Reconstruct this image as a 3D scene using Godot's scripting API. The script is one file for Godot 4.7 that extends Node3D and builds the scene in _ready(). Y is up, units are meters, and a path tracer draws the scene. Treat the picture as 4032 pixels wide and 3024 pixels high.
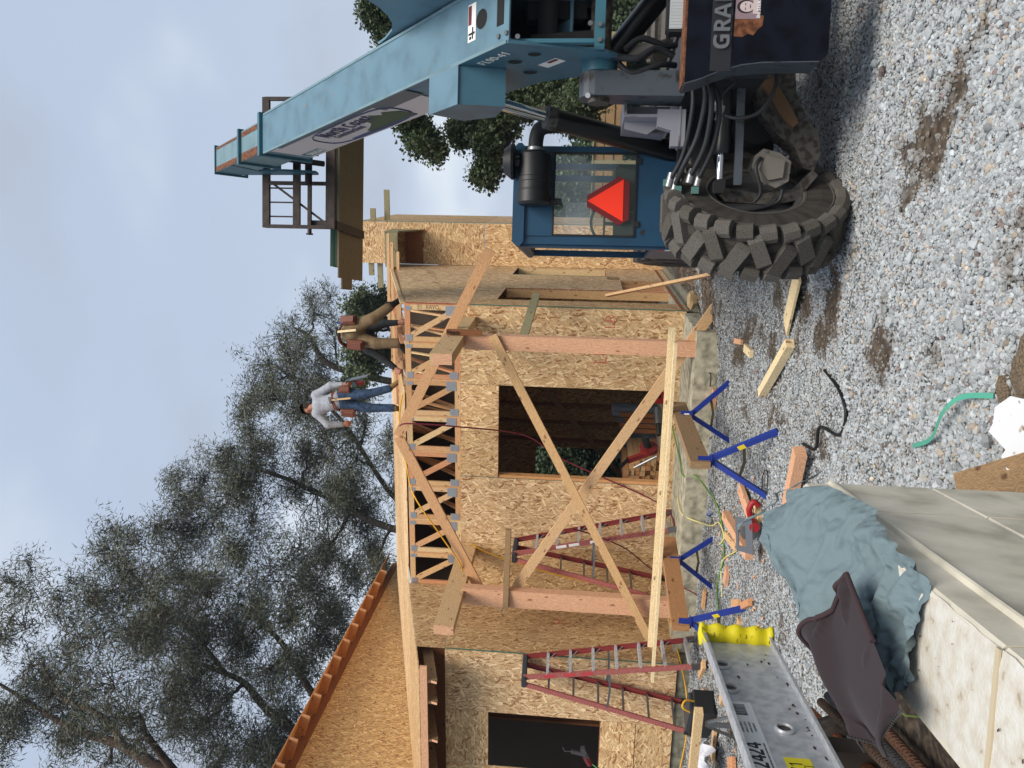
extends Node3D

var rng := RandomNumberGenerator.new()
var names := {}
var M := {}
var wood_mats := []
var osb_mats := []
var house: Node3D
var mach: Node3D

# ---------------------------------------------------------------- helpers
func rf(a: float, b: float) -> float:
	return rng.randf_range(a, b)

func numbered(n: String) -> String:
	if not names.has(n):
		names[n] = 0
		return n
	names[n] += 1
	return "%s_%03d" % [n, names[n]]

func S() -> SurfaceTool:
	var st := SurfaceTool.new()
	st.begin(Mesh.PRIMITIVE_TRIANGLES)
	return st

func tri(st: SurfaceTool, a: Vector3, b: Vector3, c: Vector3, ua := Vector2.ZERO, ub := Vector2.ZERO, uc := Vector2.ZERO, n := Vector3.ZERO):
	var nn := n
	if nn == Vector3.ZERO:
		nn = (b - a).cross(c - a)
		if nn.length_squared() < 1e-18:
			return
		nn = nn.normalized()
	st.set_normal(nn); st.set_uv(ua); st.add_vertex(a)
	st.set_normal(nn); st.set_uv(uc); st.add_vertex(c)
	st.set_normal(nn); st.set_uv(ub); st.add_vertex(b)

func quad(st: SurfaceTool, a: Vector3, b: Vector3, c: Vector3, d: Vector3, u := Vector2.ZERO, us := Vector2.ONE):
	# counter-clockwise seen from outside; u along a-b, v along b-c
	var lu := a.distance_to(b); var lv := b.distance_to(c)
	var u0 := u
	var u1 := u + Vector2(lu, 0) * us
	var u2 := u + Vector2(lu, lv) * us
	var u3 := u + Vector2(0, lv) * us
	tri(st, a, b, c, u0, u1, u2)
	tri(st, a, c, d, u0, u2, u3)

func quad_n(st: SurfaceTool, p: Array, n: Array, uv: Array):
	for k in [0, 2, 1, 0, 3, 2]:
		st.set_normal(n[k]); st.set_uv(uv[k]); st.add_vertex(p[k])

func bx(st: SurfaceTool, t: Transform3D, s: Vector3, grain := -1):
	# box with UVs in metres, u along the grain axis
	var h := s * 0.5
	var g := grain
	if g < 0:
		g = 0 if s.x >= s.y and s.x >= s.z else (1 if s.y >= s.z else 2)
	var off := Vector2(rf(0, 9), rf(0, 9))
	var ax := [Vector3.RIGHT, Vector3.UP, Vector3.BACK]
	for k in 3:
		var a: int = (k + 1) % 3
		var b: int = (k + 2) % 3
		for sg in [1.0, -1.0]:
			var n: Vector3 = ax[k] * sg
			var ea: Vector3 = ax[a]
			var eb: Vector3 = ax[b]
			var c: Vector3 = n * h[k]
			var A := c - ea * h[a] - eb * h[b]
			var B := c + ea * h[a] - eb * h[b]
			var C := c + ea * h[a] + eb * h[b]
			var D := c - ea * h[a] + eb * h[b]
			var la := s[a]; var lb := s[b]
			var uvs: Array
			if b == g:
				uvs = [off, off + Vector2(0, la), off + Vector2(lb, la), off + Vector2(lb, 0)]
			else:
				uvs = [off, off + Vector2(la, 0), off + Vector2(la, lb), off + Vector2(0, lb)]
			var P := [t * A, t * B, t * C, t * D]
			var nn := (t.basis * n).normalized()
			if sg < 0:
				P.reverse(); uvs.reverse()
			quad_n(st, P, [nn, nn, nn, nn], uvs)
			off += Vector2(0.37, 0.53)

func box(st: SurfaceTool, c: Vector3, s: Vector3, grain := -1):
	bx(st, Transform3D(Basis(), c), s, grain)

func cbox(st: SurfaceTool, t: Transform3D, s: Vector3, c: float):
	# box with its four long (local z) edges and end rims chamfered
	var h := s * 0.5
	var pts := PackedVector2Array([Vector2(-h.x + c, -h.y), Vector2(h.x - c, -h.y), Vector2(h.x, -h.y + c), Vector2(h.x, h.y - c), Vector2(h.x - c, h.y), Vector2(-h.x + c, h.y), Vector2(-h.x, h.y - c), Vector2(-h.x, -h.y + c)])
	prism(st, pts, t, s.z)

func aim(p: Vector3, q: Vector3, up := Vector3.UP) -> Transform3D:
	var x := (q - p).normalized()
	var u := up
	if absf(x.dot(u.normalized())) > 0.995:
		u = Vector3.BACK if absf(x.dot(Vector3.BACK)) < 0.9 else Vector3.RIGHT
	var z := x.cross(u).normalized()
	var y := z.cross(x).normalized()
	return Transform3D(Basis(x, y, z), (p + q) * 0.5)

func bar(st: SurfaceTool, p: Vector3, q: Vector3, w: float, h: float, up := Vector3.UP):
	# w across (horizontal), h along up
	bx(st, aim(p, q, up), Vector3(p.distance_to(q), h, w), 0)

func tube(st: SurfaceTool, pts: Array, r: float, n := 7, r2 := -1.0, caps := true):
	var m := pts.size()
	if m < 2:
		return
	var rr := r2 if r2 >= 0 else r
	var rings := []
	var prev := Vector3.ZERO
	for i in m:
		var d: Vector3
		if i == 0:
			d = pts[1] - pts[0]
		elif i == m - 1:
			d = pts[m - 1] - pts[m - 2]
		else:
			d = (pts[i + 1] - pts[i]).normalized() + (pts[i] - pts[i - 1]).normalized()
		d = d.normalized()
		if prev == Vector3.ZERO:
			prev = d.cross(Vector3.UP if absf(d.y) < 0.9 else Vector3.RIGHT).normalized()
		prev = (prev - d * prev.dot(d)).normalized()
		var b := d.cross(prev)
		var ring := []
		var ra := lerpf(r, rr, float(i) / (m - 1))
		for k in n + 1:
			var a := TAU * k / n
			var nv := prev * cos(a) + b * sin(a)
			ring.append([pts[i] + nv * ra, nv])
		rings.append(ring)
	var acc := 0.0
	for i in m - 1:
		var l: float = pts[i].distance_to(pts[i + 1])
		for k in n:
			var A = rings[i][k]; var B = rings[i][k + 1]; var C = rings[i + 1][k + 1]; var D = rings[i + 1][k]
			var v0 := TAU * r * k / n; var v1 := TAU * r * (k + 1) / n
			quad_n(st, [A[0], B[0], C[0], D[0]], [A[1], B[1], C[1], D[1]], [Vector2(acc, v0), Vector2(acc, v1), Vector2(acc + l, v1), Vector2(acc + l, v0)])
		acc += l
	if caps:
		for k in n:
			tri(st, pts[0], rings[0][k + 1][0], rings[0][k][0])
			tri(st, pts[m - 1], rings[m - 1][k][0], rings[m - 1][k + 1][0])

func cyl(st: SurfaceTool, p: Vector3, q: Vector3, r: float, n := 20, r2 := -1.0):
	tube(st, [p, q], r, n, r2)

func smooth(pts: Array, steps := 6) -> Array:
	var c := Curve3D.new()
	var m := pts.size()
	for i in m:
		var t: Vector3 = (pts[mini(i + 1, m - 1)] - pts[maxi(i - 1, 0)]) / 6.0
		c.add_point(pts[i], -t, t)
	var out := []
	for i in m - 1:
		for k in steps:
			out.append(c.sample(i, float(k) / steps))
	out.append(pts[m - 1])
	return out

func prism(st: SurfaceTool, pts: PackedVector2Array, t: Transform3D, depth: float):
	# polygon in local xy, extruded along local z, centred
	var poly := pts
	if Geometry2D.is_polygon_clockwise(poly):
		poly = poly.duplicate(); poly.reverse()
	var area := 0.0
	for i in poly.size():
		area += poly[i].cross(poly[(i + 1) % poly.size()])
	if area < 0:
		poly = poly.duplicate(); poly.reverse()
	var idx := Geometry2D.triangulate_polygon(poly)
	var hz := depth * 0.5
	var off := Vector2(rf(0, 5), rf(0, 5))
	for k in range(0, idx.size(), 3):
		var a := poly[idx[k]]; var b := poly[idx[k + 1]]; var c := poly[idx[k + 2]]
		if (b - a).cross(c - a) < 0:
			var tmp := b; b = c; c = tmp
		tri(st, t * Vector3(a.x, a.y, hz), t * Vector3(b.x, b.y, hz), t * Vector3(c.x, c.y, hz), a + off, b + off, c + off)
		tri(st, t * Vector3(a.x, a.y, -hz), t * Vector3(c.x, c.y, -hz), t * Vector3(b.x, b.y, -hz), a + off, c + off, b + off)
	for i in poly.size():
		var a := poly[i]; var b := poly[(i + 1) % poly.size()]
		quad(st, t * Vector3(a.x, a.y, hz), t * Vector3(a.x, a.y, -hz), t * Vector3(b.x, b.y, -hz), t * Vector3(b.x, b.y, hz), off)

func lathe(st: SurfaceTool, t: Transform3D, prof: Array, n := 24, smooth_n := true):
	# profile of Vector2(radius, height) along local y
	for i in prof.size() - 1:
		var p: Vector2 = prof[i]; var q: Vector2 = prof[i + 1]
		var e := q - p
		var nr := Vector2(e.y, -e.x).normalized()
		for k in n:
			var a0 := TAU * k / n; var a1 := TAU * (k + 1) / n
			var c0 := Vector3(cos(a0), 0, sin(a0)); var c1 := Vector3(cos(a1), 0, sin(a1))
			var A := c0 * p.x + Vector3.UP * p.y; var B := c1 * p.x + Vector3.UP * p.y
			var C := c1 * q.x + Vector3.UP * q.y; var D := c0 * q.x + Vector3.UP * q.y
			var n0 := (t.basis * (c0 * nr.x + Vector3.UP * nr.y)).normalized()
			var n1 := (t.basis * (c1 * nr.x + Vector3.UP * nr.y)).normalized()
			quad_n(st, [t * D, t * C, t * B, t * A], [n0, n1, n1, n0], [Vector2(a0, q.y), Vector2(a1, q.y), Vector2(a1, p.y), Vector2(a0, p.y)])

func obj(called: String, st, mat: Material, parent: Node = self) -> MeshInstance3D:
	var mi := MeshInstance3D.new()
	mi.name = numbered(called) if parent == self else called
	mi.mesh = st.commit() if st is SurfaceTool else st
	mi.material_override = mat
	parent.add_child(mi, true)
	return mi

func thing(called: String, label: String, category: String, at := Vector3.ZERO, turn := 0.0, group := "") -> Node3D:
	var o := Node3D.new()
	o.name = numbered(called)
	add_child(o)
	o.position = at
	o.rotation.y = turn
	tag(o, label, category, group)
	return o

func tag(o: Node, label: String, category := "", group := ""):
	o.set_meta("label", label)
	if category:
		o.set_meta("category", category)
	if group:
		o.set_meta("group", group)

func kind(o: Node, k: String):
	o.set_meta("kind", k)

func text(called: String, s: String, size: float, depth: float, mat: Material, parent: Node, t: Transform3D, bold := true) -> MeshInstance3D:
	var tm := TextMesh.new()
	var f := SystemFont.new()
	f.font_names = PackedStringArray(["Droid Sans"])
	f.font_weight = 700 if bold else 400
	tm.font = f
	tm.text = s
	tm.font_size = 32
	tm.pixel_size = size / 32.0
	tm.depth = depth
	tm.curve_step = 3.0
	var mi := MeshInstance3D.new()
	mi.name = called
	mi.mesh = tm
	mi.material_override = mat
	parent.add_child(mi, true)
	mi.transform = t
	return mi

# ---------------------------------------------------------------- materials
func lin(r: float, g: float, b: float) -> Color:
	return Color(r, g, b).linear_to_srgb()

func mat(c: Color, rough := 0.8, metal := 0.0, tex: Texture2D = null, us := Vector3.ONE) -> StandardMaterial3D:
	var m := StandardMaterial3D.new()
	m.albedo_color = c
	m.roughness = rough
	m.metallic = metal
	if tex:
		m.albedo_texture = tex
		m.uv1_scale = us
	m.cull_mode = BaseMaterial3D.CULL_DISABLED
	return m

func noise_tex(seed_: int, freq: float, cols: Array, size := 512, oct := 5, normal := false, type := FastNoiseLite.TYPE_SIMPLEX_SMOOTH) -> NoiseTexture2D:
	var n := FastNoiseLite.new()
	n.seed = seed_
	n.frequency = freq
	n.noise_type = type
	n.fractal_octaves = oct
	var t := NoiseTexture2D.new()
	t.width = size; t.height = size
	t.seamless = true
	t.noise = n
	if normal:
		t.as_normal_map = true
		t.bump_strength = 6.0
	if cols.size():
		var g := Gradient.new()
		var offs := PackedFloat32Array(); var cs := PackedColorArray()
		for i in cols.size():
			offs.append(cols[i][0]); cs.append(cols[i][1])
		g.offsets = offs; g.colors = cs
		t.color_ramp = g
	return t

func tri_mat(m: StandardMaterial3D, s: float) -> StandardMaterial3D:
	m.uv1_triplanar = true
	m.uv1_scale = Vector3.ONE * s
	return m

func osb_texture(seed_: int) -> ImageTexture:
	var W := 1024
	var r := RandomNumberGenerator.new(); r.seed = seed_
	var d := PackedByteArray(); d.resize(W * W * 3)
	for i in W * W:
		d[i * 3] = 176; d[i * 3 + 1] = 138; d[i * 3 + 2] = 92
	for k in 5200:
		var cx := r.randf() * W; var cy := r.randf() * W
		var ang := r.randfn(0.0, 0.5)
		var L := r.randf_range(18, 62); var H := r.randf_range(3.0, 9.0)
		if k > 4900:
			L *= 0.8; H *= 1.3
		var q := r.randf()
		var col: Vector3
		if q < 0.45:
			col = Vector3(212, 178, 134)
		elif q < 0.8:
			col = Vector3(198, 161, 116)
		elif q < 0.95:
			col = Vector3(178, 137, 94)
		else:
			col = Vector3(146, 104, 68)
		if k > 4900:
			col = Vector3(228, 198, 156) if r.randf() < 0.8 else Vector3(150, 102, 64)
		col *= r.randf_range(0.9, 1.07)
		var ca := cos(ang); var sa := sin(ang)
		var sk := r.randf_range(-0.5, 0.5)
		var x := -L
		while x <= L:
			var y := -H
			var edge := 1.0
			while y <= H:
				edge = 0.8 if y > H - 1.3 else (1.0 + 0.05 * sin(y * 1.7 + k))
				var px := int(cx + (x + y * sk) * ca - y * sa) & 1023
				var py := int(cy + (x + y * sk) * sa + y * ca) & 1023
				var o := (py * W + px) * 3
				d[o] = int(minf(col.x * edge, 255)); d[o + 1] = int(minf(col.y * edge, 255)); d[o + 2] = int(minf(col.z * edge, 255))
				y += 0.9
			x += 0.9
	return ImageTexture.create_from_image(Image.create_from_data(W, W, false, Image.FORMAT_RGB8, d))

func wood_texture(seed_: int) -> ImageTexture:
	# 1.2 m along the grain, 0.3 m across
	var W := 768; var H := 256
	var n := FastNoiseLite.new(); n.seed = seed_; n.frequency = 1.0; n.fractal_octaves = 3
	var n2 := FastNoiseLite.new(); n2.seed = seed_ + 7; n2.frequency = 1.0; n2.fractal_octaves = 4
	var r := RandomNumberGenerator.new(); r.seed = seed_
	var knots := []
	for k in 5:
		knots.append([Vector2(r.randf() * W, r.randf() * H), r.randf_range(4, 8)])
	var d := PackedByteArray(); d.resize(W * H * 3)
	for y in H:
		for x in W:
			var u := float(x) / W; var v := float(y) / H
			var a := u * TAU; var b := v * TAU
			var w := n.get_noise_3d(cos(a) * 0.7, sin(a) * 0.7, sin(b) * 1.2 + cos(b) * 0.6) * 0.35
			var ring := sin((v * 13.0 + w * 9.0) * TAU)
			var fine := n2.get_noise_3d(cos(a) * 3.0, sin(a) * 3.0, v * 150.0)
			var g := 0.92 + 0.07 * ring + 0.12 * fine
			var red := 0.0
			for kn in knots:
				var q: Vector2 = (Vector2(x, y) - kn[0]) * Vector2(0.55, 1.0)
				var l: float = q.length()
				if l < kn[1] * 2.2:
					var f := 1.0 - smoothstep(kn[1] * 0.7, kn[1] * 2.2, l)
					g -= f * 0.35
					red += f * 0.2
			var o := (y * W + x) * 3
			d[o] = int(clampf(g + red * 0.3, 0, 1) * 255)
			d[o + 1] = int(clampf(g * 0.99 - red * 0.1, 0, 1) * 255)
			d[o + 2] = int(clampf(g * 0.96 - red * 0.15, 0, 1) * 255)
	return ImageTexture.create_from_image(Image.create_from_data(W, H, false, Image.FORMAT_RGB8, d))

func make_materials():
	var osb1 := osb_texture(11)
	var osb2 := osb_texture(29)
	for k in 6:
		var t := osb1 if k % 2 == 0 else osb2
		var f: float = [1.0, 0.95, 1.04, 0.92, 1.0, 0.97][k]
		var m := mat(Color(f, f * [1.0, 0.985, 0.99, 0.97, 1.0, 0.99][k], f * [0.98, 0.93, 0.96, 0.9, 1.0, 0.95][k]), 0.85, 0, t, Vector3(0.82, 0.82, 1))
		osb_mats.append(m)
	var w1 := wood_texture(5)
	var w2 := wood_texture(17)
	var us := Vector3(1 / 1.2, 1 / 0.3, 1)
	var cols := [Color(0.86, 0.66, 0.48), Color(0.88, 0.72, 0.54), Color(0.84, 0.6, 0.43), Color(0.9, 0.77, 0.58), Color(0.82, 0.63, 0.44), Color(0.87, 0.7, 0.5)]
	for k in cols.size():
		wood_mats.append(mat(cols[k], 0.75, 0, w1 if k % 2 == 0 else w2, us))
	M.pink = mat(Color(0.9, 0.69, 0.55), 0.75, 0, w1, us)
	M.pale = mat(Color(0.96, 0.87, 0.7), 0.75, 0, w2, us)
	M.oldwood = mat(Color(0.62, 0.5, 0.36), 0.85, 0, w1, us)
	M.greywood = mat(Color(0.6, 0.57, 0.44), 0.85, 0, w2, us)
	M.darkwood = mat(Color(0.55, 0.35, 0.2), 0.85, 0, w1, us)
	M.orange = mat(Color(0.87, 0.64, 0.42), 0.8, 0, w2, us)
	M.beam = mat(Color(0.86, 0.72, 0.54), 0.8, 0, w2, us)
	M.galv = mat(Color(0.78, 0.79, 0.8), 0.45, 0.7, noise_tex(3, 0.05, [[0.2, Color(0.7, 0.7, 0.7)], [0.8, Color(1, 1, 1)]], 256), Vector3(8, 8, 1))
	var conc := noise_tex(9, 0.012, [[0.15, Color(0.62, 0.6, 0.55)], [0.5, Color(0.8, 0.78, 0.72)], [0.85, Color(0.92, 0.89, 0.82)]], 512, 6)
	M.concrete = tri_mat(mat(Color(0.8, 0.79, 0.74), 0.9, 0, conc), 0.9)
	M.concrete_dark = tri_mat(mat(Color(0.6, 0.6, 0.56), 0.9, 0, conc), 0.9)
	M.room = mat(lin(0.07, 0.05, 0.035), 0.95)  # near-black: shade of unlit spaces put into the base colour
	M.black = mat(Color(0.07, 0.07, 0.075), 0.6)
	M.dull = mat(Color(0.1, 0.1, 0.1), 0.95)
	M.white = mat(Color(0.88, 0.88, 0.86), 0.7)
	M.edge_green = mat(Color(0.22, 0.42, 0.36), 0.8)
	M.edge_red = mat(Color(0.62, 0.2, 0.14), 0.8)
	M.red = mat(Color(0.66, 0.1, 0.1), 0.5)
	M.chrome = mat(Color(0.85, 0.86, 0.88), 0.12, 1.0)
	M.steel = mat(Color(0.5, 0.5, 0.5), 0.4, 0.9)
	M.alu = mat(Color(0.76, 0.77, 0.78), 0.42, 0.35, noise_tex(21, 0.02, [[0.2, Color(0.88, 0.88, 0.88)], [0.7, Color(1, 1, 1)]], 256), Vector3(3, 3, 1))

# ---------------------------------------------------------------- sky, sun, camera
func make_view():
	var cam := Camera3D.new()
	cam.name = "camera"
	add_child(cam)
	cam.fov = 53.08
	cam.near = 0.05
	cam.far = 2000.0
	var p := deg_to_rad(5.4); var r := deg_to_rad(2.2)
	var fw := Vector3(0, sin(p), -cos(p)); var up := Vector3(0, cos(p), sin(p))
	var ir := Vector3.RIGHT * cos(r) + up * sin(r)
	var iu := -Vector3.RIGHT * sin(r) + up * cos(r)
	# the photograph was taken with the phone on its side: the picture's left is the world's up
	cam.transform = Transform3D(Basis(-iu, ir, -fw), Vector3(0, 1.85, 0))
	cam.make_current()
	var env := Environment.new()
	env.background_mode = Environment.BG_SKY
	env.tonemap_mode = Environment.TONE_MAPPER_LINEAR
	env.tonemap_exposure = 2.45
	env.sdfgi_enabled = true
	env.ssao_enabled = true
	env.ssil_enabled = true
	env.fog_enabled = true
	env.fog_density = 0.0006
	env.fog_light_color = Color(0.74, 0.8, 0.88)
	var W := 1024; var H := 512
	var img := Image.create(W, H, false, Image.FORMAT_RGBAF)
	var n := FastNoiseLite.new(); n.seed = 4; n.frequency = 1.0; n.fractal_octaves = 5; n.fractal_gain = 0.5
	var n2 := FastNoiseLite.new(); n2.seed = 8; n2.frequency = 1.0; n2.fractal_octaves = 3
	for y in H:
		var el := (0.5 - (y + 0.5) / H) * PI
		for x in W:
			var az := (x + 0.5) / W * TAU
			var d := Vector3(cos(el) * cos(az), sin(el), cos(el) * sin(az))
			var h := maxf(d.y, 0.0)
			var q := d / (0.35 + h) * 0.8
			var a := n.get_noise_3d(q.x * 1.5, h * 1.6, q.z * 1.5)
			var b := n2.get_noise_3d(q.x * 0.8 + 5.0, h, q.z * 0.8)
			var base := Vector3(0.49, 0.585, 0.75).lerp(Vector3(0.60, 0.68, 0.80), pow(1.0 - h, 2.5))
			var br := smoothstep(-0.05, 0.55, a + 0.5 * b)
			var dk := smoothstep(0.1, 0.6, -a)
			var c := base.lerp(Vector3(0.82, 0.89, 0.98), br * 0.85)
			c = c.lerp(Vector3(0.46, 0.51, 0.60), dk * 0.7)
			if d.y < 0:
				c = Vector3(0.3, 0.3, 0.28)
			c *= 0.412
			img.set_pixel(x, y, Color(c.x, c.y, c.z, 1))
	var sm := PanoramaSkyMaterial.new()
	sm.panorama = ImageTexture.create_from_image(img)
	var sky := Sky.new()
	sky.sky_material = sm
	env.sky = sky
	var we := WorldEnvironment.new()
	we.name = "world_environment"
	we.environment = env
	add_child(we)
	var sun := DirectionalLight3D.new()
	sun.name = "sun"
	sun.light_energy = 0.5
	sun.light_angular_distance = 30.0
	sun.light_color = Color(1.0, 0.97, 0.93)
	sun.shadow_enabled = true
	add_child(sun)
	sun.look_at_from_position(Vector3.ZERO, Vector3(-0.17, -0.86, -0.62))
# ---------------------------------------------------------------- ground
var gn := FastNoiseLite.new()
var gm := FastNoiseLite.new()

func hu(x: float, z: float) -> Vector2:
	# house coordinates: along the front wall, back from it
	var a := deg_to_rad(15.0)
	var q := Vector2(x - 1.18, z + 11.6)
	return Vector2(q.x * cos(a) + q.y * sin(a), q.x * sin(a) - q.y * cos(a))

func wl(x: float, z: float) -> Vector2:
	# foreground wall coordinates: side (left), along (away)
	var q := Vector2(x + 0.33, z + 2.5)
	return Vector2(q.dot(Vector2(-0.995, -0.103)), q.dot(Vector2(0.103, -0.995)))

func gy(x: float, z: float) -> float:
	var h := hu(x, z)
	var y := gn.get_noise_2d(x * 0.6, z * 0.6) * 0.06 + gn.get_noise_2d(x * 3.0, z * 3.0) * 0.018
	y *= clampf((60.0 - Vector2(x, z).length()) / 50.0, 0.15, 1.0)
	y += 0.13 * smoothstep(-4.0, -1.7, h.y) * smoothstep(9.0, 3.0, absf(h.x + 3.0))
	y += 0.08 * smoothstep(-3.5, -5.5, h.x) * smoothstep(-6.0, -3.0, h.y)
	if h.y > -0.6 and h.x < 0.6:
		y = minf(y, 0.1)
	# trampled bank of soil beside the corner of the house
	y += 0.16 * smoothstep(1.1, 0.2, absf(h.x - 0.55)) * smoothstep(-2.6, -0.8, h.y) * smoothstep(6.0, 3.0, h.y)
	return y

func mud(x: float, z: float) -> float:
	var m := gm.get_noise_2d(x * 1.1, z * 1.1) + 0.35 * gn.get_noise_2d(x * 6.0, z * 6.0)
	m += 0.55 * smoothstep(-3.75, -3.35, z) * smoothstep(1.6, 0.9, x)
	m -= 0.34
	# the ruts that the machine's wheels drove
	for rut in [[Vector2(0.15, -4.7), Vector2(1.0, -7.6)], [Vector2(0.4, -6.0), Vector2(0.55, -10.0)], [Vector2(2.3, -3.9), Vector2(0.7, -4.9)]]:
		var c := Geometry2D.get_closest_point_to_segment(Vector2(x, z), rut[0], rut[1])
		m += 0.3 * smoothstep(0.3, 0.06, c.distance_to(Vector2(x, z)))
	var h := hu(x, z)
	m += 0.7 * smoothstep(1.3, 0.5, absf(h.x - 0.5)) * smoothstep(-1.9, -0.9, h.y)
	return m

func make_ground():
	gn.seed = 3; gn.frequency = 1.0; gn.fractal_octaves = 3
	gm.seed = 12; gm.frequency = 1.0; gm.fractal_octaves = 3
	var xs := []; var zs := []
	for v in [-400, -200, -100, -60, -40, -28, -20, -15]:
		xs.append(float(v))
	var q := -12.0
	while q < 8.0:
		xs.append(q); q += 0.11 if q > -4.0 and q < 4.5 else 0.3
	for v in [8, 10, 13, 17, 22, 30, 45, 70, 120, 200, 400]:
		xs.append(float(v))
	for v in [60, 30, 12, 6, 3]:
		zs.append(float(v))
	q = 1.0
	while q > -14.0:
		zs.append(q); q -= 0.11
	for v in [-14.5, -15.5, -17, -19, -22, -26, -32, -40, -60, -100, -200, -400, -700]:
		zs.append(float(v))
	var st := S()
	var nx := xs.size()
	for j in zs.size():
		for i in nx:
			var x: float = xs[i]; var z: float = zs[j]
			st.set_uv(Vector2(x, z))
			var m := mud(x, z)
			var far := smoothstep(16.0, 24.0, -z) if z < 0 else smoothstep(4.0, 12.0, z)
			var c := Color(0.2, 0.2, 0.195).lerp(Color(0.115, 0.085, 0.055), smoothstep(-0.05, 0.3, m))
			c = c.lerp(Color(0.06, 0.075, 0.03), maxf(far, smoothstep(7.0, 12.0, absf(x))))
			st.set_color(c)
			st.add_vertex(Vector3(x, gy(x, z), z))
	for j in zs.size() - 1:
		for i in nx - 1:
			var a := j * nx + i
			for k in [a, a + nx, a + 1, a + 1, a + nx, a + nx + 1]:
				st.add_index(k)
	st.generate_normals()
	var m := mat(Color.WHITE, 0.97, 0, noise_tex(31, 0.03, [[0.2, Color(0.6, 0.58, 0.55)], [0.75, Color(1, 1, 1)]], 512, 6), Vector3(0.7, 0.7, 1))
	m.vertex_color_use_as_albedo = true
	m.heightmap_enabled = true
	m.heightmap_scale = 0.5
	m.heightmap_texture = noise_tex(32, 0.05, [], 512, 6)
	var o := obj("ground", st, m)
	kind(o, "structure")
	o.set_meta("label", "gravel and mud ground of the building site")
	gravel()

func stone_mesh(seed_: int) -> ArrayMesh:
	var r := RandomNumberGenerator.new(); r.seed = seed_
	var b := SphereMesh.new(); b.radius = 1.0; b.height = 2.0; b.radial_segments = 6; b.rings = 3
	var a := b.get_mesh_arrays()
	var v: PackedVector3Array = a[Mesh.ARRAY_VERTEX]
	var dirs := []
	for k in 9:
		dirs.append([Vector3(r.randfn(), r.randfn(), r.randfn()).normalized(), r.randf_range(0.6, 0.92)])
	var sc := Vector3(r.randf_range(0.8, 1.25), r.randf_range(0.5, 0.75), r.randf_range(0.75, 1.0))
	var st := S()
	var pts := []
	for p in v:
		var q: Vector3 = p
		for d in dirs:
			var e: float = q.dot(d[0]) - d[1]
			if e > 0:
				q -= d[0] * e
		pts.append(q * sc)
	var idx: PackedInt32Array = a[Mesh.ARRAY_INDEX]
	for k in range(0, idx.size(), 3):
		var A: Vector3 = pts[idx[k]]; var B: Vector3 = pts[idx[k + 1]]; var C: Vector3 = pts[idx[k + 2]]
		if (B - A).cross(C - A).length() > 1e-5:
			tri(st, A, C, B)
	return st.commit()

func gravel():
	var buckets := [[], [], [], []]
	var n := 0
	var tries := 0
	while n < 300000 and tries < 1700000:
		tries += 1
		# spread so that every part of the yard is covered, thicker where it lies near the road
		var z := -2.55 - pow(rng.randf(), 1.25) * 10.2
		var x := rf(-0.72, 0.78) * (-z) + rf(-0.4, 0.4)
		var w := wl(x, z)
		if w.y < 0.29 and w.x > -0.015:
			continue
		if w.x > 0.25 and w.y < 1.25:
			continue
		var h := hu(x, z)
		if h.x < 0.0 and h.y > -1.5 or h.y > 1.5 or (h.x < -4.7 and h.y > -1.85):
			continue
		var m := mud(x, z)
		if rng.randf() < smoothstep(-0.02, 0.42, m) * 0.95:
			continue
		var near := smoothstep(-7.5, -3.3, z)
		var s := lerpf(0.0095, 0.0118, near) * exp(rng.randfn(0.0, 0.32))
		if rng.randf() < 0.03 * near:
			s *= 1.7
		var y := gy(x, z) + s * rf(-0.1, 0.55)
		var b := Basis.from_euler(Vector3(rf(-0.5, 0.5), rf(0, TAU), rf(-0.5, 0.5))).scaled(Vector3(s, s, s))
		var g := clampf(rng.randfn(0.37, 0.07), 0.18, 0.58)
		var c := Color(g * 0.94, g * 0.99, g * 1.0)
		var q := rng.randf()
		if q < 0.07:
			c = Color(g * 1.02, g * 0.86, g * 0.68)
		elif q < 0.1:
			c = Color(g * 0.55, g * 0.42, g * 0.38)
		c = c.lerp(Color(0.13, 0.1, 0.07), clampf(smoothstep(-0.05, 0.35, m) * 0.75, 0, 1))
		buckets[n % 4].append([Transform3D(b, Vector3(x, y, z)), c])
		n += 1
	var mm_mat := mat(Color.WHITE, 0.9)
	mm_mat.vertex_color_use_as_albedo = true
	for k in 4:
		var mm := MultiMesh.new()
		mm.transform_format = MultiMesh.TRANSFORM_3D
		mm.use_colors = true
		mm.mesh = stone_mesh(100 + k)
		mm.instance_count = buckets[k].size()
		for i in buckets[k].size():
			mm.set_instance_transform(i, buckets[k][i][0])
			mm.set_instance_color(i, buckets[k][i][1])
		var mi := MultiMeshInstance3D.new()
		mi.name = numbered("gravel")
		mi.multimesh = mm
		mi.material_override = mm_mat
		add_child(mi)
		kind(mi, "stuff")
		tag(mi, "crushed grey gravel spread over the yard", "gravel", "gravel of the yard")

# ---------------------------------------------------------------- house under construction
const PITCH := 0.295

func roof_y(v: float) -> float:
	return 4.675 + PITCH * v

func om() -> Material:
	return osb_mats[rng.randi() % osb_mats.size()]

func wm() -> Material:
	return wood_mats[rng.randi() % wood_mats.size()]

func sheet(p: Node, u0: float, u1: float, y0: float, y1: float, v: float, m: Material = null, g := 1):
	# a sheet facing the street: plane of constant v (house local z = -v)
	var st := S()
	var e := 0.003
	box(st, Vector3((u0 + u1) * 0.5, (y0 + y1) * 0.5, -v + 0.006), Vector3(absf(u1 - u0) - e * 2, absf(y1 - y0) - e * 2, 0.012), g)
	return obj("osb_sheet", st, m if m else om(), p)

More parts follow.
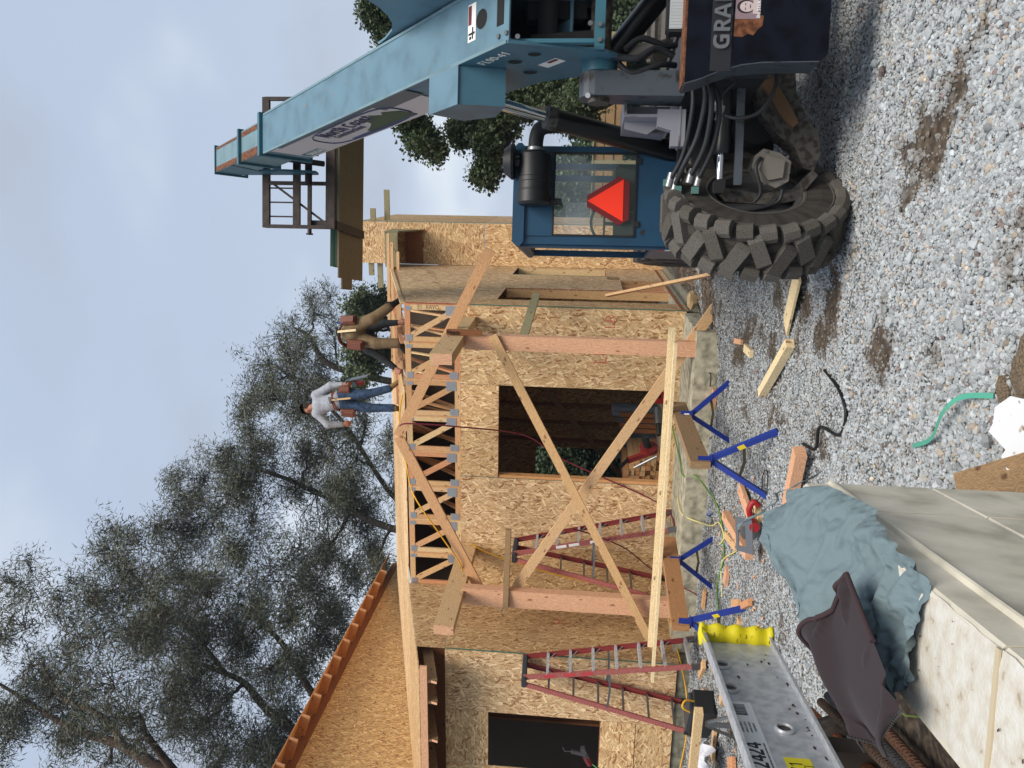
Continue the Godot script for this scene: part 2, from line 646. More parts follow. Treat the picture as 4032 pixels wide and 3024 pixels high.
func side_sheet(p: Node, u: float, pts: Array, called := "osb_sheet", m: Material = null):
	# a sheet facing right: polygon of (v, y)
	var pv := PackedVector2Array()
	for q in pts:
		pv.append(Vector2(q[1], q[0]))
	var st := S()
	# local x = up, local y = back, local z = right... (up x back = left), so mirror with the basis
	prism(st, pv, Transform3D(Basis(Vector3.UP, Vector3.FORWARD, Vector3.LEFT), Vector3(u + 0.006, 0, 0)), 0.012)
	return obj(called, st, m if m else om(), p)

func stick(p: Node, called: String, a: Vector3, b: Vector3, w: float, h: float, m: Material = null, up := Vector3.UP):
	var st := S()
	bar(st, a, b, w, h, up)
	return obj(called, st, m if m else wm(), p)

func L(u: float, y: float, v: float) -> Vector3:
	return Vector3(u, y, -v)

func hp(u: float, y: float, v: float) -> Vector3:
	# house coordinates to the world
	return house.transform * Vector3(u, y, -v)

func make_house():
	house = thing("house", "unfinished timber house sheathed in tan strand board with open roof trusses", "house", Vector3(1.18, 0, -11.6), deg_to_rad(-15))
	var H := house
	# foundation
	var st := S()
	box(st, Vector3(-2.4, 0.05, -3.6), Vector3(4.76, 0.64, 7.0))
	box(st, Vector3(-8.4, 0.05, -1.2), Vector3(7.2, 0.64, 5.9))
	obj("foundation", st, M.concrete_dark, H)
	st = S()
	box(st, Vector3(-2.4, 0.06, 0.74), Vector3(4.74, 0.72, 1.5))
	obj("porch_slab", st, M.concrete, H)
	st = S()
	box(st, Vector3(0.06, -0.05, -2.9), Vector3(0.16, 0.66, 5.7))
	box(st, Vector3(0.5, -0.05, -5.38), Vector3(0.9, 0.5, 0.2))
	obj("stem_wall", st, M.concrete_dark, H)
	st = S()
	box(st, Vector3(-4.2, 0.41, -4.0), Vector3(8.4, 0.12, 7.8))
	obj("floor", st, M.concrete, H)
	# front wall sheets; the big opening is 1.54 m wide
	sheet(H, -1.25, -0.002, 0.385, 3.79, 0.0, osb_mats[0])
	sheet(H, -2.02, -1.25, 3.18, 3.79, 0.0, osb_mats[2], 1)
	sheet(H, -2.785, -2.02, 3.18, 3.79, 0.0, osb_mats[5], 1)
	sheet(H, -2.785, -1.25, 0.385, 0.57, 0.0, osb_mats[1], 0)
	sheet(H, -3.97, -2.785, 0.385, 3.79, 0.0, osb_mats[4])
	sheet(H, -4.784, -3.97, 0.385, 3.79, 0.0, osb_mats[1])
	stick(H, "edge_strip", L(-2.79, 0.57, -0.014), L(-2.79, 3.79, -0.014), 0.006, 0.004, M.edge_green, Vector3.BACK)
	stick(H, "edge_strip", L(0.008, 0.385, -0.006), L(0.008, 3.79, -0.006), 0.012, 0.006, M.edge_green, Vector3.BACK)
	stick(H, "edge_strip", L(0.008, 3.79, -0.004), L(0.008, 4.64, -0.004), 0.012, 0.008, M.edge_red, Vector3.BACK)
	for u in [-0.02, -1.23, -2.805, -3.97, -4.76]:
		stick(H, "stud", L(u, 0.46, 0.05), L(u, 3.77, 0.05), 0.038, 0.089, null, Vector3.FORWARD)
	stick(H, "jamb_stud", L(-2.765, 0.5, 0.07), L(-2.765, 3.18, 0.07), 0.038, 0.13, M.orange, Vector3.FORWARD)
	stick(H, "header", L(-2.785, 3.22, 0.075), L(-1.25, 3.22, 0.075), 0.12, 0.07, M.darkwood)
	# one blocking panel of the truss band, then its copies
	var panel := Node3D.new(); panel.name = "truss_panel"; H.add_child(panel, true)
	var W := 0.598
	stick(panel, "chord", L(0, 4.615, 0.02), L(-W + 0.004, 4.615, 0.02), 0.038, 0.088, wood_mats[2])
	stick(panel, "chord", L(0, 3.836, 0.02), L(-W + 0.004, 3.836, 0.02), 0.038, 0.088, wood_mats[1])
	stick(panel, "post", L(-0.06, 3.882, 0.019), L(-0.06, 4.57, 0.019), 0.075, 0.038, wood_mats[3], Vector3.FORWARD)
	stick(panel, "post", L(-W + 0.04, 3.882, 0.019), L(-W + 0.04, 4.57, 0.019), 0.075, 0.038, wood_mats[5], Vector3.FORWARD)
	stick(panel, "web", L(-W + 0.1, 4.55, 0.021), L(-0.13, 3.92, 0.021), 0.036, 0.086, wood_mats[1])
	stick(panel, "spacer", L(-0.012, 3.79, 0.022), L(-0.012, 4.66, 0.022), 0.02, 0.036, wood_mats[0], Vector3.FORWARD)
	for q in [[-0.1, 3.935, 0.15, 0.16], [-W + 0.07, 3.89, 0.11, 0.14], [-0.075, 4.595, 0.06, 0.1], [-W + 0.06, 4.585, 0.1, 0.1]]:
		var s2 := S()
		box(s2, L(q[0], q[1], -0.001), Vector3(q[2], q[3], 0.004))
		for k in 7:
			box(s2, L(q[0], q[1] - q[3] * 0.5 + (k + 0.5) * q[3] / 7.0, -0.0035), Vector3(q[2] * 0.94, q[3] / 16.0, 0.003))
		obj("connector_plate", s2, M.galv, panel)
	for k in range(1, 8):
		var c := panel.duplicate()
		H.add_child(c, true)
		c.position.x = -W * k
		var ms := [wood_mats[1], wood_mats[2], wood_mats[3], wood_mats[0]]
		var i := 0
		for ch in c.get_children():
			if not String(ch.name).begins_with("connector"):
				ch.material_override = wood_mats[(k * 5 + i * 3) % wood_mats.size()]
			i += 1
	var pencil := mat(Color(0.4, 0.28, 0.18), 0.9)
	for q in [["El", 4.42], ["RAYO", 4.22]]:
		text("pencil_word", q[0], 0.085, 0.0006, pencil, H, Transform3D(Basis(Vector3.DOWN, Vector3.RIGHT, Vector3.BACK), L(-0.055, q[1], -0.0012)), false)
	# roof trusses running back over the rooms
	for k in 9:
		var s3 := S()
		var u := -0.03 - k * W
		var top := 6.2 if u > -4.5 else 6.2
		bar(s3, L(u, 3.84, 0.05), L(u, 3.84, 5.2), 0.036, 0.088)
		bar(s3, L(u, roof_y(0.05) - 0.07, 0.05), L(u, roof_y(5.2) - 0.07, 5.2), 0.036, 0.088)
		for j in 3:
			var v0 := 0.5 + j * 1.6
			bar(s3, L(u, 3.86, v0), L(u, roof_y(v0 + 1.1) - 0.08, v0 + 1.1), 0.034, 0.086)
		obj("roof_truss", s3, wood_mats[k % 6], H)
	# roof deck sheets, laid row by row on the trusses; the near right corner is still open
	for row in range(-2, 5):
		var v0 := row * 1.22 + 0.06
		var v1 := v0 + 1.22
		var u := -1.35 if row == 0 else (-2.35 if row > 0 else -4.784)
		if row < 0:
			v0 = maxf(v0, -2.4)
		var first := true
		while u > -9.5:
			var u1 := u - (2.44 if not (first and row % 2 == 0) else 1.22)
			first = false
			var s4 := S()
			var a := L((u + u1) * 0.5, roof_y(v0) + 0.012, v0)
			var b := L((u + u1) * 0.5, roof_y(v1) + 0.012, v1 - 0.003)
			bx(s4, aim(a, b), Vector3(a.distance_to(b), 0.015, u - u1 - 0.004), 2)
			obj("roof_sheet", s4, osb_mats[(row * 3 + int(-u)) % 6 if row >= 0 else 3], H)
			u = u1
	stick(H, "edge_strip", L(-1.35, roof_y(0.06) + 0.012, 0.05), L(-4.784, roof_y(0.06) + 0.012, 0.05), 0.01, 0.016, M.pale)
	# right-hand top chords that show above the side wall, and the frame that the carpenters stand on
	stick(H, "top_plate", L(0.0, roof_y(0.0) + 0.015, 0.0), L(0.0, roof_y(5.3) + 0.015, 5.3), 0.04, 0.06, wood_mats[3])
	stick(H, "top_plate", L(-0.62, roof_y(0.0) + 0.03, 0.0), L(-0.62, roof_y(5.0) + 0.03, 5.0), 0.04, 0.06, wood_mats[2])
	for v in [1.22, 2.44, 3.66, 4.9]:
		stick(H, "purlin", L(0.0, roof_y(v) + 0.01, v), L(-2.36, roof_y(v) + 0.01, v), 0.04, 0.08, wood_mats[int(v) % 6])
	# side wall going back from the corner, with its two openings
	var ry := func(v: float) -> float: return 4.66 + 0.275 * v
	side_sheet(H, 0.0, [[0.0, 0.36], [0.57, 0.36], [0.57, 3.76], [0.0, 3.76]], "osb_sheet", osb_mats[3])
	side_sheet(H, 0.0, [[0.0, 3.79], [1.22, 3.79], [1.22, ry.call(1.22)], [0.0, ry.call(0.0)]], "osb_sheet", osb_mats[4])
	side_sheet(H, 0.0, [[1.224, 3.79], [2.44, 3.79], [2.44, ry.call(2.44)], [1.224, ry.call(1.224)]], "osb_sheet", osb_mats[0])
	side_sheet(H, 0.0, [[2.444, 3.79], [5.3, 3.79], [5.3, ry.call(5.3)], [2.444, ry.call(2.444)]], "osb_sheet", osb_mats[4])
	side_sheet(H, 0.0, [[0.574, 3.29], [1.87, 3.29], [1.87, 3.786], [0.574, 3.786]], "osb_sheet", osb_mats[0])
	side_sheet(H, 0.0, [[1.874, 1.25], [3.9, 1.25], [3.9, 3.786], [1.874, 3.786]], "osb_sheet", osb_mats[4])
	side_sheet(H, 0.0, [[3.9, 3.38], [5.15, 3.38], [5.15, 3.786], [3.9, 3.786]], "osb_sheet", osb_mats[0])
	side_sheet(H, 0.0, [[3.4, 0.3], [5.3, 0.3], [5.3, 1.5], [3.4, 1.5]], "osb_sheet", osb_mats[4])
	side_sheet(H, 0.0, [[5.15, 1.5], [5.3, 1.5], [5.3, 3.786], [5.15, 3.786]], "osb_sheet", osb_mats[0])
	for q in [[0.6, 0.45, 3.27], [1.84, 0.45, 3.27], [2.1, 0.45, 1.24], [2.7, 0.45, 1.24], [3.36, 0.45, 1.24], [3.94, 1.5, 3.36], [5.11, 1.5, 3.36]]:
		stick(H, "stud", L(-0.07, q[1], q[0]), L(-0.07, q[2], q[0]), 0.14, 0.038, wood_mats[int(q[0] * 3) % 6], Vector3.FORWARD)
	stick(H, "sill_plate", L(-0.05, 0.44, 0.0), L(-0.05, 0.44, 5.2), 0.14, 0.05, M.darkwood)
	stick(H, "window_sill", L(-0.07, 1.49, 3.9), L(-0.07, 1.49, 5.15), 0.14, 0.04, M.darkwood)
	stick(H, "edge_strip", L(0.014, 1.5, 3.9), L(0.014, 3.38, 3.9), 0.005, 0.014, M.edge_green, Vector3.FORWARD)
	stick(H, "edge_strip", L(0.014, 0.45, 1.872), L(0.014, 3.29, 1.872), 0.005, 0.014, M.edge_red, Vector3.FORWARD)
	for v in [2.6, 3.5, 3.95, 4.4]:
		stick(H, "cut_mark", L(0.014, ry.call(v) - 0.62, v), L(0.014, ry.call(v) - 0.9, v - 0.55), 0.002, 0.008, M.dull)
	# tower at the back right
	sheet(H, 0.016, 0.93, 4.135, 6.87, 5.3, osb_mats[0], 0)
	sheet(H, 0.016, 0.93, 0.1, 4.125, 5.3, osb_mats[2])
	st = S()
	box(st, L(0.02, 4.0, 6.9), Vector3(0.012, 5.74, 3.0))
	obj("tower_wall", st, osb_mats[0], H)
	side_sheet(H, 0.93, [[5.3, 4.135], [8.4, 4.135], [8.4, 6.87], [5.3, 6.87]], "osb_sheet", osb_mats[1])
	side_sheet(H, 0.93, [[5.3, 0.1], [8.4, 0.1], [8.4, 4.125], [5.3, 4.125]], "osb_sheet", osb_mats[4])
	stick(H, "edge_strip", L(0.936, 0.1, 5.286), L(0.936, 6.87, 5.286), 0.012, 0.006, M.edge_green, Vector3.FORWARD)
	stick(H, "edge_strip", L(0.016, 4.13, 5.287), L(0.93, 4.13, 5.287), 0.004, 0.008, M.edge_green)
	for q in [[0.95, 1.6, 6.36, 5.6], [0.95, 1.2, 6.64, 5.45], [-0.02, -0.28, 6.73, 5.5], [-0.02, -0.55, 6.53, 5.5]]:
		stick(H, "rafter_tail", L(q[0] - signf(q[1]) * 0.6, q[2], q[3]), L(q[1], q[2], q[3]), 0.04, 0.12, M.greywood)
	# the little canopy frame on the tower
	st = S()
	bar(st, L(0.02, 6.03, 4.62), L(0.76, 6.03, 4.62), 0.04, 0.28)
	obj("canopy_fascia", st, M.greywood, H)
	st = S()
	prism(st, PackedVector2Array([Vector2(-4.6, 5.88), Vector2(-4.6, 6.17), Vector2(-5.3, 6.17), Vector2(-5.3, 5.45)]), Transform3D(Basis(Vector3.BACK, Vector3.UP, Vector3.LEFT), Vector3(0.76, 0, 0)), 0.03)
	obj("canopy_cheek", st, M.greywood, H)
	st = S()
	bar(st, L(0.4, 6.15, 4.65), L(0.4, 6.15, 5.28), 0.7, 0.015)
	bar(st, L(0.4, 5.86, 5.24), L(0.4, 5.5, 5.24), 0.7, 0.03, Vector3.BACK)
	obj("canopy_deck", st, M.darkwood, H)
	for q in [[0.73, 6.05, -0.6, 6.05, 4.45], [0.56, 5.95, -0.25, 5.93, 4.35], [0.38, 5.8, -0.55, 5.8, 4.25]]:
		stick(H, "loose_stick", L(q[0], q[1], q[4]), L(q[2] - 0.5, q[3], q[4] - 0.1), 0.04, 0.06, wood_mats[1])
	# return wall that comes forward at the left end, and the wing wall
	var UL := -4.784
	side_sheet(H, UL, [[-0.02, 0.36], [-0.62, 0.36], [-0.62, 3.74], [-0.02, 3.74]], "osb_sheet", osb_mats[1])
	side_sheet(H, UL, [[-0.624, 0.36], [-1.23, 0.36], [-1.23, 3.74], [-0.624, 3.74]], "osb_sheet", osb_mats[3])
	side_sheet(H, UL, [[-1.234, 0.36], [-1.775, 0.36], [-1.775, 3.74], [-1.234, 3.74]], "osb_sheet", osb_mats[1])
	for k in 4:
		var va := -0.02 - k * 0.44
		var vb := va - 0.436
		side_sheet(H, UL, [[va, 3.745], [vb, 3.745], [vb, roof_y(vb) + 0.004], [va, roof_y(va) + 0.004]], "osb_sheet", osb_mats[3 if k % 2 else 1])
	stick(H, "edge_strip", L(UL + 0.008, 0.36, -1.782), L(UL + 0.008, 3.74, -1.782), 0.014, 0.008, M.edge_green, Vector3.FORWARD)
	sheet(H, -5.81, UL, 0.385, 3.74, -1.775, osb_mats[4])
	sheet(H, -6.75, -5.81, 3.09, 3.74, -1.775, osb_mats[0], 0)
	sheet(H, -6.75, -5.81, 0.92, 1.43, -1.775, osb_mats[2], 0)
	sheet(H, -6.75, -5.81, 0.385, 0.915, -1.775, osb_mats[5], 0)
	sheet(H, -7.9, -6.75, 0.385, 3.74, -1.775, osb_mats[2])
	sheet(H, -9.1, -7.9, 0.385, 3.74, -1.775, osb_mats[0])
	stick(H, "window_sill", L(-6.75, 1.42, -1.7), L(-5.81, 1.42, -1.7), 0.14, 0.03, M.darkwood)
	stick(H, "jamb_stud", L(-5.79, 1.43, -1.7), L(-5.79, 3.09, -1.7), 0.03, 0.14, M.darkwood, Vector3.FORWARD)
	st = S()
	box(st, L(-7.0, 3.96, -1.62), Vector3(4.4, 0.5, 0.02))
	obj("eave_block", st, M.darkwood, H)
	for u in [-5.9, -6.35, -6.8]:
		stick(H, "stud", L(u, 0.5, -0.6), L(u, 3.7, -0.6), 0.04, 0.1, M.darkwood, Vector3.FORWARD)
	for u in [-4.93, -5.27, -5.9, -6.5, -7.1, -7.7]:
		stick(H, "rafter_tail", L(u, roof_y(-2.36) - 0.165, -2.36), L(u, roof_y(-1.0) - 0.165, -1.0), 0.038, 0.15, M.oldwood)
		var s5 := S()
		bx(s5, Transform3D(Basis(Vector3.RIGHT, -0.28), L(u, roof_y(-2.363) - 0.17, -2.366)), Vector3(0.036, 0.14, 0.006))
		obj("rafter_end", s5, M.pink, H)
	stick(H, "eave_board", L(UL + 0.1, roof_y(-2.36) - 0.05, -2.37), L(-9.1, roof_y(-2.36) - 0.05, -2.37), 0.03, 0.1, M.pink)
	# back walls added to keep the rooms dark, their shade put into the colour
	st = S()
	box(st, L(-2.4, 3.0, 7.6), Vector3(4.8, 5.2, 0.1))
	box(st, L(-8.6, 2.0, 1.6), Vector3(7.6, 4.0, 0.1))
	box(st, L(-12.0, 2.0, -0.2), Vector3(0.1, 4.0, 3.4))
	obj("added_back_wall", st, M.room, H)
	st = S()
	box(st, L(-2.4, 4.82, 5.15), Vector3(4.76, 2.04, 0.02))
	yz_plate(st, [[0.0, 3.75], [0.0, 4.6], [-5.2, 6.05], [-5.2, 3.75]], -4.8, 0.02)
	obj("added_attic_wall", st, M.room, H)  # added to darken the truss gaps, attic shade put into its colour
	st = S()
	box(st, L(-2.2, 1.9, 5.0), Vector3(3.6, 3.8, 0.02))
	box(st, L(-4.42, 3.35, 5.0), Vector3(0.86, 0.9, 0.02))
	box(st, L(-4.42, 0.75, 5.0), Vector3(0.86, 0.46, 0.02))
	box(st, L(-5.4, 1.9, 5.0), Vector3(1.1, 3.8, 0.02))
	box(st, L(-5.9, 1.9, 3.0), Vector3(0.02, 3.8, 4.0))
	obj("partition", st, osb_mats[3], H)
	st = S()
	box(st, L(-2.45, 3.775, 2.6), Vector3(4.6, 0.014, 4.9))
	obj("added_ceiling_board", st, osb_mats[3], H)  # added to keep light from leaking down into the room
	for k in 9:
		stick(H, "stud", L(-0.5 - k * 0.41, 0.5, 4.9), L(-0.5 - k * 0.41, 3.75, 4.9), 0.04, 0.12, M.darkwood, Vector3.FORWARD)
	stick(H, "partition_brace", L(-2.6, 2.7, 4.7), L(-4.9, 0.6, 4.7), 0.04, 0.1, M.oldwood)
	# the upper storey at the left, its long wall facing right and its rafter tails
	var UD := -8.5
	var DL := PackedFloat32Array([-3.4, -2.25, -1.1, 0.05, 1.2, 2.42, 3.64, 4.86, 6.08, 7.4])
	for k in DL.size() - 1:
		var a0 := DL[k]; var b0 := DL[k + 1] - 0.006
		side_sheet(H, UD, [[a0, minf(roof_y(a0), 6.7) + 0.02], [b0, minf(roof_y(b0), 6.75) + 0.02], [b0, 6.98], [a0, 6.98]], "osb_sheet", M.bounce_tinted_osb)
	st = S()
	bar(st, L(UD + 0.02, 6.88, -3.4), L(UD + 0.02, 6.88, 7.4), 0.03, 0.16)
	obj("frieze_board", st, M.darkwood, H)
	for k in 16:
		var v := 6.13 - k * 0.625
		var s6 := S()
		bar(s6, L(UD - 0.2, 7.08, v), L(UD + 0.48, 6.86, v), 0.038, 0.16)
		obj("rafter_tail", s6, M.orange, H)
		s6 = S()
		bx(s6, Transform3D(Basis(Vector3.BACK, -0.31), L(UD + 0.485, 6.858, v)), Vector3(0.006, 0.15, 0.036))
		obj("rafter_end", s6, M.pink, H)
	st = S()
	bx(st, Transform3D(Basis(Vector3.BACK, -0.31), L(UD + 0.02, 7.11, 1.9)), Vector3(1.0, 0.018, 10.6), 2)
	obj("roof_edge", st, M.orange, H)
	st = S()
	bar(st, L(UD - 0.4, 7.2, -3.4), L(UD - 0.4, 7.2, 7.4), 0.03, 0.3)
	bar(st, L(UD - 1.5, 6.0, -3.35), L(UD, 6.0, -3.35), 0.03, 2.0)
	obj("roof_blocking", st, M.darkwood, H)
	for q in [[-0.72, 5.0, 6.4], [-1.35, 5.0, 6.4]]:
		stick(H, "window_trim", L(UD + 0.03, q[1], q[0]), L(UD + 0.03, q[2], q[0]), 0.05, 0.05, M.darkwood, Vector3.FORWARD)
	stick(H, "window_trim", L(UD + 0.03, 6.4, -0.7), L(UD + 0.03, 6.4, -2.0), 0.05, 0.05, M.darkwood)
	# red paint scrawls on the sheathing
	var paint := mat(Color(0.86, 0.42, 0.34), 0.9)
	paint.transparency = BaseMaterial3D.TRANSPARENCY_ALPHA
	paint.albedo_color.a = 0.35
	paint.roughness = 0.9
	text("paint_mark", "LR", 0.26, 0.001, paint, H, Transform3D(Basis(), L(-0.72, 1.62, -0.0135)), false)
	text("paint_mark", "LR", 0.2, 0.001, paint, H, Transform3D(Basis(), L(-0.2, 1.5, -0.0135)), false)
	text("paint_mark", "H", 0.24, 0.001, paint, H, Transform3D(Basis(Vector3.UP, PI / 2), Vector3(UL + 0.0145, 2.1, 0.9)), false)

func make_interior():
	var g := Vector3.ZERO
	# stack of lumber ends seen in the big opening
	var t := thing("lumber_stack", "stack of cut lumber showing its square ends inside the big wall opening", "lumber", hp(-3.05, 0.47, 1.2), deg_to_rad(-15))
	for j in 7:
		for i in 5:
			if j == 6 and i > 2:
				continue
			var st := S()
			box(st, Vector3((i - 2) * 0.092 + rf(-0.008, 0.008), 0.05 + j * 0.092, -0.6 + rf(-0.06, 0.06)), Vector3(0.086, 0.086, 1.2), 2)
			obj("plank", st, wood_mats[(i * 2 + j) % 6], t)
	# standing boards and a hanging grey tarpaulin
	var o := thing("board_bundle", "upright reddish boards leaning in the dark room behind the tarp", "lumber", hp(-2.35, 0.47, 2.0), deg_to_rad(-15))
	for k in 4:
		var st := S()
		bar(st, Vector3(k * 0.1 - 0.2, 0, 0), Vector3(k * 0.1 - 0.24, 0.62 + 0.1 * (k % 2), -0.12), 0.08, 0.035, Vector3.BACK)
		obj("board", st, M.darkwood, o)
	var tarp := S()
	var n := 26
	var grid := []
	for j in 14:
		for i in n + 1:
			var s := float(i) / n; var h := float(j) / 13
			grid.append(Vector3(s * 1.1 - 0.55, h * (0.75 + 0.1 * sin(s * 9.0)), 0.06 * sin(s * 23.0 + h * 2.0) + 0.05 * sin(s * 51.0) - h * 0.1))
	surf(tarp, grid, n + 1, 14)
	var tp := obj("grey_tarp", tarp, mat(Color(0.42, 0.44, 0.46), 0.5))
	tp.transform = Transform3D(Basis(Vector3.UP, deg_to_rad(-15)), hp(-2.75, 0.48, 2.5))
	tag(tp, "grey plastic tarpaulin draped over a pile in the dark room", "tarp")
	var rb := thing("red_box", "small red metal box on the floor behind the right jamb", "box", hp(-1.72, 0.47, 1.5), deg_to_rad(-15))
	var st2 := S()
	cbox(st2, Transform3D(Basis(), Vector3(0, 0.1, 0)), Vector3(0.26, 0.2, 0.16), 0.015)
	obj("case", st2, M.red, rb)
	st2 = S()
	cyl(st2, Vector3(0, 0.1, 0.08), Vector3(0, 0.1, 0.09), 0.035, 14)
	obj("dial", st2, M.black, rb)
	var ms := thing("miter_saw", "red chop saw standing on the floor in the big opening", "saw", hp(-2.45, 0.47, 0.75), deg_to_rad(-35))
	st2 = S()
	box(st2, Vector3(0, 0.04, 0), Vector3(0.5, 0.08, 0.3))
	obj("saw_base", st2, M.steel, ms)
	st2 = S()
	cyl(st2, Vector3(-0.03, 0.28, 0), Vector3(0.05, 0.28, 0), 0.15, 20)
	bar(st2, Vector3(-0.1, 0.3, 0), Vector3(-0.28, 0.62, 0), 0.07, 0.09)
	obj("saw_guard", st2, mat(Color(0.45, 0.13, 0.12), 0.45), ms)
	st2 = S()
	bar(st2, Vector3(-0.22, 0.6, 0.02), Vector3(-0.4, 0.72, 0.02), 0.04, 0.05)
	cyl(st2, Vector3(0.05, 0.3, 0), Vector3(0.25, 0.36, 0), 0.06, 14)
	obj("saw_motor", st2, M.black, ms)
	st2 = S()
	cyl(st2, Vector3(-0.34, 0.5, 0.1), Vector3(-0.06, 0.14, 0.1), 0.022, 10)
	obj("slide_rail", st2, M.galv, ms)
	var gr := thing("power_grinder", "silver bodied power tool lying on the floor right of the chop saw", "power tool", hp(-2.05, 0.5, 0.85), deg_to_rad(30))
	st2 = S()
	cyl(st2, Vector3(0, 0.1, 0), Vector3(0.3, 0.12, 0), 0.07, 14)
	obj("tool_body", st2, M.steel, gr)
	st2 = S()
	cyl(st2, Vector3(-0.02, 0.1, 0), Vector3(-0.2, 0.1, 0), 0.05, 12, 0.035)
	obj("tool_handle", st2, M.black, gr)

func surf(st: SurfaceTool, p: Array, w: int, h: int, closed := false):
	# smooth sheet through a grid of points, row by row
	var nr := []
	for j in h:
		for i in w:
			var a: Vector3 = p[j * w + maxi(i - 1, 0)]; var b: Vector3 = p[j * w + mini(i + 1, w - 1)]
			var c: Vector3 = p[maxi(j - 1, 0) * w + i]; var d: Vector3 = p[mini(j + 1, h - 1) * w + i]
			var nn := (b - a).cross(d - c)
			nr.append(nn.normalized() if nn.length() > 1e-9 else Vector3.UP)
	for j in h - 1:
		for i in w - 1:
			var k := [j * w + i, j * w + i + 1, (j + 1) * w + i + 1, (j + 1) * w + i]
			quad_n(st, [p[k[0]], p[k[1]], p[k[2]], p[k[3]]], [nr[k[0]], nr[k[1]], nr[k[2]], nr[k[3]]],
				[Vector2(i, j) * 0.02, Vector2(i + 1, j) * 0.02, Vector2(i + 1, j + 1) * 0.02, Vector2(i, j + 1) * 0.02])
# ---------------------------------------------------------------- porch frame, ladders, trestles, clutter
func make_porch_frame():
	var f := thing("porch_frame", "half built timber porch frame of two posts, beams, crossed braces and a small gable", "porch frame", house.position, house.rotation.y)
	# posts stand on the slab, front face at v = -1.4
	for q in [[-0.225, 3.5, 0.42, M.pink, 0.19, 0.14], [-4.1, 3.52, 0.42, M.pink, 0.14, 0.17]]:
		var st := S()
		cbox(st, Transform3D(Basis(Vector3.RIGHT, PI / 2), L(q[0], (q[1] + q[2]) * 0.5, -1.4 + q[5] * 0.5 - 0.07)), Vector3(0.105 if q[0] > -1 else 0.14, 0.14, q[1] - q[2]), 0.004)
		var st2 := S()
		bx(st2, Transform3D(Basis(), L(q[0] - (0.045 if q[0] > -1 else 0.0), (q[1] + q[2]) * 0.5, -1.4)), Vector3(0.2 if q[0] > -1 else 0.27, q[1] - q[2], 0.14), 1)
		obj("post", st2, q[3], f)
		var st3 := S()
		box(st3, L(q[0] - 0.03, 0.45, -1.33), Vector3(0.24, 0.06, 0.006))
		obj("post_bracket", st3, M.steel, f)
	# header beams running out from the wall
	var a := S()
	bar(a, L(-0.245, 3.585, -2.62), L(-0.245, 3.68, -0.02), 0.14, 0.275)
	obj("beam", a, M.beam, f)
	a = S()
	bar(a, L(-4.08, 3.632, -2.4), L(-4.08, 3.675, -0.02), 0.14, 0.275)
	obj("beam", a, M.beam, f)
	for q in [[-0.245, 3.585, -2.622], [-4.08, 3.632, -2.402]]:
		a = S()
		box(a, L(q[0], q[1], q[2]), Vector3(0.136, 0.27, 0.003))
		obj("end_grain", a, M.pink, f)
	# gable rafters
	a = S()
	bar(a, L(-1.81, 4.545, -1.0), L(0.93, 3.205, -1.0), 0.038, 0.15)
	obj("rafter", a, wood_mats[0], f)
	a = S()
	bar(a, L(-1.82, 4.545, -1.0), L(-4.36, 3.27, -1.0), 0.038, 0.15)
	obj("rafter", a, wood_mats[0], f)
	# crossed braces nailed on the posts
	a = S()
	bar(a, L(-0.16, 3.1, -1.5), L(-4.95, 0.55, -1.62), 0.038, 0.12)
	obj("brace", a, wood_mats[5], f)
	a = S()
	bar(a, L(-4.4, 3.0, -1.3), L(0.42, 0.1, -1.32), 0.038, 0.14)
	obj("brace", a, wood_mats[1], f)
	# short blocks tacked to the posts
	a = S()
	bar(a, L(-3.1, 2.88, -1.22), L(-4.22, 2.88, -1.52), 0.09, 0.08)
	obj("tie_block", a, M.oldwood, f)
	a = S()
	bar(a, L(0.2, 2.62, -0.1), L(-0.2, 2.7, -1.3), 0.04, 0.12)
	obj("tie_block", a, M.greywood, f)
	a = S()
	bar(a, L(-0.13, 3.72, -1.5), L(-0.13, 3.24, -1.5), 0.05, 0.075, Vector3.RIGHT)
	obj("scab_block", a, M.darkwood, f)
	a = S()
	for k in 4:
		box(a, L(-0.13 + rf(-0.01, 0.01), 3.7 - k * 0.045, -1.54), Vector3(0.045, 0.022, 0.004))
	obj("marker_scrawl", a, M.black, f)
	kind(f.get_node("marker_scrawl"), "stuff")

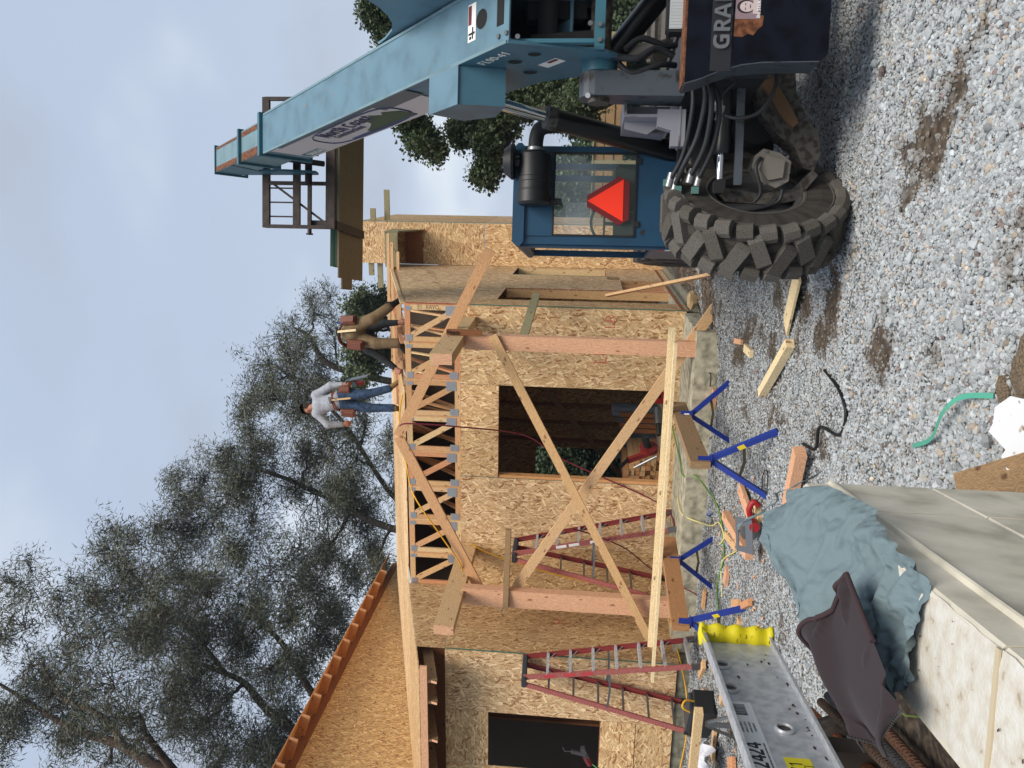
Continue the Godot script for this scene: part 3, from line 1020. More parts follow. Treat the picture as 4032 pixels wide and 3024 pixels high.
func ladder(label: String, top: Array, foot: Array, n: int, dusty: float):
	# top and foot: front far, front near, back far, back near, in house coordinates
	var P := []; var Q := []
	for k in 4:
		P.append(hp(top[k].x, top[k].y, top[k].z)); Q.append(hp(foot[k].x, foot[k].y, foot[k].z))
	var c: Vector3 = (Q[0] + Q[1] + Q[2] + Q[3]) * 0.25
	var t := thing("step_ladder", label, "ladder", c, 0, "open red step ladders")
	for k in 4:
		P[k] -= c; Q[k] -= c
	var red := mat(Color(0.66, 0.37, 0.34), 0.7, 0, noise_tex(40 + n, 0.04, [[0.2, Color(0.8, 0.78, 0.78)], [0.8, Color(1, 1, 1)]], 256), Vector3(3, 3, 1))
	var inner := mat(Color(0.5, 0.17, 0.15), 0.7)
	for k in 4:
		var st := S()
		var d: Vector3 = (Q[k] - P[k]).normalized()
		var acr: Vector3 = (Q[1] - Q[0]).normalized()
		var out: Vector3 = acr * (-1.0 if k % 2 == 0 else 1.0)
		var fw := out.cross(d).normalized()
		bar(st, P[k], Q[k], 0.07, 0.008, out)
		for s in [-1, 1]:
			bar(st, P[k] + fw * 0.034 * s - out * 0.011, Q[k] + fw * 0.034 * s - out * 0.011, 0.006, 0.022, out)
		obj("rail", st, red if k % 2 == 1 else inner, t)
		st = S()
		bar(st, Q[k] - d * 0.12, Q[k] + d * 0.005, 0.082, 0.03, out)
		obj("foot", st, M.steel if k < 2 else M.dull, t)
	for j in range(1, n + 1):
		var s := float(j) / (n + 0.45)
		var A: Vector3 = P[0].lerp(Q[0], s); var B: Vector3 = P[1].lerp(Q[1], s)
		var st := S()
		var fwd: Vector3 = ((P[0] + P[1]) - (P[2] + P[3]))
		bar(st, A, B, 0.085, 0.012)
		bar(st, A + Vector3.DOWN * 0.014 + fwd.normalized() * 0.04, B + Vector3.DOWN * 0.014 + fwd.normalized() * 0.04, 0.006, 0.035)
		obj("step", st, M.alu, t)
		st = S()
		var dd: Vector3 = (Q[0] - P[0]).normalized()
		for e in [[A, B, Q[0] - P[0]], [B, A, Q[1] - P[1]]]:
			var x: Vector3 = (e[1] - e[0]).normalized()
			bar(st, e[0] + x * 0.12, e[0] + (e[2] as Vector3).normalized() * 0.12, 0.012, 0.006)
		obj("step_brace", st, M.alu, t)
	for j in range(1, n):
		var s := float(j) / (n - 0.3)
		var st := S()
		bar(st, P[2].lerp(Q[2], s), P[3].lerp(Q[3], s), 0.03, 0.03)
		obj("rear_bar", st, M.steel, t)
	for k in 2:
		var st := S()
		var A: Vector3 = P[k].lerp(Q[k], 0.5); var B: Vector3 = P[k + 2].lerp(Q[k + 2], 0.5)
		var mid: Vector3 = (A + B) * 0.5 + Vector3.DOWN * 0.02
		bar(st, A, mid, 0.006, 0.03)
		bar(st, mid, B, 0.006, 0.03)
		obj("spreader", st, M.steel, t)
	var st2 := S()
	var cc: Vector3 = (P[0] + P[1] + P[2] + P[3]) * 0.25
	var ax: Vector3 = (P[1] - P[0]).normalized()
	var tb := aim(cc - ax * 0.5, cc + ax * 0.5)
	cbox(st2, Transform3D(Basis(tb.basis.z, tb.basis.y, -tb.basis.x), cc + Vector3.UP * 0.0), Vector3(0.17, 0.07, P[0].distance_to(P[1]) + 0.07), 0.012)
	obj("top_cap", st2, mat(Color(0.2, 0.21, 0.23), 0.6), t)
	# stickers and writing on the near front rail
	var d1: Vector3 = (Q[1] - P[1]).normalized()
	var o1: Vector3 = (Q[1] - Q[0]).normalized()
	o1 = (o1 - d1 * o1.dot(d1)).normalized()
	var y1 := o1.cross(d1).normalized()
	var tb2 := Basis(d1, y1, o1)
	if dusty > 0.5:
		for s in [0.3, 0.38, 0.5]:
			var st3 := S()
			bx(st3, Transform3D(tb2, P[1].lerp(Q[1], s) + o1 * 0.0055), Vector3(0.16 if s < 0.45 else 0.1, 0.045, 0.001))
			obj("sticker", st3, M.white, t)
		text("rail_writing", "NORTH COAST CONST.", 0.062, 0.001, mat(Color(0.25, 0.1, 0.1), 0.9), t, Transform3D(tb2, P[1].lerp(Q[1], 0.72) + o1 * 0.0058), false)
	else:
		for s in [0.15, 0.27, 0.37]:
			var st3 := S()
			bx(st3, Transform3D(tb2, P[1].lerp(Q[1], s) + o1 * 0.0055), Vector3(0.16, 0.05, 0.001))
			obj("sticker", st3, mat(Color(0.68, 0.2, 0.22), 0.7), t)

func trestle(label: String, top: Vector3, f1: Vector3, f2: Vector3, dark_leg: bool):
	var T := hp(top.x, top.y, top.z)
	var A := hp(f1.x, 0, f1.z); var B := hp(f2.x, 0, f2.z)
	A.y = gy(A.x, A.z); B.y = gy(B.x, B.z)
	var c := (A + B) * 0.5
	var o := thing("trestle", label, "trestle", c, 0, "blue steel trestle legs under the beams")
	T -= c; A -= c; B -= c
	var blue := mat(Color(0.07, 0.17, 0.5), 0.45)
	var nrm := (A - B).cross(Vector3.UP).normalized()
	if nrm.z < 0:
		nrm = -nrm
	for e in [A, B]:
		var st := S()
		var d: Vector3 = (e - T).normalized()
		var out := nrm
		bar(st, T, e, 0.008, 0.055, out.cross(d))
		bar(st, T - out * 0.02 + out.cross(d) * 0.025, e - out * 0.02 + out.cross(d) * 0.025, 0.045, 0.008, out.cross(d))
		obj("leg", st, blue, o)
	var st := S()
	bx(st, Transform3D(Basis(), T + Vector3(0, 0.05, 0) + nrm * 0.03), Vector3(0.11, 0.14, 0.012))
	bx(st, Transform3D(Basis(), T + Vector3(0, -0.015, 0)), Vector3(0.12, 0.012, 0.1))
	obj("bracket", st, blue, o)
	st = S()
	var p := T.lerp(A, 0.52); var q := T.lerp(B, 0.52)
	var m := (p + q) * 0.5 + Vector3.DOWN * 0.03
	bar(st, p - nrm * 0.02, m - nrm * 0.02, 0.005, 0.03)
	bar(st, m - nrm * 0.02, q - nrm * 0.02, 0.005, 0.03)
	obj("spreader", st, mat(Color(0.3, 0.27, 0.2), 0.6, 0.5), o)
	if not dark_leg:
		st = S()
		var lc := T.lerp(A, 0.48)
		var d := (A - T).normalized()
		bx(st, Transform3D(Basis(d, nrm.cross(d), nrm), lc + nrm * 0.006), Vector3(0.08, 0.05, 0.003))
		obj("yellow_sticker", st, mat(Color(0.9, 0.78, 0.15), 0.6), o)
	st = S()
	bx(st, Transform3D(Basis(), T + Vector3(0, 0.05, 0) + nrm * 0.038), Vector3(0.05, 0.06, 0.003))
	if dark_leg:
		obj("white_sticker", st, M.white, o)
	else:
		obj("bracket_plate", st, blue, o)

func lumber(label: String, a: Vector3, b: Vector3, w: float, h: float, m: Material, group := "", category := "lumber"):
	var st := S()
	var c := (a + b) * 0.5
	bar(st, a - c, b - c, w, h)
	var o := obj("lumber", st, m)
	o.position = c
	tag(o, label, category, group)
	return o

func G(x: float, z: float, up := 0.0) -> Vector3:
	return Vector3(x, gy(x, z) + up, z)

func cord(label: String, called: String, pts: Array, r: float, col: Color):
	var st := S()
	tube(st, smooth(pts, 6), r, 6)
	var o := obj(called, st, mat(col, 0.6))
	tag(o, label, "cord")
	return o

func make_site():
	make_porch_frame()
	ladder("red step ladder on the porch slab lettered along its rail, near the big opening", [Vector3(-3.62, 2.83, -0.5), Vector3(-3.7, 2.83, -0.82), Vector3(-3.74, 2.83, -0.5), Vector3(-3.8, 2.82, -0.82)],
		[Vector3(-3.12, 0.43, -0.25), Vector3(-3.1, 0.43, -0.9), Vector3(-4.15, 0.43, -0.5), Vector3(-4.1, 0.43, -1.28)], 7, 1.0)
	ladder("red step ladder standing before the wing wall, dark red patches on its rail", [Vector3(-4.77, 2.55, -1.85), Vector3(-4.89, 2.54, -2.18), Vector3(-4.9, 2.55, -1.85), Vector3(-5.0, 2.54, -2.18)],
		[Vector3(-4.27, 0.2, -1.9), Vector3(-4.29, 0.19, -2.5), Vector3(-5.32, 0.2, -1.88), Vector3(-5.41, 0.2, -2.4)], 7, 0.0)
	# four trestles carrying two beams on edge, and the long studs across them
	trestle("blue trestle leg under the far end of the right beam, nearest the slab", Vector3(-0.88, 0.56, -2.42), Vector3(-0.47, 0, -2.31), Vector3(-1.18, 0, -2.45), true)
	trestle("blue trestle leg under the near end of the right beam, with a yellow sticker", Vector3(-0.87, 0.56, -4.0), Vector3(-0.43, 0, -4.34), Vector3(-1.16, 0, -4.2), false)
	trestle("dark blue trestle leg under the far end of the left beam", Vector3(-2.86, 0.56, -2.35), Vector3(-2.6, 0, -2.2), Vector3(-3.2, 0, -2.38), true)
	trestle("blue trestle leg under the near end of the left beam, beside the yellow capped plank", Vector3(-3.0, 0.56, -3.55), Vector3(-2.6, 0, -3.87), Vector3(-3.3, 0, -3.8), false)
	lumber("weathered brown beam on edge across the two right trestles", hp(-0.9, 0.66, -4.08), hp(-0.9, 0.66, -1.9), 0.075, 0.2, M.oldwood)
	lumber("brown beam on edge across the two left trestles", hp(-3.05, 0.66, -3.62), hp(-2.78, 0.66, -1.9), 0.075, 0.2, mat(Color(0.72, 0.52, 0.34), 0.8, 0, M.pink.albedo_texture, M.pink.uv1_scale))
	lumber("long pale stud lying level across both beams, the nearer one", hp(0.0, 0.79, -2.36), hp(-4.66, 0.79, -2.36), 0.09, 0.038, M.pale)
	lumber("long pale stud lying level across both beams, the farther one reaching more to the right", hp(0.17, 0.83, -2.26), hp(-4.2, 0.83, -2.26), 0.038, 0.085, M.pale)
	lumber("short square block under the right end of the studs", hp(-0.82, 0.78, -2.0), hp(-0.98, 0.78, -2.0), 0.09, 0.04, M.darkwood)
	# loose boards and offcuts
	lumber("wide pale plywood strip lying beside the tyre", G(0.63, -7.35, 0.03), G(1.05, -6.75, 0.07), 0.22, 0.02, M.pale, "", "board")
	lumber("thick pale timber offcut lying on open gravel, centre of the yard", G(0.46, -7.08, 0.05), G(0.0, -7.95, 0.05), 0.09, 0.075, M.pale)
	lumber("small pinkish offcut block on the gravel, upper of two near the slab", G(0.6, -9.1, 0.02), G(0.57, -8.85, 0.02), 0.06, 0.03, M.pink)
	lumber("small tan wedge of timber on the gravel, lower of two near the slab", G(0.5, -8.7, 0.03), G(0.42, -8.45, 0.03), 0.09, 0.04, M.pale)
	lumber("pink timber lying under the right trestle's yellow sticker", G(-1.05, -8.75, 0.05), G(-1.3, -8.3, 0.05), 0.14, 0.04, M.pink)
	lumber("small honey coloured block behind the foot of the right trestle", G(-1.15, -8.15, 0.03), G(-1.28, -8.0, 0.03), 0.08, 0.05, wood_mats[3])
	lumber("long pink timber with a split end beside the circular saw", G(-1.45, -9.3, 0.05), G(-1.72, -8.35, 0.05), 0.1, 0.09, M.pink)
	lumber("thin tan board lying next to the long pink timber", G(-1.7, -9.4, 0.03), G(-1.75, -8.9, 0.03), 0.09, 0.03, wood_mats[1])
	lumber("pink timber end poking out behind the crumpled jacket", G(-0.45, -6.35, 0.12), G(-0.95, -6.75, 0.06), 0.12, 0.09, M.pink)
	var spots := [[-2.2, -9.4, 0.5, "short pinkish offcut lying left of the green cord"], [-2.38, -8.9, 1.3, "upright leaning pink offcut behind the yellow end cap"], [-2.6, -8.75, 0.4, "long tan offcut pointing at the plank's yellow cap"], [-2.25, -8.4, 1.2, "small square offcut right of the yellow end cap"],
		[-3.3, -9.9, 1.5, "tan offcut lying by the left trestle foot"], [-3.65, -10.3, 0.9, "pale scrap board under the wing ladder"], [-3.9, -10.05, 1.4, "pink scrap board next to the wing ladder's front foot"], [-4.3, -9.6, 0.2, "reddish offcut behind the plank near the tool case"], [-3.6, -9.3, 0.8, "thin pink scrap beside the plank"],
		[-4.1, -8.7, 1.1, "pink block behind the plank at the left edge"], [-0.1, -10.3, 0.3, "small pink chip on the gravel near the slab tool"], [-2.75, -10.4, 0.4, "thin offcut against the left end of the slab"]]
	for s in spots:
		var d := Vector3(cos(s[2]), 0, sin(s[2])) * rf(0.1, 0.22)
		lumber(s[3], G(s[0], s[1], 0.035) - d, G(s[0], s[1], 0.035) + d, rf(0.07, 0.14), rf(0.035, 0.05), [M.pink, wood_mats[0], wood_mats[2], wood_mats[1]][rng.randi() % 4], "timber offcuts on the gravel")
	# wood chips
	var st := S()
	for k in 160:
		var x := rf(-4.2, -0.9); var z := rf(-10.2, -7.0)
		var s := rf(0.008, 0.028)
		bx(st, Transform3D(Basis.from_euler(Vector3(rf(-0.3, 0.3), rf(0, 6), rf(-0.3, 0.3))), G(x, z, 0.02)), Vector3(s * 2.2, 0.004, s))
	var chips := obj("wood_chips", st, M.pink)
	kind(chips, "stuff")
	tag(chips, "pink wood chips scattered between the trestles", "wood chips")
	# stake lumber leaning on the rock at the corner of the house
	var rk := S()
	var sm := stone_mesh(77)
	rk.append_from(sm, 0, Transform3D(Basis.from_euler(Vector3(0.2, 0.7, 0)).scaled(Vector3(0.17, 0.15, 0.16)), Vector3.ZERO))
	var rock := obj("rock", rk, mat(Color(0.68, 0.58, 0.42), 0.9))
	rock.position = G(1.33, -11.45, 0.09)
	tag(rock, "tan boulder on the soil at the corner of the house", "rock")
	lumber("thin stud leaning from the side wall opening down to the tyre", hp(0.1, 1.55, 0.7), Vector3(1.55, 0.2, -10.3), 0.04, 0.085, wood_mats[1])
	# clods of soil on the bank
	st = S()
	for k in 90:
		var h := Vector2(rf(0.15, 1.2), rf(-1.7, 2.5))
		var w := hp(h.x, 0, h.y)
		var s := rf(0.02, 0.07)
		st.append_from(stone_mesh(200 + k % 5), 0, Transform3D(Basis.from_euler(Vector3(rf(0, 3), rf(0, 6), 0)).scaled(Vector3.ONE * s), Vector3(w.x, gy(w.x, w.z) + s * 0.2, w.z)))
	var clods := obj("soil_clods", st, mat(lin(0.16, 0.115, 0.075), 0.95))
	kind(clods, "stuff")
	tag(clods, "brown clods of soil along the corner of the house", "soil")
	# cords, hoses and rope
	cord("crimson air hose hanging from the gable and across to the far ladder", "air_hose", [hp(-1.62, 4.5, -1.1), hp(-1.58, 4.36, -1.1), hp(-1.66, 3.7, -0.9), hp(-1.95, 2.75, -0.3), hp(-2.38, 2.2, -0.06), hp(-2.7, 1.45, -0.06), hp(-2.98, 0.75, -0.1), hp(-3.05, 0.47, -0.5), hp(-3.1, 0.44, -0.8)], 0.011, Color(0.45, 0.09, 0.17))
	cord("dark red hose strung past the crossing of the braces down to the trestle", "air_hose", [hp(-2.98, 1.95, -1.35), hp(-3.1, 1.72, -1.2), hp(-3.6, 1.15, -0.6), hp(-4.0, 0.75, -0.4), hp(-4.1, 0.5, -0.5), hp(-4.0, 0.44, -0.8), hp(-3.7, 0.44, -1.45), hp(-3.8, 0.1, -1.7), hp(-4.2, 0.16, -2.0)], 0.011, Color(0.4, 0.08, 0.14))
	cord("yellow cord looped along the roof edge and the left rafter", "extension_cord", [hp(-1.45, 4.8, 0.5), hp(-1.75, 4.76, -0.05), hp(-2.3, 4.74, -0.09), hp(-2.6, 4.66, -0.1), hp(-2.75, 4.35, -0.95), hp(-3.3, 3.95, -1.06), hp(-3.75, 3.65, -1.06), hp(-3.95, 3.6, -1.0)], 0.011, Color(0.88, 0.65, 0.1))
	cord("yellow cord running down the wall behind the left post and the ladders", "extension_cord", [hp(-3.95, 3.6, -0.08), hp(-4.1, 3.3, -0.08), hp(-4.37, 2.4, -0.08), hp(-4.6, 1.2, -0.08), hp(-4.7, 0.5, -0.2), hp(-4.6, 0.44, -0.8), hp(-4.9, 0.3, -2.0), hp(-5.5, 0.25, -2.2), hp(-5.9, 0.35, -2.5)], 0.01, Color(0.85, 0.63, 0.1))
	cord("green extension cord trailing off the slab and along the gravel", "extension_cord", [hp(-1.6, 0.53, 0.6), hp(-2.0, 0.44, -0.7), hp(-2.1, 0.44, -1.3), hp(-2.0, 0.3, -1.56), G(-1.42, -9.9, 0.02), G(-1.7, -9.6, 0.02), G(-2.05, -9.65, 0.02), G(-2.45, -9.85, 0.02), G(-2.9, -9.75, 0.02), G(-3.3, -9.6, 0.02)], 0.011, Color(0.36, 0.52, 0.2))
	cord("cream cord lying in loops over the slab edge and the gravel", "extension_cord", [hp(-2.6, 0.44, -0.9), hp(-2.62, 0.44, -1.4), hp(-2.64, 0.3, -1.56), G(-1.75, -10.25, 0.02), G(-1.62, -9.75, 0.03), G(-1.75, -9.5, 0.02), G(-1.9, -9.8, 0.02), G(-1.6, -9.1, 0.02), G(-1.75, -8.85, 0.02), G(-2.1, -9.7, 0.02), G(-2.5, -9.6, 0.02)], 0.01, Color(0.82, 0.77, 0.5))
	cord("thin black cable curled on the gravel in the middle of the yard", "cable", [G(0.2, -6.15, 0.02), G(0.05, -5.75, 0.02), G(-0.12, -5.6, 0.02), G(-0.28, -5.8, 0.02), G(-0.24, -6.1, 0.05), G(-0.42, -6.3, 0.02), G(-0.4, -6.55, 0.02)], 0.013, Color(0.03, 0.03, 0.035))
	# teal strapping near the camera
	st = S()
	var sp := smooth([G(-0.26, -4.5, 0.03), G(-0.2, -4.2, 0.05), G(-0.06, -3.98, 0.09), G(0.02, -3.86, 0.06), G(0.03, -3.66, 0.03)], 6)
	for k in sp.size() - 1:
		bar(st, sp[k], sp[k + 1] + (sp[k + 1] - sp[k]) * 0.05, 0.026, 0.0012)
	tag(obj("strap", st, mat(Color(0.3, 0.62, 0.52), 0.5)), "teal plastic strapping band lying on the gravel near the white board", "strap")
	tools()

func tools():
	# circular saw on the gravel
	var s := thing("circular_saw", "red circular saw lying shoe up on the gravel left of the jacket", "saw", G(-1.33, -8.05, 0.02), deg_to_rad(-15))
	var st := S()
	var sb := Basis(Vector3.RIGHT, 0.75) * Basis(Vector3.UP, 0.15)
	bx(st, Transform3D(sb, Vector3(-0.1, 0.16, 0.08) + sb * Vector3(0, 0, -0.085)), Vector3(0.36, 0.008, 0.035), 0)
	bx(st, Transform3D(sb, Vector3(-0.1, 0.16, 0.08) + sb * Vector3(0, 0, 0.06)), Vector3(0.36, 0.008, 0.085), 0)
	bx(st, Transform3D(sb, Vector3(-0.1, 0.16, 0.08) + sb * Vector3(-0.15, 0, -0.025)), Vector3(0.06, 0.008, 0.085), 0)
	bx(st, Transform3D(sb, Vector3(-0.1, 0.16, 0.08) + sb * Vector3(0.14, 0, -0.025)), Vector3(0.08, 0.008, 0.085), 0)
	obj("shoe", st, M.steel, s)
	st = S()
	cyl(st, Vector3(-0.08, 0.1, 0.0), Vector3(-0.08, 0.1, 0.035), 0.095, 20)
	obj("blade_guard", st, mat(Color(0.55, 0.55, 0.55), 0.35, 0.7), s)
	st = S()
	tube(st, smooth([Vector3(0.05, 0.09, 0.0), Vector3(0.16, 0.12, 0.0), Vector3(0.24, 0.08, 0.0), Vector3(0.2, 0.03, 0)], 4), 0.03, 8)
	cyl(st, Vector3(0.02, 0.08, 0), Vector3(0.02, 0.08, 0.14), 0.05, 14)
	obj("handle", st, mat(Color(0.6, 0.08, 0.1), 0.5), s)
	st = S()
	tube(st, smooth([Vector3(0.24, 0.06, 0), Vector3(0.34, 0.02, 0.03), Vector3(0.5, 0.01, -0.05), Vector3(0.62, 0.01, 0.12), Vector3(0.4, 0.01, 0.2)], 5), 0.006, 5)
	obj("lead", st, M.black, s)
	# reciprocating saw beside the slab
	s = thing("reciprocating_saw", "red and grey reciprocating saw lying in the gravel against the porch slab", "saw", G(0.2, -10.55, 0.04), deg_to_rad(-78))
	st = S()
	tube(st, [Vector3(-0.3, 0.05, 0), Vector3(-0.18, 0.06, 0), Vector3(-0.1, 0.06, 0)], 0.035, 10, 0.055)
	obj("gear_case", st, M.steel, s)
	st = S()
	tube(st, [Vector3(-0.1, 0.06, 0), Vector3(0.05, 0.06, 0), Vector3(0.22, 0.05, 0.0)], 0.055, 10, 0.04)
	obj("body", st, mat(Color(0.72, 0.08, 0.1), 0.45), s)
	st = S()
	tube(st, smooth([Vector3(0.22, 0.05, 0), Vector3(0.3, 0.03, 0.04), Vector3(0.2, 0.02, 0.16), Vector3(-0.1, 0.02, 0.14), Vector3(-0.35, 0.02, 0.1)], 5), 0.008, 5)
	obj("lead", st, M.black, s)
	st = S()
	box(st, Vector3(-0.42, 0.05, 0), Vector3(0.22, 0.02, 0.002))
	obj("blade", st, M.steel, s)
	# plastic bottle
	s = thing("water_bottle", "clear plastic water bottle with a blue label lying at the slab foot", "bottle", G(-1.62, -10.4, 0.04), deg_to_rad(-60))
	st = S()
	lathe(st, Transform3D(Basis(Vector3.BACK, PI / 2), Vector3.ZERO), [Vector2(0, -0.11), Vector2(0.032, -0.11), Vector2(0.033, 0.05), Vector2(0.014, 0.09), Vector2(0.014, 0.11), Vector2(0, 0.11)], 14)
	var pl := mat(Color(0.9, 0.94, 0.97, 0.35), 0.1)
	pl.transparency = BaseMaterial3D.TRANSPARENCY_ALPHA
	obj("shell", st, pl, s)
	st = S()
	cyl(st, Vector3(-0.02, 0, 0), Vector3(0.03, 0, 0), 0.0345, 14)
	obj("bottle_label", st, mat(Color(0.15, 0.3, 0.65), 0.5), s)
	# tool case and rag by the wing ladder
	s = thing("tool_case", "black tool case with a yellow cord loop beside the wing ladder's rear feet", "case", G(-4.05, -9.85, 0.0), deg_to_rad(-40))
	st = S()
	cbox(st, Transform3D(Basis(), Vector3(0, 0.13, 0)), Vector3(0.62, 0.26, 0.3), 0.02)
	obj("case_body", st, M.black, s)
	st = S()
	cbox(st, Transform3D(Basis(), Vector3(0.02, 0.285, 0)), Vector3(0.5, 0.05, 0.26), 0.01)
	obj("case_lid", st, mat(Color(0.2, 0.21, 0.22), 0.5), s)
	st = S()
	tube(st, smooth([Vector3(0.3, 0.25, 0), Vector3(0.36, 0.36, 0.03), Vector3(0.32, 0.4, 0.1), Vector3(0.25, 0.3, 0.12)], 6), 0.012, 6)
	obj("cord_loop", st, mat(Color(0.88, 0.65, 0.1), 0.6), s)
	lumber("stout square stud end resting over the tool case at the left edge", Vector3(-3.42, 0.5, -8.4), Vector3(-4.35, 0.45, -9.0), 0.09, 0.09, wood_mats[3])
	s = thing("stud_stand", "short grey steel stand under the stout stud", "stand", G(-3.62, -8.55, 0), 0)
	st = S()
	bar(st, Vector3(0.0, 0.0, 0), Vector3(0, 0.42, 0.0), 0.03, 0.05, Vector3.RIGHT)
	bar(st, Vector3(0.2, 0.0, 0.1), Vector3(0.02, 0.4, 0.0), 0.03, 0.03, Vector3.RIGHT)
	bar(st, Vector3(-0.2, 0.0, -0.1), Vector3(-0.02, 0.4, 0.0), 0.03, 0.03, Vector3.RIGHT)
	obj("frame", st, M.steel, s)
	st = S()
	var grid := []
	for j in 9:
		for i in 12:
			var x := (i / 11.0 - 0.5) * 0.5; var z := (j / 8.0 - 0.5) * 0.4
			grid.append(Vector3(x, 0.12 + 0.2 * exp(-(x * x + z * z) * 14.0) + 0.05 * sin(x * 31.0 + z * 17.0) + 0.03 * sin(z * 43.0), z))
	surf(st, grid, 12, 9)
	var rag := obj("white_sack", st, mat(Color(0.8, 0.8, 0.82), 0.8))
	rag.position = G(-4.4, -9.3, 0.0)
	tag(rag, "crumpled white sack lying on the ground at the left edge", "sack")
	# nail gun hanging at the wing window
	s = thing("nail_gun", "grey and red nail gun hooked on the wing window's sill with a green hose", "nail gun", hp(-6.45, 1.52, -1.75), deg_to_rad(-15))
	st = S()
	bar(st, Vector3(-0.12, 0.05, 0), Vector3(0.14, 0.16, 0.02), 0.06, 0.07)
	cyl(st, Vector3(0.02, 0.1, 0.02), Vector3(0.06, 0.32, 0.02), 0.035, 10)
	obj("gun_body", st, mat(Color(0.25, 0.24, 0.25), 0.45), s)
	st = S()
	cyl(st, Vector3(-0.16, 0.03, 0), Vector3(-0.03, 0.1, 0), 0.05, 12)
	obj("gun_cap", st, mat(Color(0.4, 0.1, 0.12), 0.5), s)
	st = S()
	tube(st, [Vector3(0.06, 0.3, 0.02), Vector3(0.05, 0.42, 0.02), Vector3(0.12, 0.45, 0.02)], 0.008, 5)
	obj("hook", st, M.steel, s)
	st = S()
	tube(st, smooth([Vector3(-0.14, 0.0, 0.02), Vector3(-0.2, -0.12, 0.06), Vector3(-0.3, -0.3, 0.06), Vector3(-0.45, -0.6, 0.06)], 5), 0.01, 6)
	obj("hose", st, mat(Color(0.3, 0.6, 0.3), 0.6), s)
# ---------------------------------------------------------------- telehandler
func B(x: float, s: float, h: float) -> Vector3:
	# boom coordinates: across, along, depth below the top plate
	return Vector3(x, 2.437 + 0.66 * s - 0.751 * h, 0.863 - 0.751 * s - 0.66 * h)

func bplate(st: SurfaceTool, x0: float, x1: float, s0: float, s1: float, h0: float, h1: float):
	var c := B((x0 + x1) * 0.5, (s0 + s1) * 0.5, (h0 + h1) * 0.5)
	var bs := Basis(Vector3.RIGHT, Vector3(0, 0.66, -0.751), Vector3(0, 0.751, 0.66))
	bx(st, Transform3D(bs, c), Vector3(absf(x1 - x0), absf(s1 - s0), absf(h1 - h0)), 1)

func boom_section(called: String, x0: float, x1: float, s0: float, s1: float, h0: float, h1: float, m: Material, p: Node):
	var st := S()
	var t := 0.012
	bplate(st, x0, x1, s0, s1, h0, h0 + t)
	bplate(st, x0, x1, s0, s1, h1 - t, h1)
	bplate(st, x0 + 0.004, x0 + 0.016, s0, s1, h0 + t, h1 - t)
	bplate(st, x1 - 0.016, x1 - 0.004, s0, s1, h0 + t, h1 - t)
	return obj(called, st, m, p)

func bolt(st: SurfaceTool, p: Vector3, n: Vector3, r := 0.018, l := 0.014):
	cyl(st, p, p + n * l, r, 6)

func yz_plate(st: SurfaceTool, pts: Array, x: float, th: float):
	# polygon of (z, y) extruded across the machine
	var pv := PackedVector2Array()
	for q in pts:
		pv.append(Vector2(q[0], q[1]))
	prism(st, pv, Transform3D(Basis(Vector3.BACK, Vector3.UP, Vector3.LEFT), Vector3(x, 0, 0)), th)

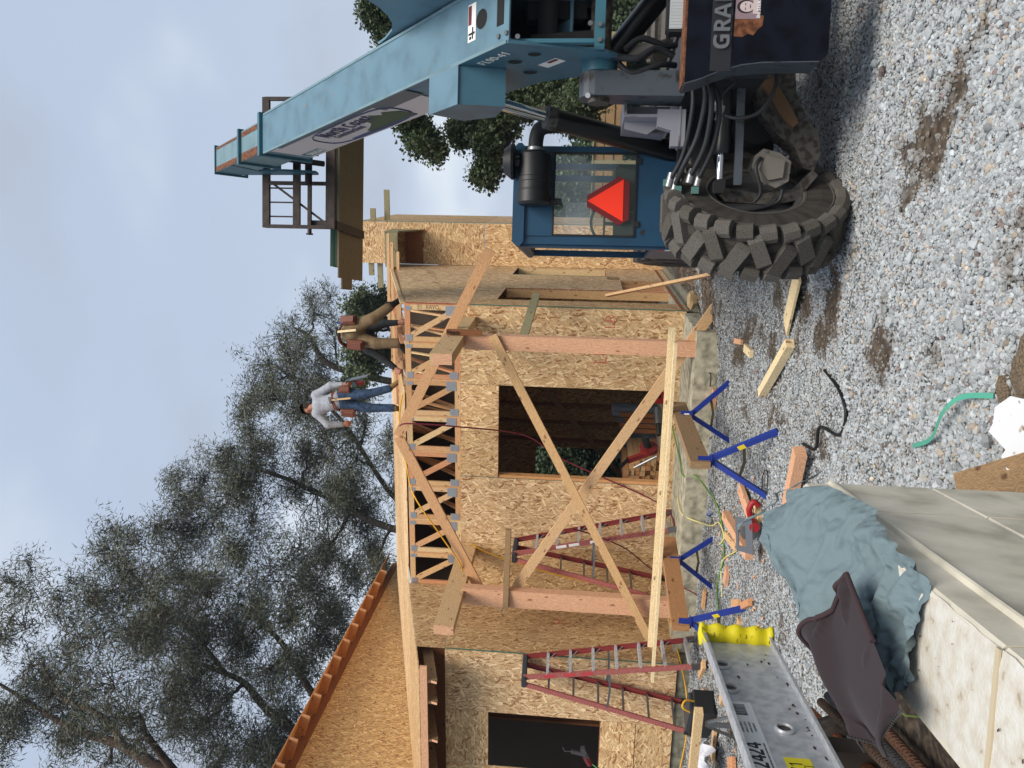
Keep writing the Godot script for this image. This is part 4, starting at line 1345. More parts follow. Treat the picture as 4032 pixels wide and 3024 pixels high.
func make_wheel(called: String, p: Node, at: Vector3, turn: float, lugs: bool) -> Node3D:
	var w := Node3D.new(); w.name = called; p.add_child(w, true)
	w.position = at; w.rotation.y = turn
	var R := 0.635
	var T := Transform3D(Basis(Vector3.BACK, PI / 2), Vector3.ZERO)
	var st := S()
	lathe(st, T, [Vector2(0.31, -0.15), Vector2(0.36, -0.175), Vector2(0.47, -0.19), Vector2(0.56, -0.185), Vector2(0.6, -0.165), Vector2(R - 0.01, -0.12), Vector2(R, 0.0), Vector2(R - 0.01, 0.12), Vector2(0.6, 0.165), Vector2(0.56, 0.185), Vector2(0.47, 0.19), Vector2(0.36, 0.175), Vector2(0.31, 0.15)], 48)
	obj("tyre", st, M.tyre, w)
	st = S()
	for s in [-1.0, 1.0]:
		lathe(st, T, [Vector2(0.34, s * 0.168), Vector2(0.35, s * 0.18), Vector2(0.365, s * 0.179)], 48)
		lathe(st, T, [Vector2(0.545, s * 0.187), Vector2(0.552, s * 0.193), Vector2(0.56, s * 0.186)], 48)
	obj("bead_ring", st, M.tyre_side, w)
	st = S()
	lathe(st, T, [Vector2(0.33, -0.16), Vector2(0.3, -0.15), Vector2(0.285, -0.1), Vector2(0.285, 0.1), Vector2(0.3, 0.15), Vector2(0.33, 0.16)], 40)
	lathe(st, T, [Vector2(0.29, -0.06), Vector2(0.2, -0.09), Vector2(0.0, -0.09)], 32)
	obj("rim", st, M.rim, w)
	if lugs:
		var ls := S()
		for k in 1:
			cbox(ls, Transform3D(Basis(), Vector3.ZERO), Vector3(0.12, 0.12, 0.128), 0.034)
		var lug_mesh := ls.commit()
		var cs := S()
		cbox(cs, Transform3D(Basis(), Vector3.ZERO), Vector3(0.26, 0.075, 0.105), 0.03)
		var mid_mesh := cs.commit()
		var N := 26
		for k in N:
			for row in 3:
				var a := TAU * (k + (0.0 if row == 0 else (0.5 if row == 1 else 0.25))) / N
				var mi := MeshInstance3D.new()
				mi.name = "lug"
				var rad := Vector3(0, cos(a), sin(a))
				var tan := Vector3(0, -sin(a), cos(a))
				var xx := Vector3.RIGHT
				if row < 2:
					var sg := -1.0 if row == 0 else 1.0
					mi.mesh = lug_mesh
					var b := Basis(xx, rad, tan).rotated(tan, sg * -0.25).rotated(rad, sg * 0.22)
					mi.transform = Transform3D(b * Basis.from_scale(Vector3(1, 1, 0.86)), rad * 0.612 + xx * sg * 0.155)
				else:
					mi.mesh = mid_mesh
					var b := Basis(xx, rad, tan).rotated(rad, 0.45 if k % 2 == 0 else -0.45)
					mi.transform = Transform3D(b, rad * 0.645 + xx * (0.035 if k % 2 == 0 else -0.035))
				mi.material_override = M.lug_a if (k + row) % 3 else M.lug_b
				w.add_child(mi, true)
	else:
		st = S()
		for k in 24:
			var a := TAU * k / 24
			var rad := Vector3(0, cos(a), sin(a))
			bx(st, Transform3D(Basis(Vector3.RIGHT, rad, Vector3(0, -sin(a), cos(a))), rad * 0.64), Vector3(0.34, 0.06, 0.07))
		kind(obj("lugs", st, M.lug_a, w), "stuff")
	return w

func hose(p: Node, pts: Array, r: float, m: Material = null, called := "hose"):
	var st := S()
	tube(st, smooth(pts, 6), r, 8)
	return obj(called, st, m if m else M.rubber, p)

func make_telehandler():
	var wear := noise_tex(51, 0.008, [[0.1, Color(0.86, 0.86, 0.86)], [0.5, Color(0.97, 0.97, 0.97)], [0.9, Color(1, 1, 1)]], 512, 6)
	var us := Vector3(0.6, 0.6, 1)
	M.teal = mat(Color(0.36, 0.49, 0.55), 0.5, 0, wear, us)
	M.teal_dark = mat(Color(0.2, 0.4, 0.46), 0.45, 0, wear, us)
	M.teal_l = mat(Color(0.42, 0.53, 0.56), 0.5, 0, wear, us)
	M.teal_s = mat(Color(0.27, 0.43, 0.5), 0.45, 0, wear, us)
	M.rust_d = mat(Color(0.4, 0.3, 0.2), 0.85)
	M.edge_d = mat(Color(0.07, 0.22, 0.15), 0.7)
	M.cab = mat(Color(0.06, 0.25, 0.36), 0.5, 0, wear, us)
	M.grey = mat(Color(0.27, 0.3, 0.325), 0.55, 0, noise_tex(52, 0.02, [[0.15, Color(0.55, 0.45, 0.38)], [0.35, Color(0.95, 0.95, 0.95)], [1.0, Color(1, 1, 1)]], 512, 5), us)
	M.iron = mat(Color(0.3, 0.29, 0.27), 0.75, 0.0, noise_tex(53, 0.02, [[0.2, Color(0.6, 0.52, 0.44)], [0.6, Color(1, 1, 1)]], 512, 5), Vector3(1.5, 1.5, 1))
	M.navy = mat(Color(0.065, 0.08, 0.12), 0.4, 0, noise_tex(54, 0.015, [[0.15, Color(0.7, 0.68, 0.66)], [0.6, Color(1, 1, 1)]], 512, 6), us)
	M.navy.metallic_specular = 0.25
	M.rust = mat(Color(0.5, 0.31, 0.19), 0.9, 0, noise_tex(55, 0.03, [[0.2, Color(0.6, 0.55, 0.5)], [0.8, Color(1, 1, 1)]], 256), Vector3(2, 2, 1))
	M.rubber = mat(Color(0.12, 0.125, 0.135), 0.6)
	M.tyre = mat(Color(0.22, 0.205, 0.185), 0.9, 0, noise_tex(56, 0.02, [[0.2, Color(0.7, 0.65, 0.58)], [0.7, Color(1, 1, 1)]], 256), Vector3(1, 4, 1))
	M.tyre_side = mat(Color(0.3, 0.28, 0.26), 0.9)
	var dust := noise_tex(57, 0.06, [[0.2, Color(0.72, 0.7, 0.67)], [0.5, Color(0.95, 0.94, 0.92)], [0.8, Color(1.1, 1.09, 1.08)]], 256, 5)
	M.lug_a = mat(Color(0.36, 0.345, 0.325), 0.95, 0, dust, Vector3(5, 5, 1))
	M.lug_b = mat(Color(0.31, 0.295, 0.27), 0.95, 0, dust, Vector3(4, 4, 1))
	for k in [M.lug_a, M.lug_b]:
		k.heightmap_enabled = true; k.heightmap_scale = 0.08; k.heightmap_texture = dust
	M.rim = mat(Color(0.3, 0.3, 0.3), 0.6, 0.3)
	M.white_m = mat(Color(0.5, 0.5, 0.53), 0.5, 0, noise_tex(58, 0.02, [[0.12, Color(0.6, 0.5, 0.4)], [0.3, Color(1, 1, 1)]], 256), us)
	mach = thing("telehandler", "teal telescopic forklift with raised boom, dark tail plate and one cab at its left", "forklift", Vector3(2.35, 0, -5.9), deg_to_rad(-5.5))
	var T := mach
	# boom
	boom_section("boom", 0.0, 0.44, 0.0, 5.06, 0.0, 0.55, M.teal, T)
	boom_section("boom_stage", 0.03, 0.41, 1.0, 6.0, 0.03, 0.5, M.teal_l, T)
	boom_section("boom_stage", 0.06, 0.4, 2.0, 7.25, 0.05, 0.46, M.teal_l, T)
	var st := S()
	for e in [[0.03, 0.15], [0.33, 0.41]]:
		bplate(st, e[0], e[1] - 0.02, 5.06, 5.95, 0.026, 0.03)
		bplate(st, e[0] + 0.03, e[1] - 0.02, 6.02, 7.25, 0.046, 0.05)
	obj("worn_strip", st, M.rust, T)
	# collars at the section ends
	for q in [[-0.03, 0.47, 5.04, -0.04, 0.62, 0.07], [0.0, 0.44, 5.98, -0.01, 0.55, 0.06], [0.03, 0.43, 7.24, 0.03, 0.5, 0.03]]:
		st = S()
		bplate(st, q[0], q[1], q[2], q[2] + q[5], q[3], q[3] + 0.035)
		bplate(st, q[0], q[1], q[2], q[2] + q[5], q[4] - 0.035, q[4])
		bplate(st, q[0], q[0] + 0.03, q[2] + 0.002, q[2] + q[5] - 0.002, q[3] + 0.02, q[4] - 0.02)
		bplate(st, q[1] - 0.03, q[1], q[2] + 0.002, q[2] + q[5] - 0.002, q[3] + 0.02, q[4] - 0.02)
		obj("collar", st, M.teal_dark, T)
	# side plates with the lug for the pivot, and the curved stiffener on the far side
	var side := [[0.86, 2.44], [0.70, 1.87], [0.66, 1.78], [0.58, 1.71], [0.42, 1.7], [0.3, 1.77], [0.14, 1.95], [0.0, 2.26], [-0.26, 2.53], [-0.4, 2.72], [0.2, 3.02]]
	for x in [-0.006, 0.446]:
		st = S()
		yz_plate(st, side, x, 0.022)
		obj("side_plate", st, M.teal_s, T)
	st = S()
	var arc := []
	for q in [[0.0, 0.1], [0.0, 0.0], [0.0, -0.5], [1.12, -0.5], [1.2, -0.36], [1.3, -0.24], [1.42, -0.14], [1.58, -0.06], [1.8, -0.012], [1.95, 0.0], [1.95, 0.1]]:
		var b := B(0, q[0], q[1])
		arc.append([b.z, b.y])
	yz_plate(st, arc, 0.475, 0.02)
	obj("stiffener", st, M.teal, T)
	st = S()
	for x in [0.0, 0.44]:
		bplate(st, x - 0.016, x + 0.006, 0.02, 5.0, -0.008, 0.012)
	obj("edge_bead", st, M.teal_l, T)
	# rear end frame, dark inside
	st = S()
	box(st, Vector3(0.22, 1.84, 0.68), Vector3(0.46, 0.07, 0.05))
	box(st, Vector3(0.014, 2.15, 0.785), Vector3(0.026, 0.55, 0.05))
	box(st, Vector3(0.426, 2.15, 0.785), Vector3(0.026, 0.55, 0.05))
	obj("rear_frame", st, M.teal_dark, T)
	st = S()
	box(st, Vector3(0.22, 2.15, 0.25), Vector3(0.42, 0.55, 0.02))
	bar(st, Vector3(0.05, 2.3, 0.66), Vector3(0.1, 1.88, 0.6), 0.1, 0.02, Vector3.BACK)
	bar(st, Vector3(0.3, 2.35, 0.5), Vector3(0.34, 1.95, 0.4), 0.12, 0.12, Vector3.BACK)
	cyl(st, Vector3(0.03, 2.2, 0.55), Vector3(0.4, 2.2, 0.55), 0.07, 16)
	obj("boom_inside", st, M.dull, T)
	st = S()
	for q in [[0.04, 1.9, 0.7], [0.16, 1.905, 0.7], [0.05, 1.84, 0.71], [0.15, 1.84, 0.71], [0.03, 2.38, 0.83]]:
		bolt(st, Vector3(q[0], q[1], q[2]), Vector3.BACK)
	for q in [[0.05, 0.11], [0.05, 0.02]]:
		bolt(st, B(q[0], q[1], 0.0), Vector3(0, 0.751, 0.66))
	obj("bolt", st, M.steel, T)
	kind(T.get_node("bolt"), "stuff")
	# openings and stickers on the top plate
	st = S()
	var bs := Basis(Vector3.RIGHT, Vector3(0, 0.751, 0.66), Vector3(0, -0.66, 0.751))
	lathe(st, Transform3D(bs, B(0.225, 0.33, -0.003)), [Vector2(0.066, 0.0), Vector2(0, 0.0)], 28)
	bplate(st, 0.12, 0.44, 0.06, 0.14, -0.003, 0.002)
	obj("top_hole", st, M.dull, T)
	st = S()
	bplate(st, 0.105, 0.36, 0.4, 0.5, -0.004, 0.0)
	obj("warning_sticker", st, M.white, T)
	st = S()
	bplate(st, 0.22, 0.35, 0.455, 0.494, -0.006, -0.002)
	obj("sticker_band", st, mat(Color(0.4, 0.12, 0.14), 0.6), T)
	st = S()
	bplate(st, 0.12, 0.2, 0.43, 0.445, -0.006, -0.002)
	bplate(st, 0.15, 0.165, 0.41, 0.49, -0.006, -0.002)
	bplate(st, 0.12, 0.14, 0.455, 0.48, -0.006, -0.002)
	obj("sticker_figure", st, M.black, T)
	# markings on the left side plate: local x along the boom rising away, seen from the left
	var sb := Basis(Vector3(0, -0.66, 0.751), Vector3(0, 0.751, 0.66), Vector3.LEFT)
	text("fleet_number", "FL90-41", 0.095, 0.001, M.white, T, Transform3D(sb, Vector3(-0.019, 2.575, 0.545)))
	st = S()
	for q in [[0.48, 2.43, 0.05], [0.64, 2.28, 0.045], [0.24, 2.34, 0.05]]:
		lathe(st, Transform3D(Basis(Vector3.BACK, PI / 2), Vector3(-0.0185, q[1], q[0])), [Vector2(0, 0), Vector2(q[2], 0.0)], 20)
	obj("side_hole", st, M.dull, T)
	st = S()
	for q in [[0.48, 2.43, 0.05], [0.64, 2.28, 0.045], [0.24, 2.34, 0.05]]:
		lathe(st, Transform3D(Basis(Vector3.BACK, PI / 2), Vector3(-0.018, q[1], q[0])), [Vector2(q[2], 0.0), Vector2(q[2] + 0.004, 0.004), Vector2(q[2] + 0.008, 0.0)], 20)
	obj("hole_rim", st, M.teal_dark, T)
	st = S()
	bx(st, Transform3D(sb, Vector3(-0.0185, 2.17, 0.45)), Vector3(0.2, 0.09, 0.002))
	obj("warning_sticker", st, M.white, T)
	st = S()
	bx(st, Transform3D(sb, Vector3(-0.0205, 2.17, 0.45) + sb * Vector3(0.04, 0.025, 0)), Vector3(0.1, 0.03, 0.002))
	obj("sticker_band", st, mat(Color(0.4, 0.12, 0.14), 0.6), T)
	# sign on the boom's left side
	st = S()
	bplate(st, -0.004, 0.0, 1.55, 4.85, 0.03, 0.54)
	obj("sign_panel", st, mat(Color(0.8, 0.78, 0.78), 0.35), T)
	st = S()
	bplate(st, -0.007, -0.004, 1.5, 2.2, 0.02, 0.2)
	bplate(st, -0.0065, -0.004, 2.2, 4.6, 0.02, 0.07)
	obj("sign_band", st, mat(Color(0.3, 0.36, 0.4), 0.4), T)
	var navy := mat(Color(0.12, 0.15, 0.35), 0.4)
	var sc := Basis(Vector3(0, -0.66, 0.751), Vector3(0, 0.751, 0.66), Vector3.LEFT)
	text("sign_text", "North Coast", 0.2, 0.001, navy, T, Transform3D(sc, B(-0.009, 3.1, 0.19)))
	text("sign_text", "Construction", 0.11, 0.001, navy, T, Transform3D(sc, B(-0.009, 3.25, 0.31)))
	st = S()
	var ov := []
	for k in 41:
		var a := TAU * k / 40
		ov.append(B(-0.008, 2.98 + 0.92 * signf(cos(a)) * pow(absf(cos(a)), 0.5), 0.29 + 0.21 * signf(sin(a)) * pow(absf(sin(a)), 0.6)))
	tube(st, ov, 0.007, 5)
	obj("sign_border", st, navy, T)
	st = S()
	var hills := PackedVector2Array([Vector2(2.1, 0.47), Vector2(2.12, 0.3), Vector2(2.3, 0.2), Vector2(2.38, 0.26), Vector2(2.5, 0.16), Vector2(2.56, 0.24), Vector2(2.68, 0.18), Vector2(2.75, 0.32), Vector2(2.9, 0.38), Vector2(3.05, 0.42), Vector2(3.05, 0.47)])
	var hp2 := PackedVector2Array()
	for q in hills:
		hp2.append(Vector2(q.x, -q.y))
	prism(st, hp2, Transform3D(Basis(Vector3(0, 0.66, -0.751), Vector3(0, 0.751, 0.66), Vector3.RIGHT), B(-0.0065, 0, 0)), 0.003)
	obj("sign_trees", st, mat(Color(0.16, 0.3, 0.2), 0.5), T)
	st = S()
	bplate(st, -0.008, -0.006, 2.12, 3.5, 0.455, 0.485)
	obj("sign_shore", st, mat(Color(0.22, 0.32, 0.5), 0.5), T)
	text("maker_text", "GRADALL", 0.12, 0.001, M.white, T, Transform3D(sc, B(-0.008, 4.45, 0.44)))
	st = S()
	bplate(st, -0.0075, -0.005, 4.3, 4.8, 0.38, 0.5)
	obj("maker_band", st, M.teal_dark, T)
	# paint scuffs and specks of rust on the boom's top plate
	st = S()
	for k in 26:
		var s9 := rf(0.3, 4.9); var x9 := rf(0.03, 0.41); var r9 := rf(0.003, 0.011)
		lathe(st, Transform3D(Basis(Vector3.RIGHT, Vector3(0, 0.751, 0.66), Vector3(0, -0.66, 0.751)) * Basis.from_scale(Vector3(1, 1, rf(0.6, 2.2))), B(x9, s9, -0.0015)), [Vector2(r9, 0.0), Vector2(0, 0.0003)], 7)
	kind(obj("paint_chips", st, mat(Color(0.55, 0.5, 0.44), 0.85), T), "stuff")
	# box that carries the rod end of the lift cylinder
	st = S()
	var bxp := [[B(0, 1.02, -0.004), B(0, 0.62, -0.004), B(0, 0.45, 0.3), B(0, 0.75, 0.42), B(0, 1.02, 0.3)]]
	var pz := []
	for q in bxp[0]:
		pz.append([q.z, q.y])
	yz_plate(st, pz, -0.155, 0.27)
	obj("cylinder_box", st, M.teal_s, T)
	st = S()
	bplate(st, -0.295, -0.018, 0.61, 1.03, -0.012, -0.004)
	obj("box_top", st, M.teal, T)
	# lift cylinder
	var c0 := Vector3(-0.42, 1.17, -0.6); var c1 := Vector3(-0.16, 2.74, 0.06)
	var cm := c0.lerp(c1, 0.645)
	st = S()
	cyl(st, c0, cm, 0.083, 24)
	obj("lift_cylinder", st, mat(Color(0.035, 0.035, 0.04), 0.3), T)
	st = S()
	var ax := (c1 - c0).normalized()
	cyl(st, cm - ax * 0.02, cm + ax * 0.06, 0.09, 24)
	obj("cylinder_cap", st, M.iron, T)
	st = S()
	cyl(st, cm, c1, 0.045, 20)
	obj("cylinder_rod", st, M.chrome, T)
	# frame: pivot arms, rails, tail plate
	for x in [[-0.17, 0.17], [0.61, 0.17]]:
		st = S()
		var pts := [[0.5, 1.24], [0.22, 1.24], [0.26, 1.6], [0.28, 1.85]]
		for k in 9:
			var a := PI - PI * k / 8.0
			pts.append([0.4 + 0.12 * cos(a), 1.86 + 0.11 * sin(a)])
		yz_plate(st, pts, x[0], x[1])
		obj("pivot_arm", st, M.grey, T)
	st = S()
	cyl(st, Vector3(-0.29, 1.83, 0.42), Vector3(0.75, 1.83, 0.42), 0.075, 24)
	obj("pivot_pin", st, M.iron, T)
	st = S()
	cyl(st, Vector3(-0.085, 1.83, 0.42), Vector3(-0.015, 1.83, 0.42), 0.125, 28)
	obj("pivot_boss", st, M.teal_dark, T)
	st = S()
	bolt(st, Vector3(-0.26, 1.9, 0.53), Vector3(-0.3, 0.2, 0.9), 0.02, 0.03)
	obj("grease_cap", st, M.galv, T)
	st = S()
	box(st, Vector3(-0.12, 0.95, -1.3), Vector3(0.06, 0.5, 4.2))
	box(st, Vector3(0.56, 0.95, -1.3), Vector3(0.06, 0.5, 4.2))
	box(st, Vector3(0.22, 0.95, 0.5), Vector3(0.74, 0.5, 0.05))
	box(st, Vector3(0.22, 1.15, -1.6), Vector3(0.7, 0.05, 3.0))
	obj("chassis", st, mat(Color(0.17, 0.18, 0.19), 0.7), T)
	st = S()
	box(st, Vector3(0.15, 0.8, -0.38), Vector3(1.5, 0.75, 0.06))
	box(st, Vector3(0.22, 0.55, -1.6), Vector3(0.7, 0.3, 2.6))
	cyl(st, Vector3(-0.3, 0.62, -0.25), Vector3(-0.3, 0.62, -0.05), 0.16, 16)
	bar(st, Vector3(-0.2, 1.1, -0.2), Vector3(-0.75, 0.95, -0.2), 0.1, 0.16)
	obj("dark_backing", st, M.dull, T)  # added black backing in place of the shade behind the axle
	# tail plate (counterweight) with its curved left edge
	var edge := PackedVector2Array([Vector2(-0.28, 1.285), Vector2(-0.25, 1.18), Vector2(-0.2, 1.06), Vector2(-0.165, 0.93), Vector2(-0.15, 0.8), Vector2(-0.145, 0.45), Vector2(-0.1, 0.4), Vector2(0.54, 0.4), Vector2(0.585, 0.45), Vector2(0.59, 0.8), Vector2(0.61, 0.93), Vector2(0.64, 1.06), Vector2(0.69, 1.18), Vector2(0.72, 1.285)])
	st = S()
	prism(st, edge, Transform3D(Basis(), Vector3(0, 0, 0.78)), 0.24)
	obj("counterweight", st, M.navy, T)
	st = S()
	var rim := []
	for k in range(0, 6):
		rim.append(Vector3(edge[k].x - 0.004, edge[k].y, 0.78))
	for k in rim.size() - 1:
		bar(st, rim[k], rim[k + 1], 0.236, 0.006, (rim[k + 1] - rim[k]).cross(Vector3.BACK))
	obj("side_rim", st, M.grey, T)
	st = S()
	box(st, Vector3(0.22, 1.291, 0.79), Vector3(1.0, 0.012, 0.2))
	obj("top_edge", st, M.rust, T)
	st = S()
	box(st, Vector3(0.22, 1.066, 0.902), Vector3(0.86, 0.13, 0.004))
	obj("name_recess", st, mat(Color(0.1, 0.11, 0.13), 0.5), T)
	text("name_letters", "GRADALL", 0.155, 0.02, mat(Color(0.4, 0.41, 0.42), 0.5, 0.2), T, Transform3D(Basis().scaled(Vector3(0.93, 0.9, 1)), Vector3(0.235, 1.066, 0.912)))
	st = S()
	var rp := PackedVector2Array([Vector2(0.005, 0.99), Vector2(0.0, 0.94), Vector2(0.02, 0.9), Vector2(0.01, 0.87), Vector2(0.05, 0.84), Vector2(0.07, 0.815), Vector2(0.13, 0.81), Vector2(0.14, 0.99)])
	prism(st, rp, Transform3D(Basis(), Vector3(0, 0, 0.901)), 0.004)
	obj("rust_patch", st, M.rust, T)
	st = S()
	box(st, Vector3(0.185, 0.91, 0.902), Vector3(0.15, 0.155, 0.004))
	obj("poster", st, mat(Color(0.52, 0.44, 0.46), 0.6), T)
	st = S()
	lathe(st, Transform3D(Basis(Vector3.RIGHT, PI / 2).scaled(Vector3(0.8, 1.05, 1)), Vector3(0.185, 0.925, 0.9045)), [Vector2(0.052, 0), Vector2(0, 0.001)], 20)
	obj("poster_hair", st, mat(Color(0.12, 0.09, 0.1), 0.7), T)
	st = S()
	lathe(st, Transform3D(Basis(Vector3.RIGHT, PI / 2).scaled(Vector3(0.75, 1.0, 1)), Vector3(0.185, 0.918, 0.9055)), [Vector2(0.044, 0), Vector2(0, 0.001)], 20)
	box(st, Vector3(0.185, 0.865, 0.9052), Vector3(0.09, 0.03, 0.001))
	obj("poster_face", st, mat(Color(0.75, 0.68, 0.67), 0.7), T)
	st = S()
	for q in [[-0.014, 0.928, 0.014, 0.004], [0.014, 0.928, 0.014, 0.004], [0.0, 0.898, 0.022, 0.004]]:
		box(st, Vector3(0.185 + q[0], q[1], 0.907), Vector3(q[2], q[3], 0.001))
	obj("poster_features", st, mat(Color(0.2, 0.13, 0.14), 0.7), T)
	text("poster_words", "Be Stoked", 0.03, 0.001, M.white, T, Transform3D(Basis(), Vector3(0.185, 0.845, 0.906)))
	st = S()
	cbox(st, Transform3D(Basis(), Vector3(0.23, 1.33, 0.66)), Vector3(0.26, 0.14, 0.1), 0.02)
	obj("work_lamp", st, M.black, T)
	st = S()
	box(st, Vector3(0.23, 1.33, 0.711), Vector3(0.22, 0.105, 0.004))
	for k in 11:
		box(st, Vector3(0.13 + k * 0.02, 1.33, 0.714), Vector3(0.008, 0.1, 0.004))
	obj("lamp_lens", st, mat(Color(0.85, 0.87, 0.88), 0.1, 0.5), T)
	# white hood and bracket to the left of the arms
	st = S()
	yz_plate(st, [[0.3, 1.62], [0.3, 1.3], [-0.5, 1.3], [-0.5, 1.62]], -0.34, 0.02)
	box(st, Vector3(-0.25, 1.63, -0.1), Vector3(0.2, 0.02, 0.8))
	prism(st, PackedVector2Array([Vector2(-0.24, 1.63), Vector2(-0.24, 1.3), Vector2(-0.33, 1.3), Vector2(-0.44, 1.46), Vector2(-0.4, 1.63)]), Transform3D(Basis(), Vector3(0, 0, 0.14)), 0.02)
	obj("engine_hood", st, M.white_m, T)
	st = S()
	prism(st, PackedVector2Array([Vector2(-0.3, 1.4), Vector2(-0.3, 1.2), Vector2(-0.56, 1.2), Vector2(-0.56, 1.3), Vector2(-0.45, 1.3), Vector2(-0.42, 1.4)]), Transform3D(Basis(), Vector3(0, 0, 0.28)), 0.08)
	bar(st, Vector3(-0.56, 1.24, 0.25), Vector3(-0.28, 1.24, 0.25), 0.15, 0.012)
	obj("bracket", st, M.white_m, T)
	# exhaust pipe beyond the arms
	st = S()
	tube(st, smooth([Vector3(0.2, 1.45, 0.1), Vector3(0.15, 1.6, 0.12), Vector3(0.18, 1.75, 0.0)], 6), 0.05, 12)
	obj("exhaust", st, mat(Color(0.75, 0.7, 0.63), 0.6), T)
	st = S()
	cyl(st, Vector3(0.1, 1.75, 0.2), Vector3(0.55, 1.4, 0.2), 0.085, 18)
	obj("side_cylinder", st, mat(Color(0.03, 0.03, 0.035), 0.35), T)
	# axle, knuckle, drive casting, steering ram, tie rod
	st = S()
	var ap := PackedVector2Array([Vector2(1.3, 0.72), Vector2(0.1, 0.72), Vector2(-0.1, 0.68), Vector2(-0.28, 0.62), Vector2(-0.42, 0.5), Vector2(-0.52, 0.36), Vector2(-0.66, 0.3), Vector2(-0.68, 0.22), Vector2(-0.55, 0.18), Vector2(-0.4, 0.2), Vector2(-0.28, 0.3), Vector2(-0.12, 0.38), Vector2(0.1, 0.4), Vector2(1.3, 0.4)])
	prism(st, ap, Transform3D(Basis(), Vector3(0, 0, -0.02)), 0.2)
	obj("axle", st, M.iron, T)
	st = S()
	prism(st, PackedVector2Array([Vector2(-0.05, 0.64), Vector2(-0.28, 0.5), Vector2(-0.38, 0.4), Vector2(-0.34, 0.36), Vector2(-0.2, 0.44), Vector2(-0.02, 0.56)]), Transform3D(Basis(), Vector3(0, 0, 0.1)), 0.05)
	obj("axle_web", st, M.rust_d, T)
	st = S()
	var kp := PackedVector2Array([Vector2(-0.84, 0.92), Vector2(-0.92, 0.86), Vector2(-0.94, 0.5), Vector2(-0.9, 0.34), Vector2(-0.72, 0.2), Vector2(-0.68, 0.24), Vector2(-0.82, 0.38), Vector2(-0.86, 0.6), Vector2(-0.82, 0.86)])
	prism(st, kp, Transform3D(Basis(), Vector3(0, 0, 0.06)), 0.14)
	obj("knuckle", st, M.iron, T)
	st = S()
	prism(st, PackedVector2Array([Vector2(-0.55, 0.62), Vector2(-0.58, 0.5), Vector2(-0.64, 0.42), Vector2(-0.78, 0.43), Vector2(-0.83, 0.52), Vector2(-0.78, 0.64), Vector2(-0.68, 0.7), Vector2(-0.6, 0.68)]), Transform3D(Basis(), Vector3(0, 0, 0.16)), 0.12)
	prism(st, PackedVector2Array([Vector2(-0.6, 0.6), Vector2(-0.64, 0.47), Vector2(-0.76, 0.48), Vector2(-0.78, 0.58), Vector2(-0.7, 0.65)]), Transform3D(Basis(), Vector3(0, 0, 0.23)), 0.04)
	obj("drive_casting", st, mat(Color(0.42, 0.4, 0.37), 0.85), T)
	st = S()
	for q in [[-0.57, 0.6], [-0.61, 0.45], [-0.72, 0.435], [-0.8, 0.48], [-0.8, 0.6], [-0.7, 0.68], [-0.62, 0.66]]:
		bolt(st, Vector3(q[0], q[1], 0.215), Vector3.BACK, 0.012, 0.014)
	kind(obj("casting_bolts", st, M.steel, T), "stuff")
	st = S()
	cyl(st, Vector3(-0.1, 0.925, 0.25), Vector3(-0.6, 0.925, 0.25), 0.055, 20)
	obj("steering_ram", st, mat(Color(0.12, 0.125, 0.13), 0.4), T)
	st = S()
	cyl(st, Vector3(-0.6, 0.93, 0.25), Vector3(-0.79, 0.93, 0.25), 0.026, 16)
	obj("ram_rod", st, M.chrome, T)
	st = S()
	cbox(st, Transform3D(Basis(), Vector3(-0.83, 0.93, 0.25)), Vector3(0.1, 0.08, 0.07), 0.015)
	obj("ram_end", st, M.dull, T)
	st = S()
	bar(st, Vector3(0.0, 0.82, 0.3), Vector3(-0.82, 0.8, 0.26), 0.03, 0.055)
	obj("tie_bar", st, M.grey, T)
	# hoses
	hose(T, [Vector3(-0.1, 1.16, 0.5), Vector3(-0.25, 1.1, 0.55), Vector3(-0.5, 1.12, 0.4), Vector3(-0.7, 1.2, 0.3), Vector3(-0.82, 1.24, 0.2)], 0.02)
	hose(T, [Vector3(-0.1, 1.13, 0.52), Vector3(-0.28, 1.06, 0.56), Vector3(-0.55, 1.06, 0.4), Vector3(-0.76, 1.14, 0.26)], 0.02)
	hose(T, [Vector3(-0.1, 1.1, 0.5), Vector3(-0.3, 1.0, 0.5), Vector3(-0.55, 1.0, 0.38), Vector3(-0.78, 1.08, 0.25)], 0.02)
	hose(T, [Vector3(-0.1, 1.2, 0.45), Vector3(-0.3, 1.17, 0.45), Vector3(-0.6, 1.2, 0.3), Vector3(-0.78, 1.28, 0.2)], 0.017)
	hose(T, [Vector3(-0.12, 0.9, 0.45), Vector3(-0.02, 0.78, 0.5), Vector3(-0.05, 0.66, 0.52), Vector3(-0.2, 0.63, 0.52), Vector3(-0.36, 0.72, 0.5), Vector3(-0.4, 0.86, 0.48), Vector3(-0.36, 0.98, 0.45)], 0.014)
	hose(T, [Vector3(-0.12, 1.0, 0.5), Vector3(-0.16, 0.9, 0.52), Vector3(-0.22, 0.96, 0.5), Vector3(-0.3, 1.0, 0.46)], 0.014)
	hose(T, [Vector3(-0.85, 1.24, 0.15), Vector3(-0.98, 1.18, 0.16), Vector3(-1.02, 1.0, 0.16), Vector3(-1.0, 0.8, 0.18), Vector3(-0.98, 0.6, 0.18), Vector3(-0.9, 0.5, 0.18)], 0.016)
	hose(T, [Vector3(-0.82, 1.1, 0.2), Vector3(-0.94, 1.08, 0.2), Vector3(-1.0, 0.95, 0.2), Vector3(-0.99, 0.7, 0.22), Vector3(-0.93, 0.5, 0.2), Vector3(-0.84, 0.47, 0.22)], 0.014)
	hose(T, [Vector3(-0.62, 0.64, 0.24), Vector3(-0.7, 0.68, 0.28), Vector3(-0.86, 0.63, 0.25), Vector3(-0.93, 0.66, 0.2)], 0.014)
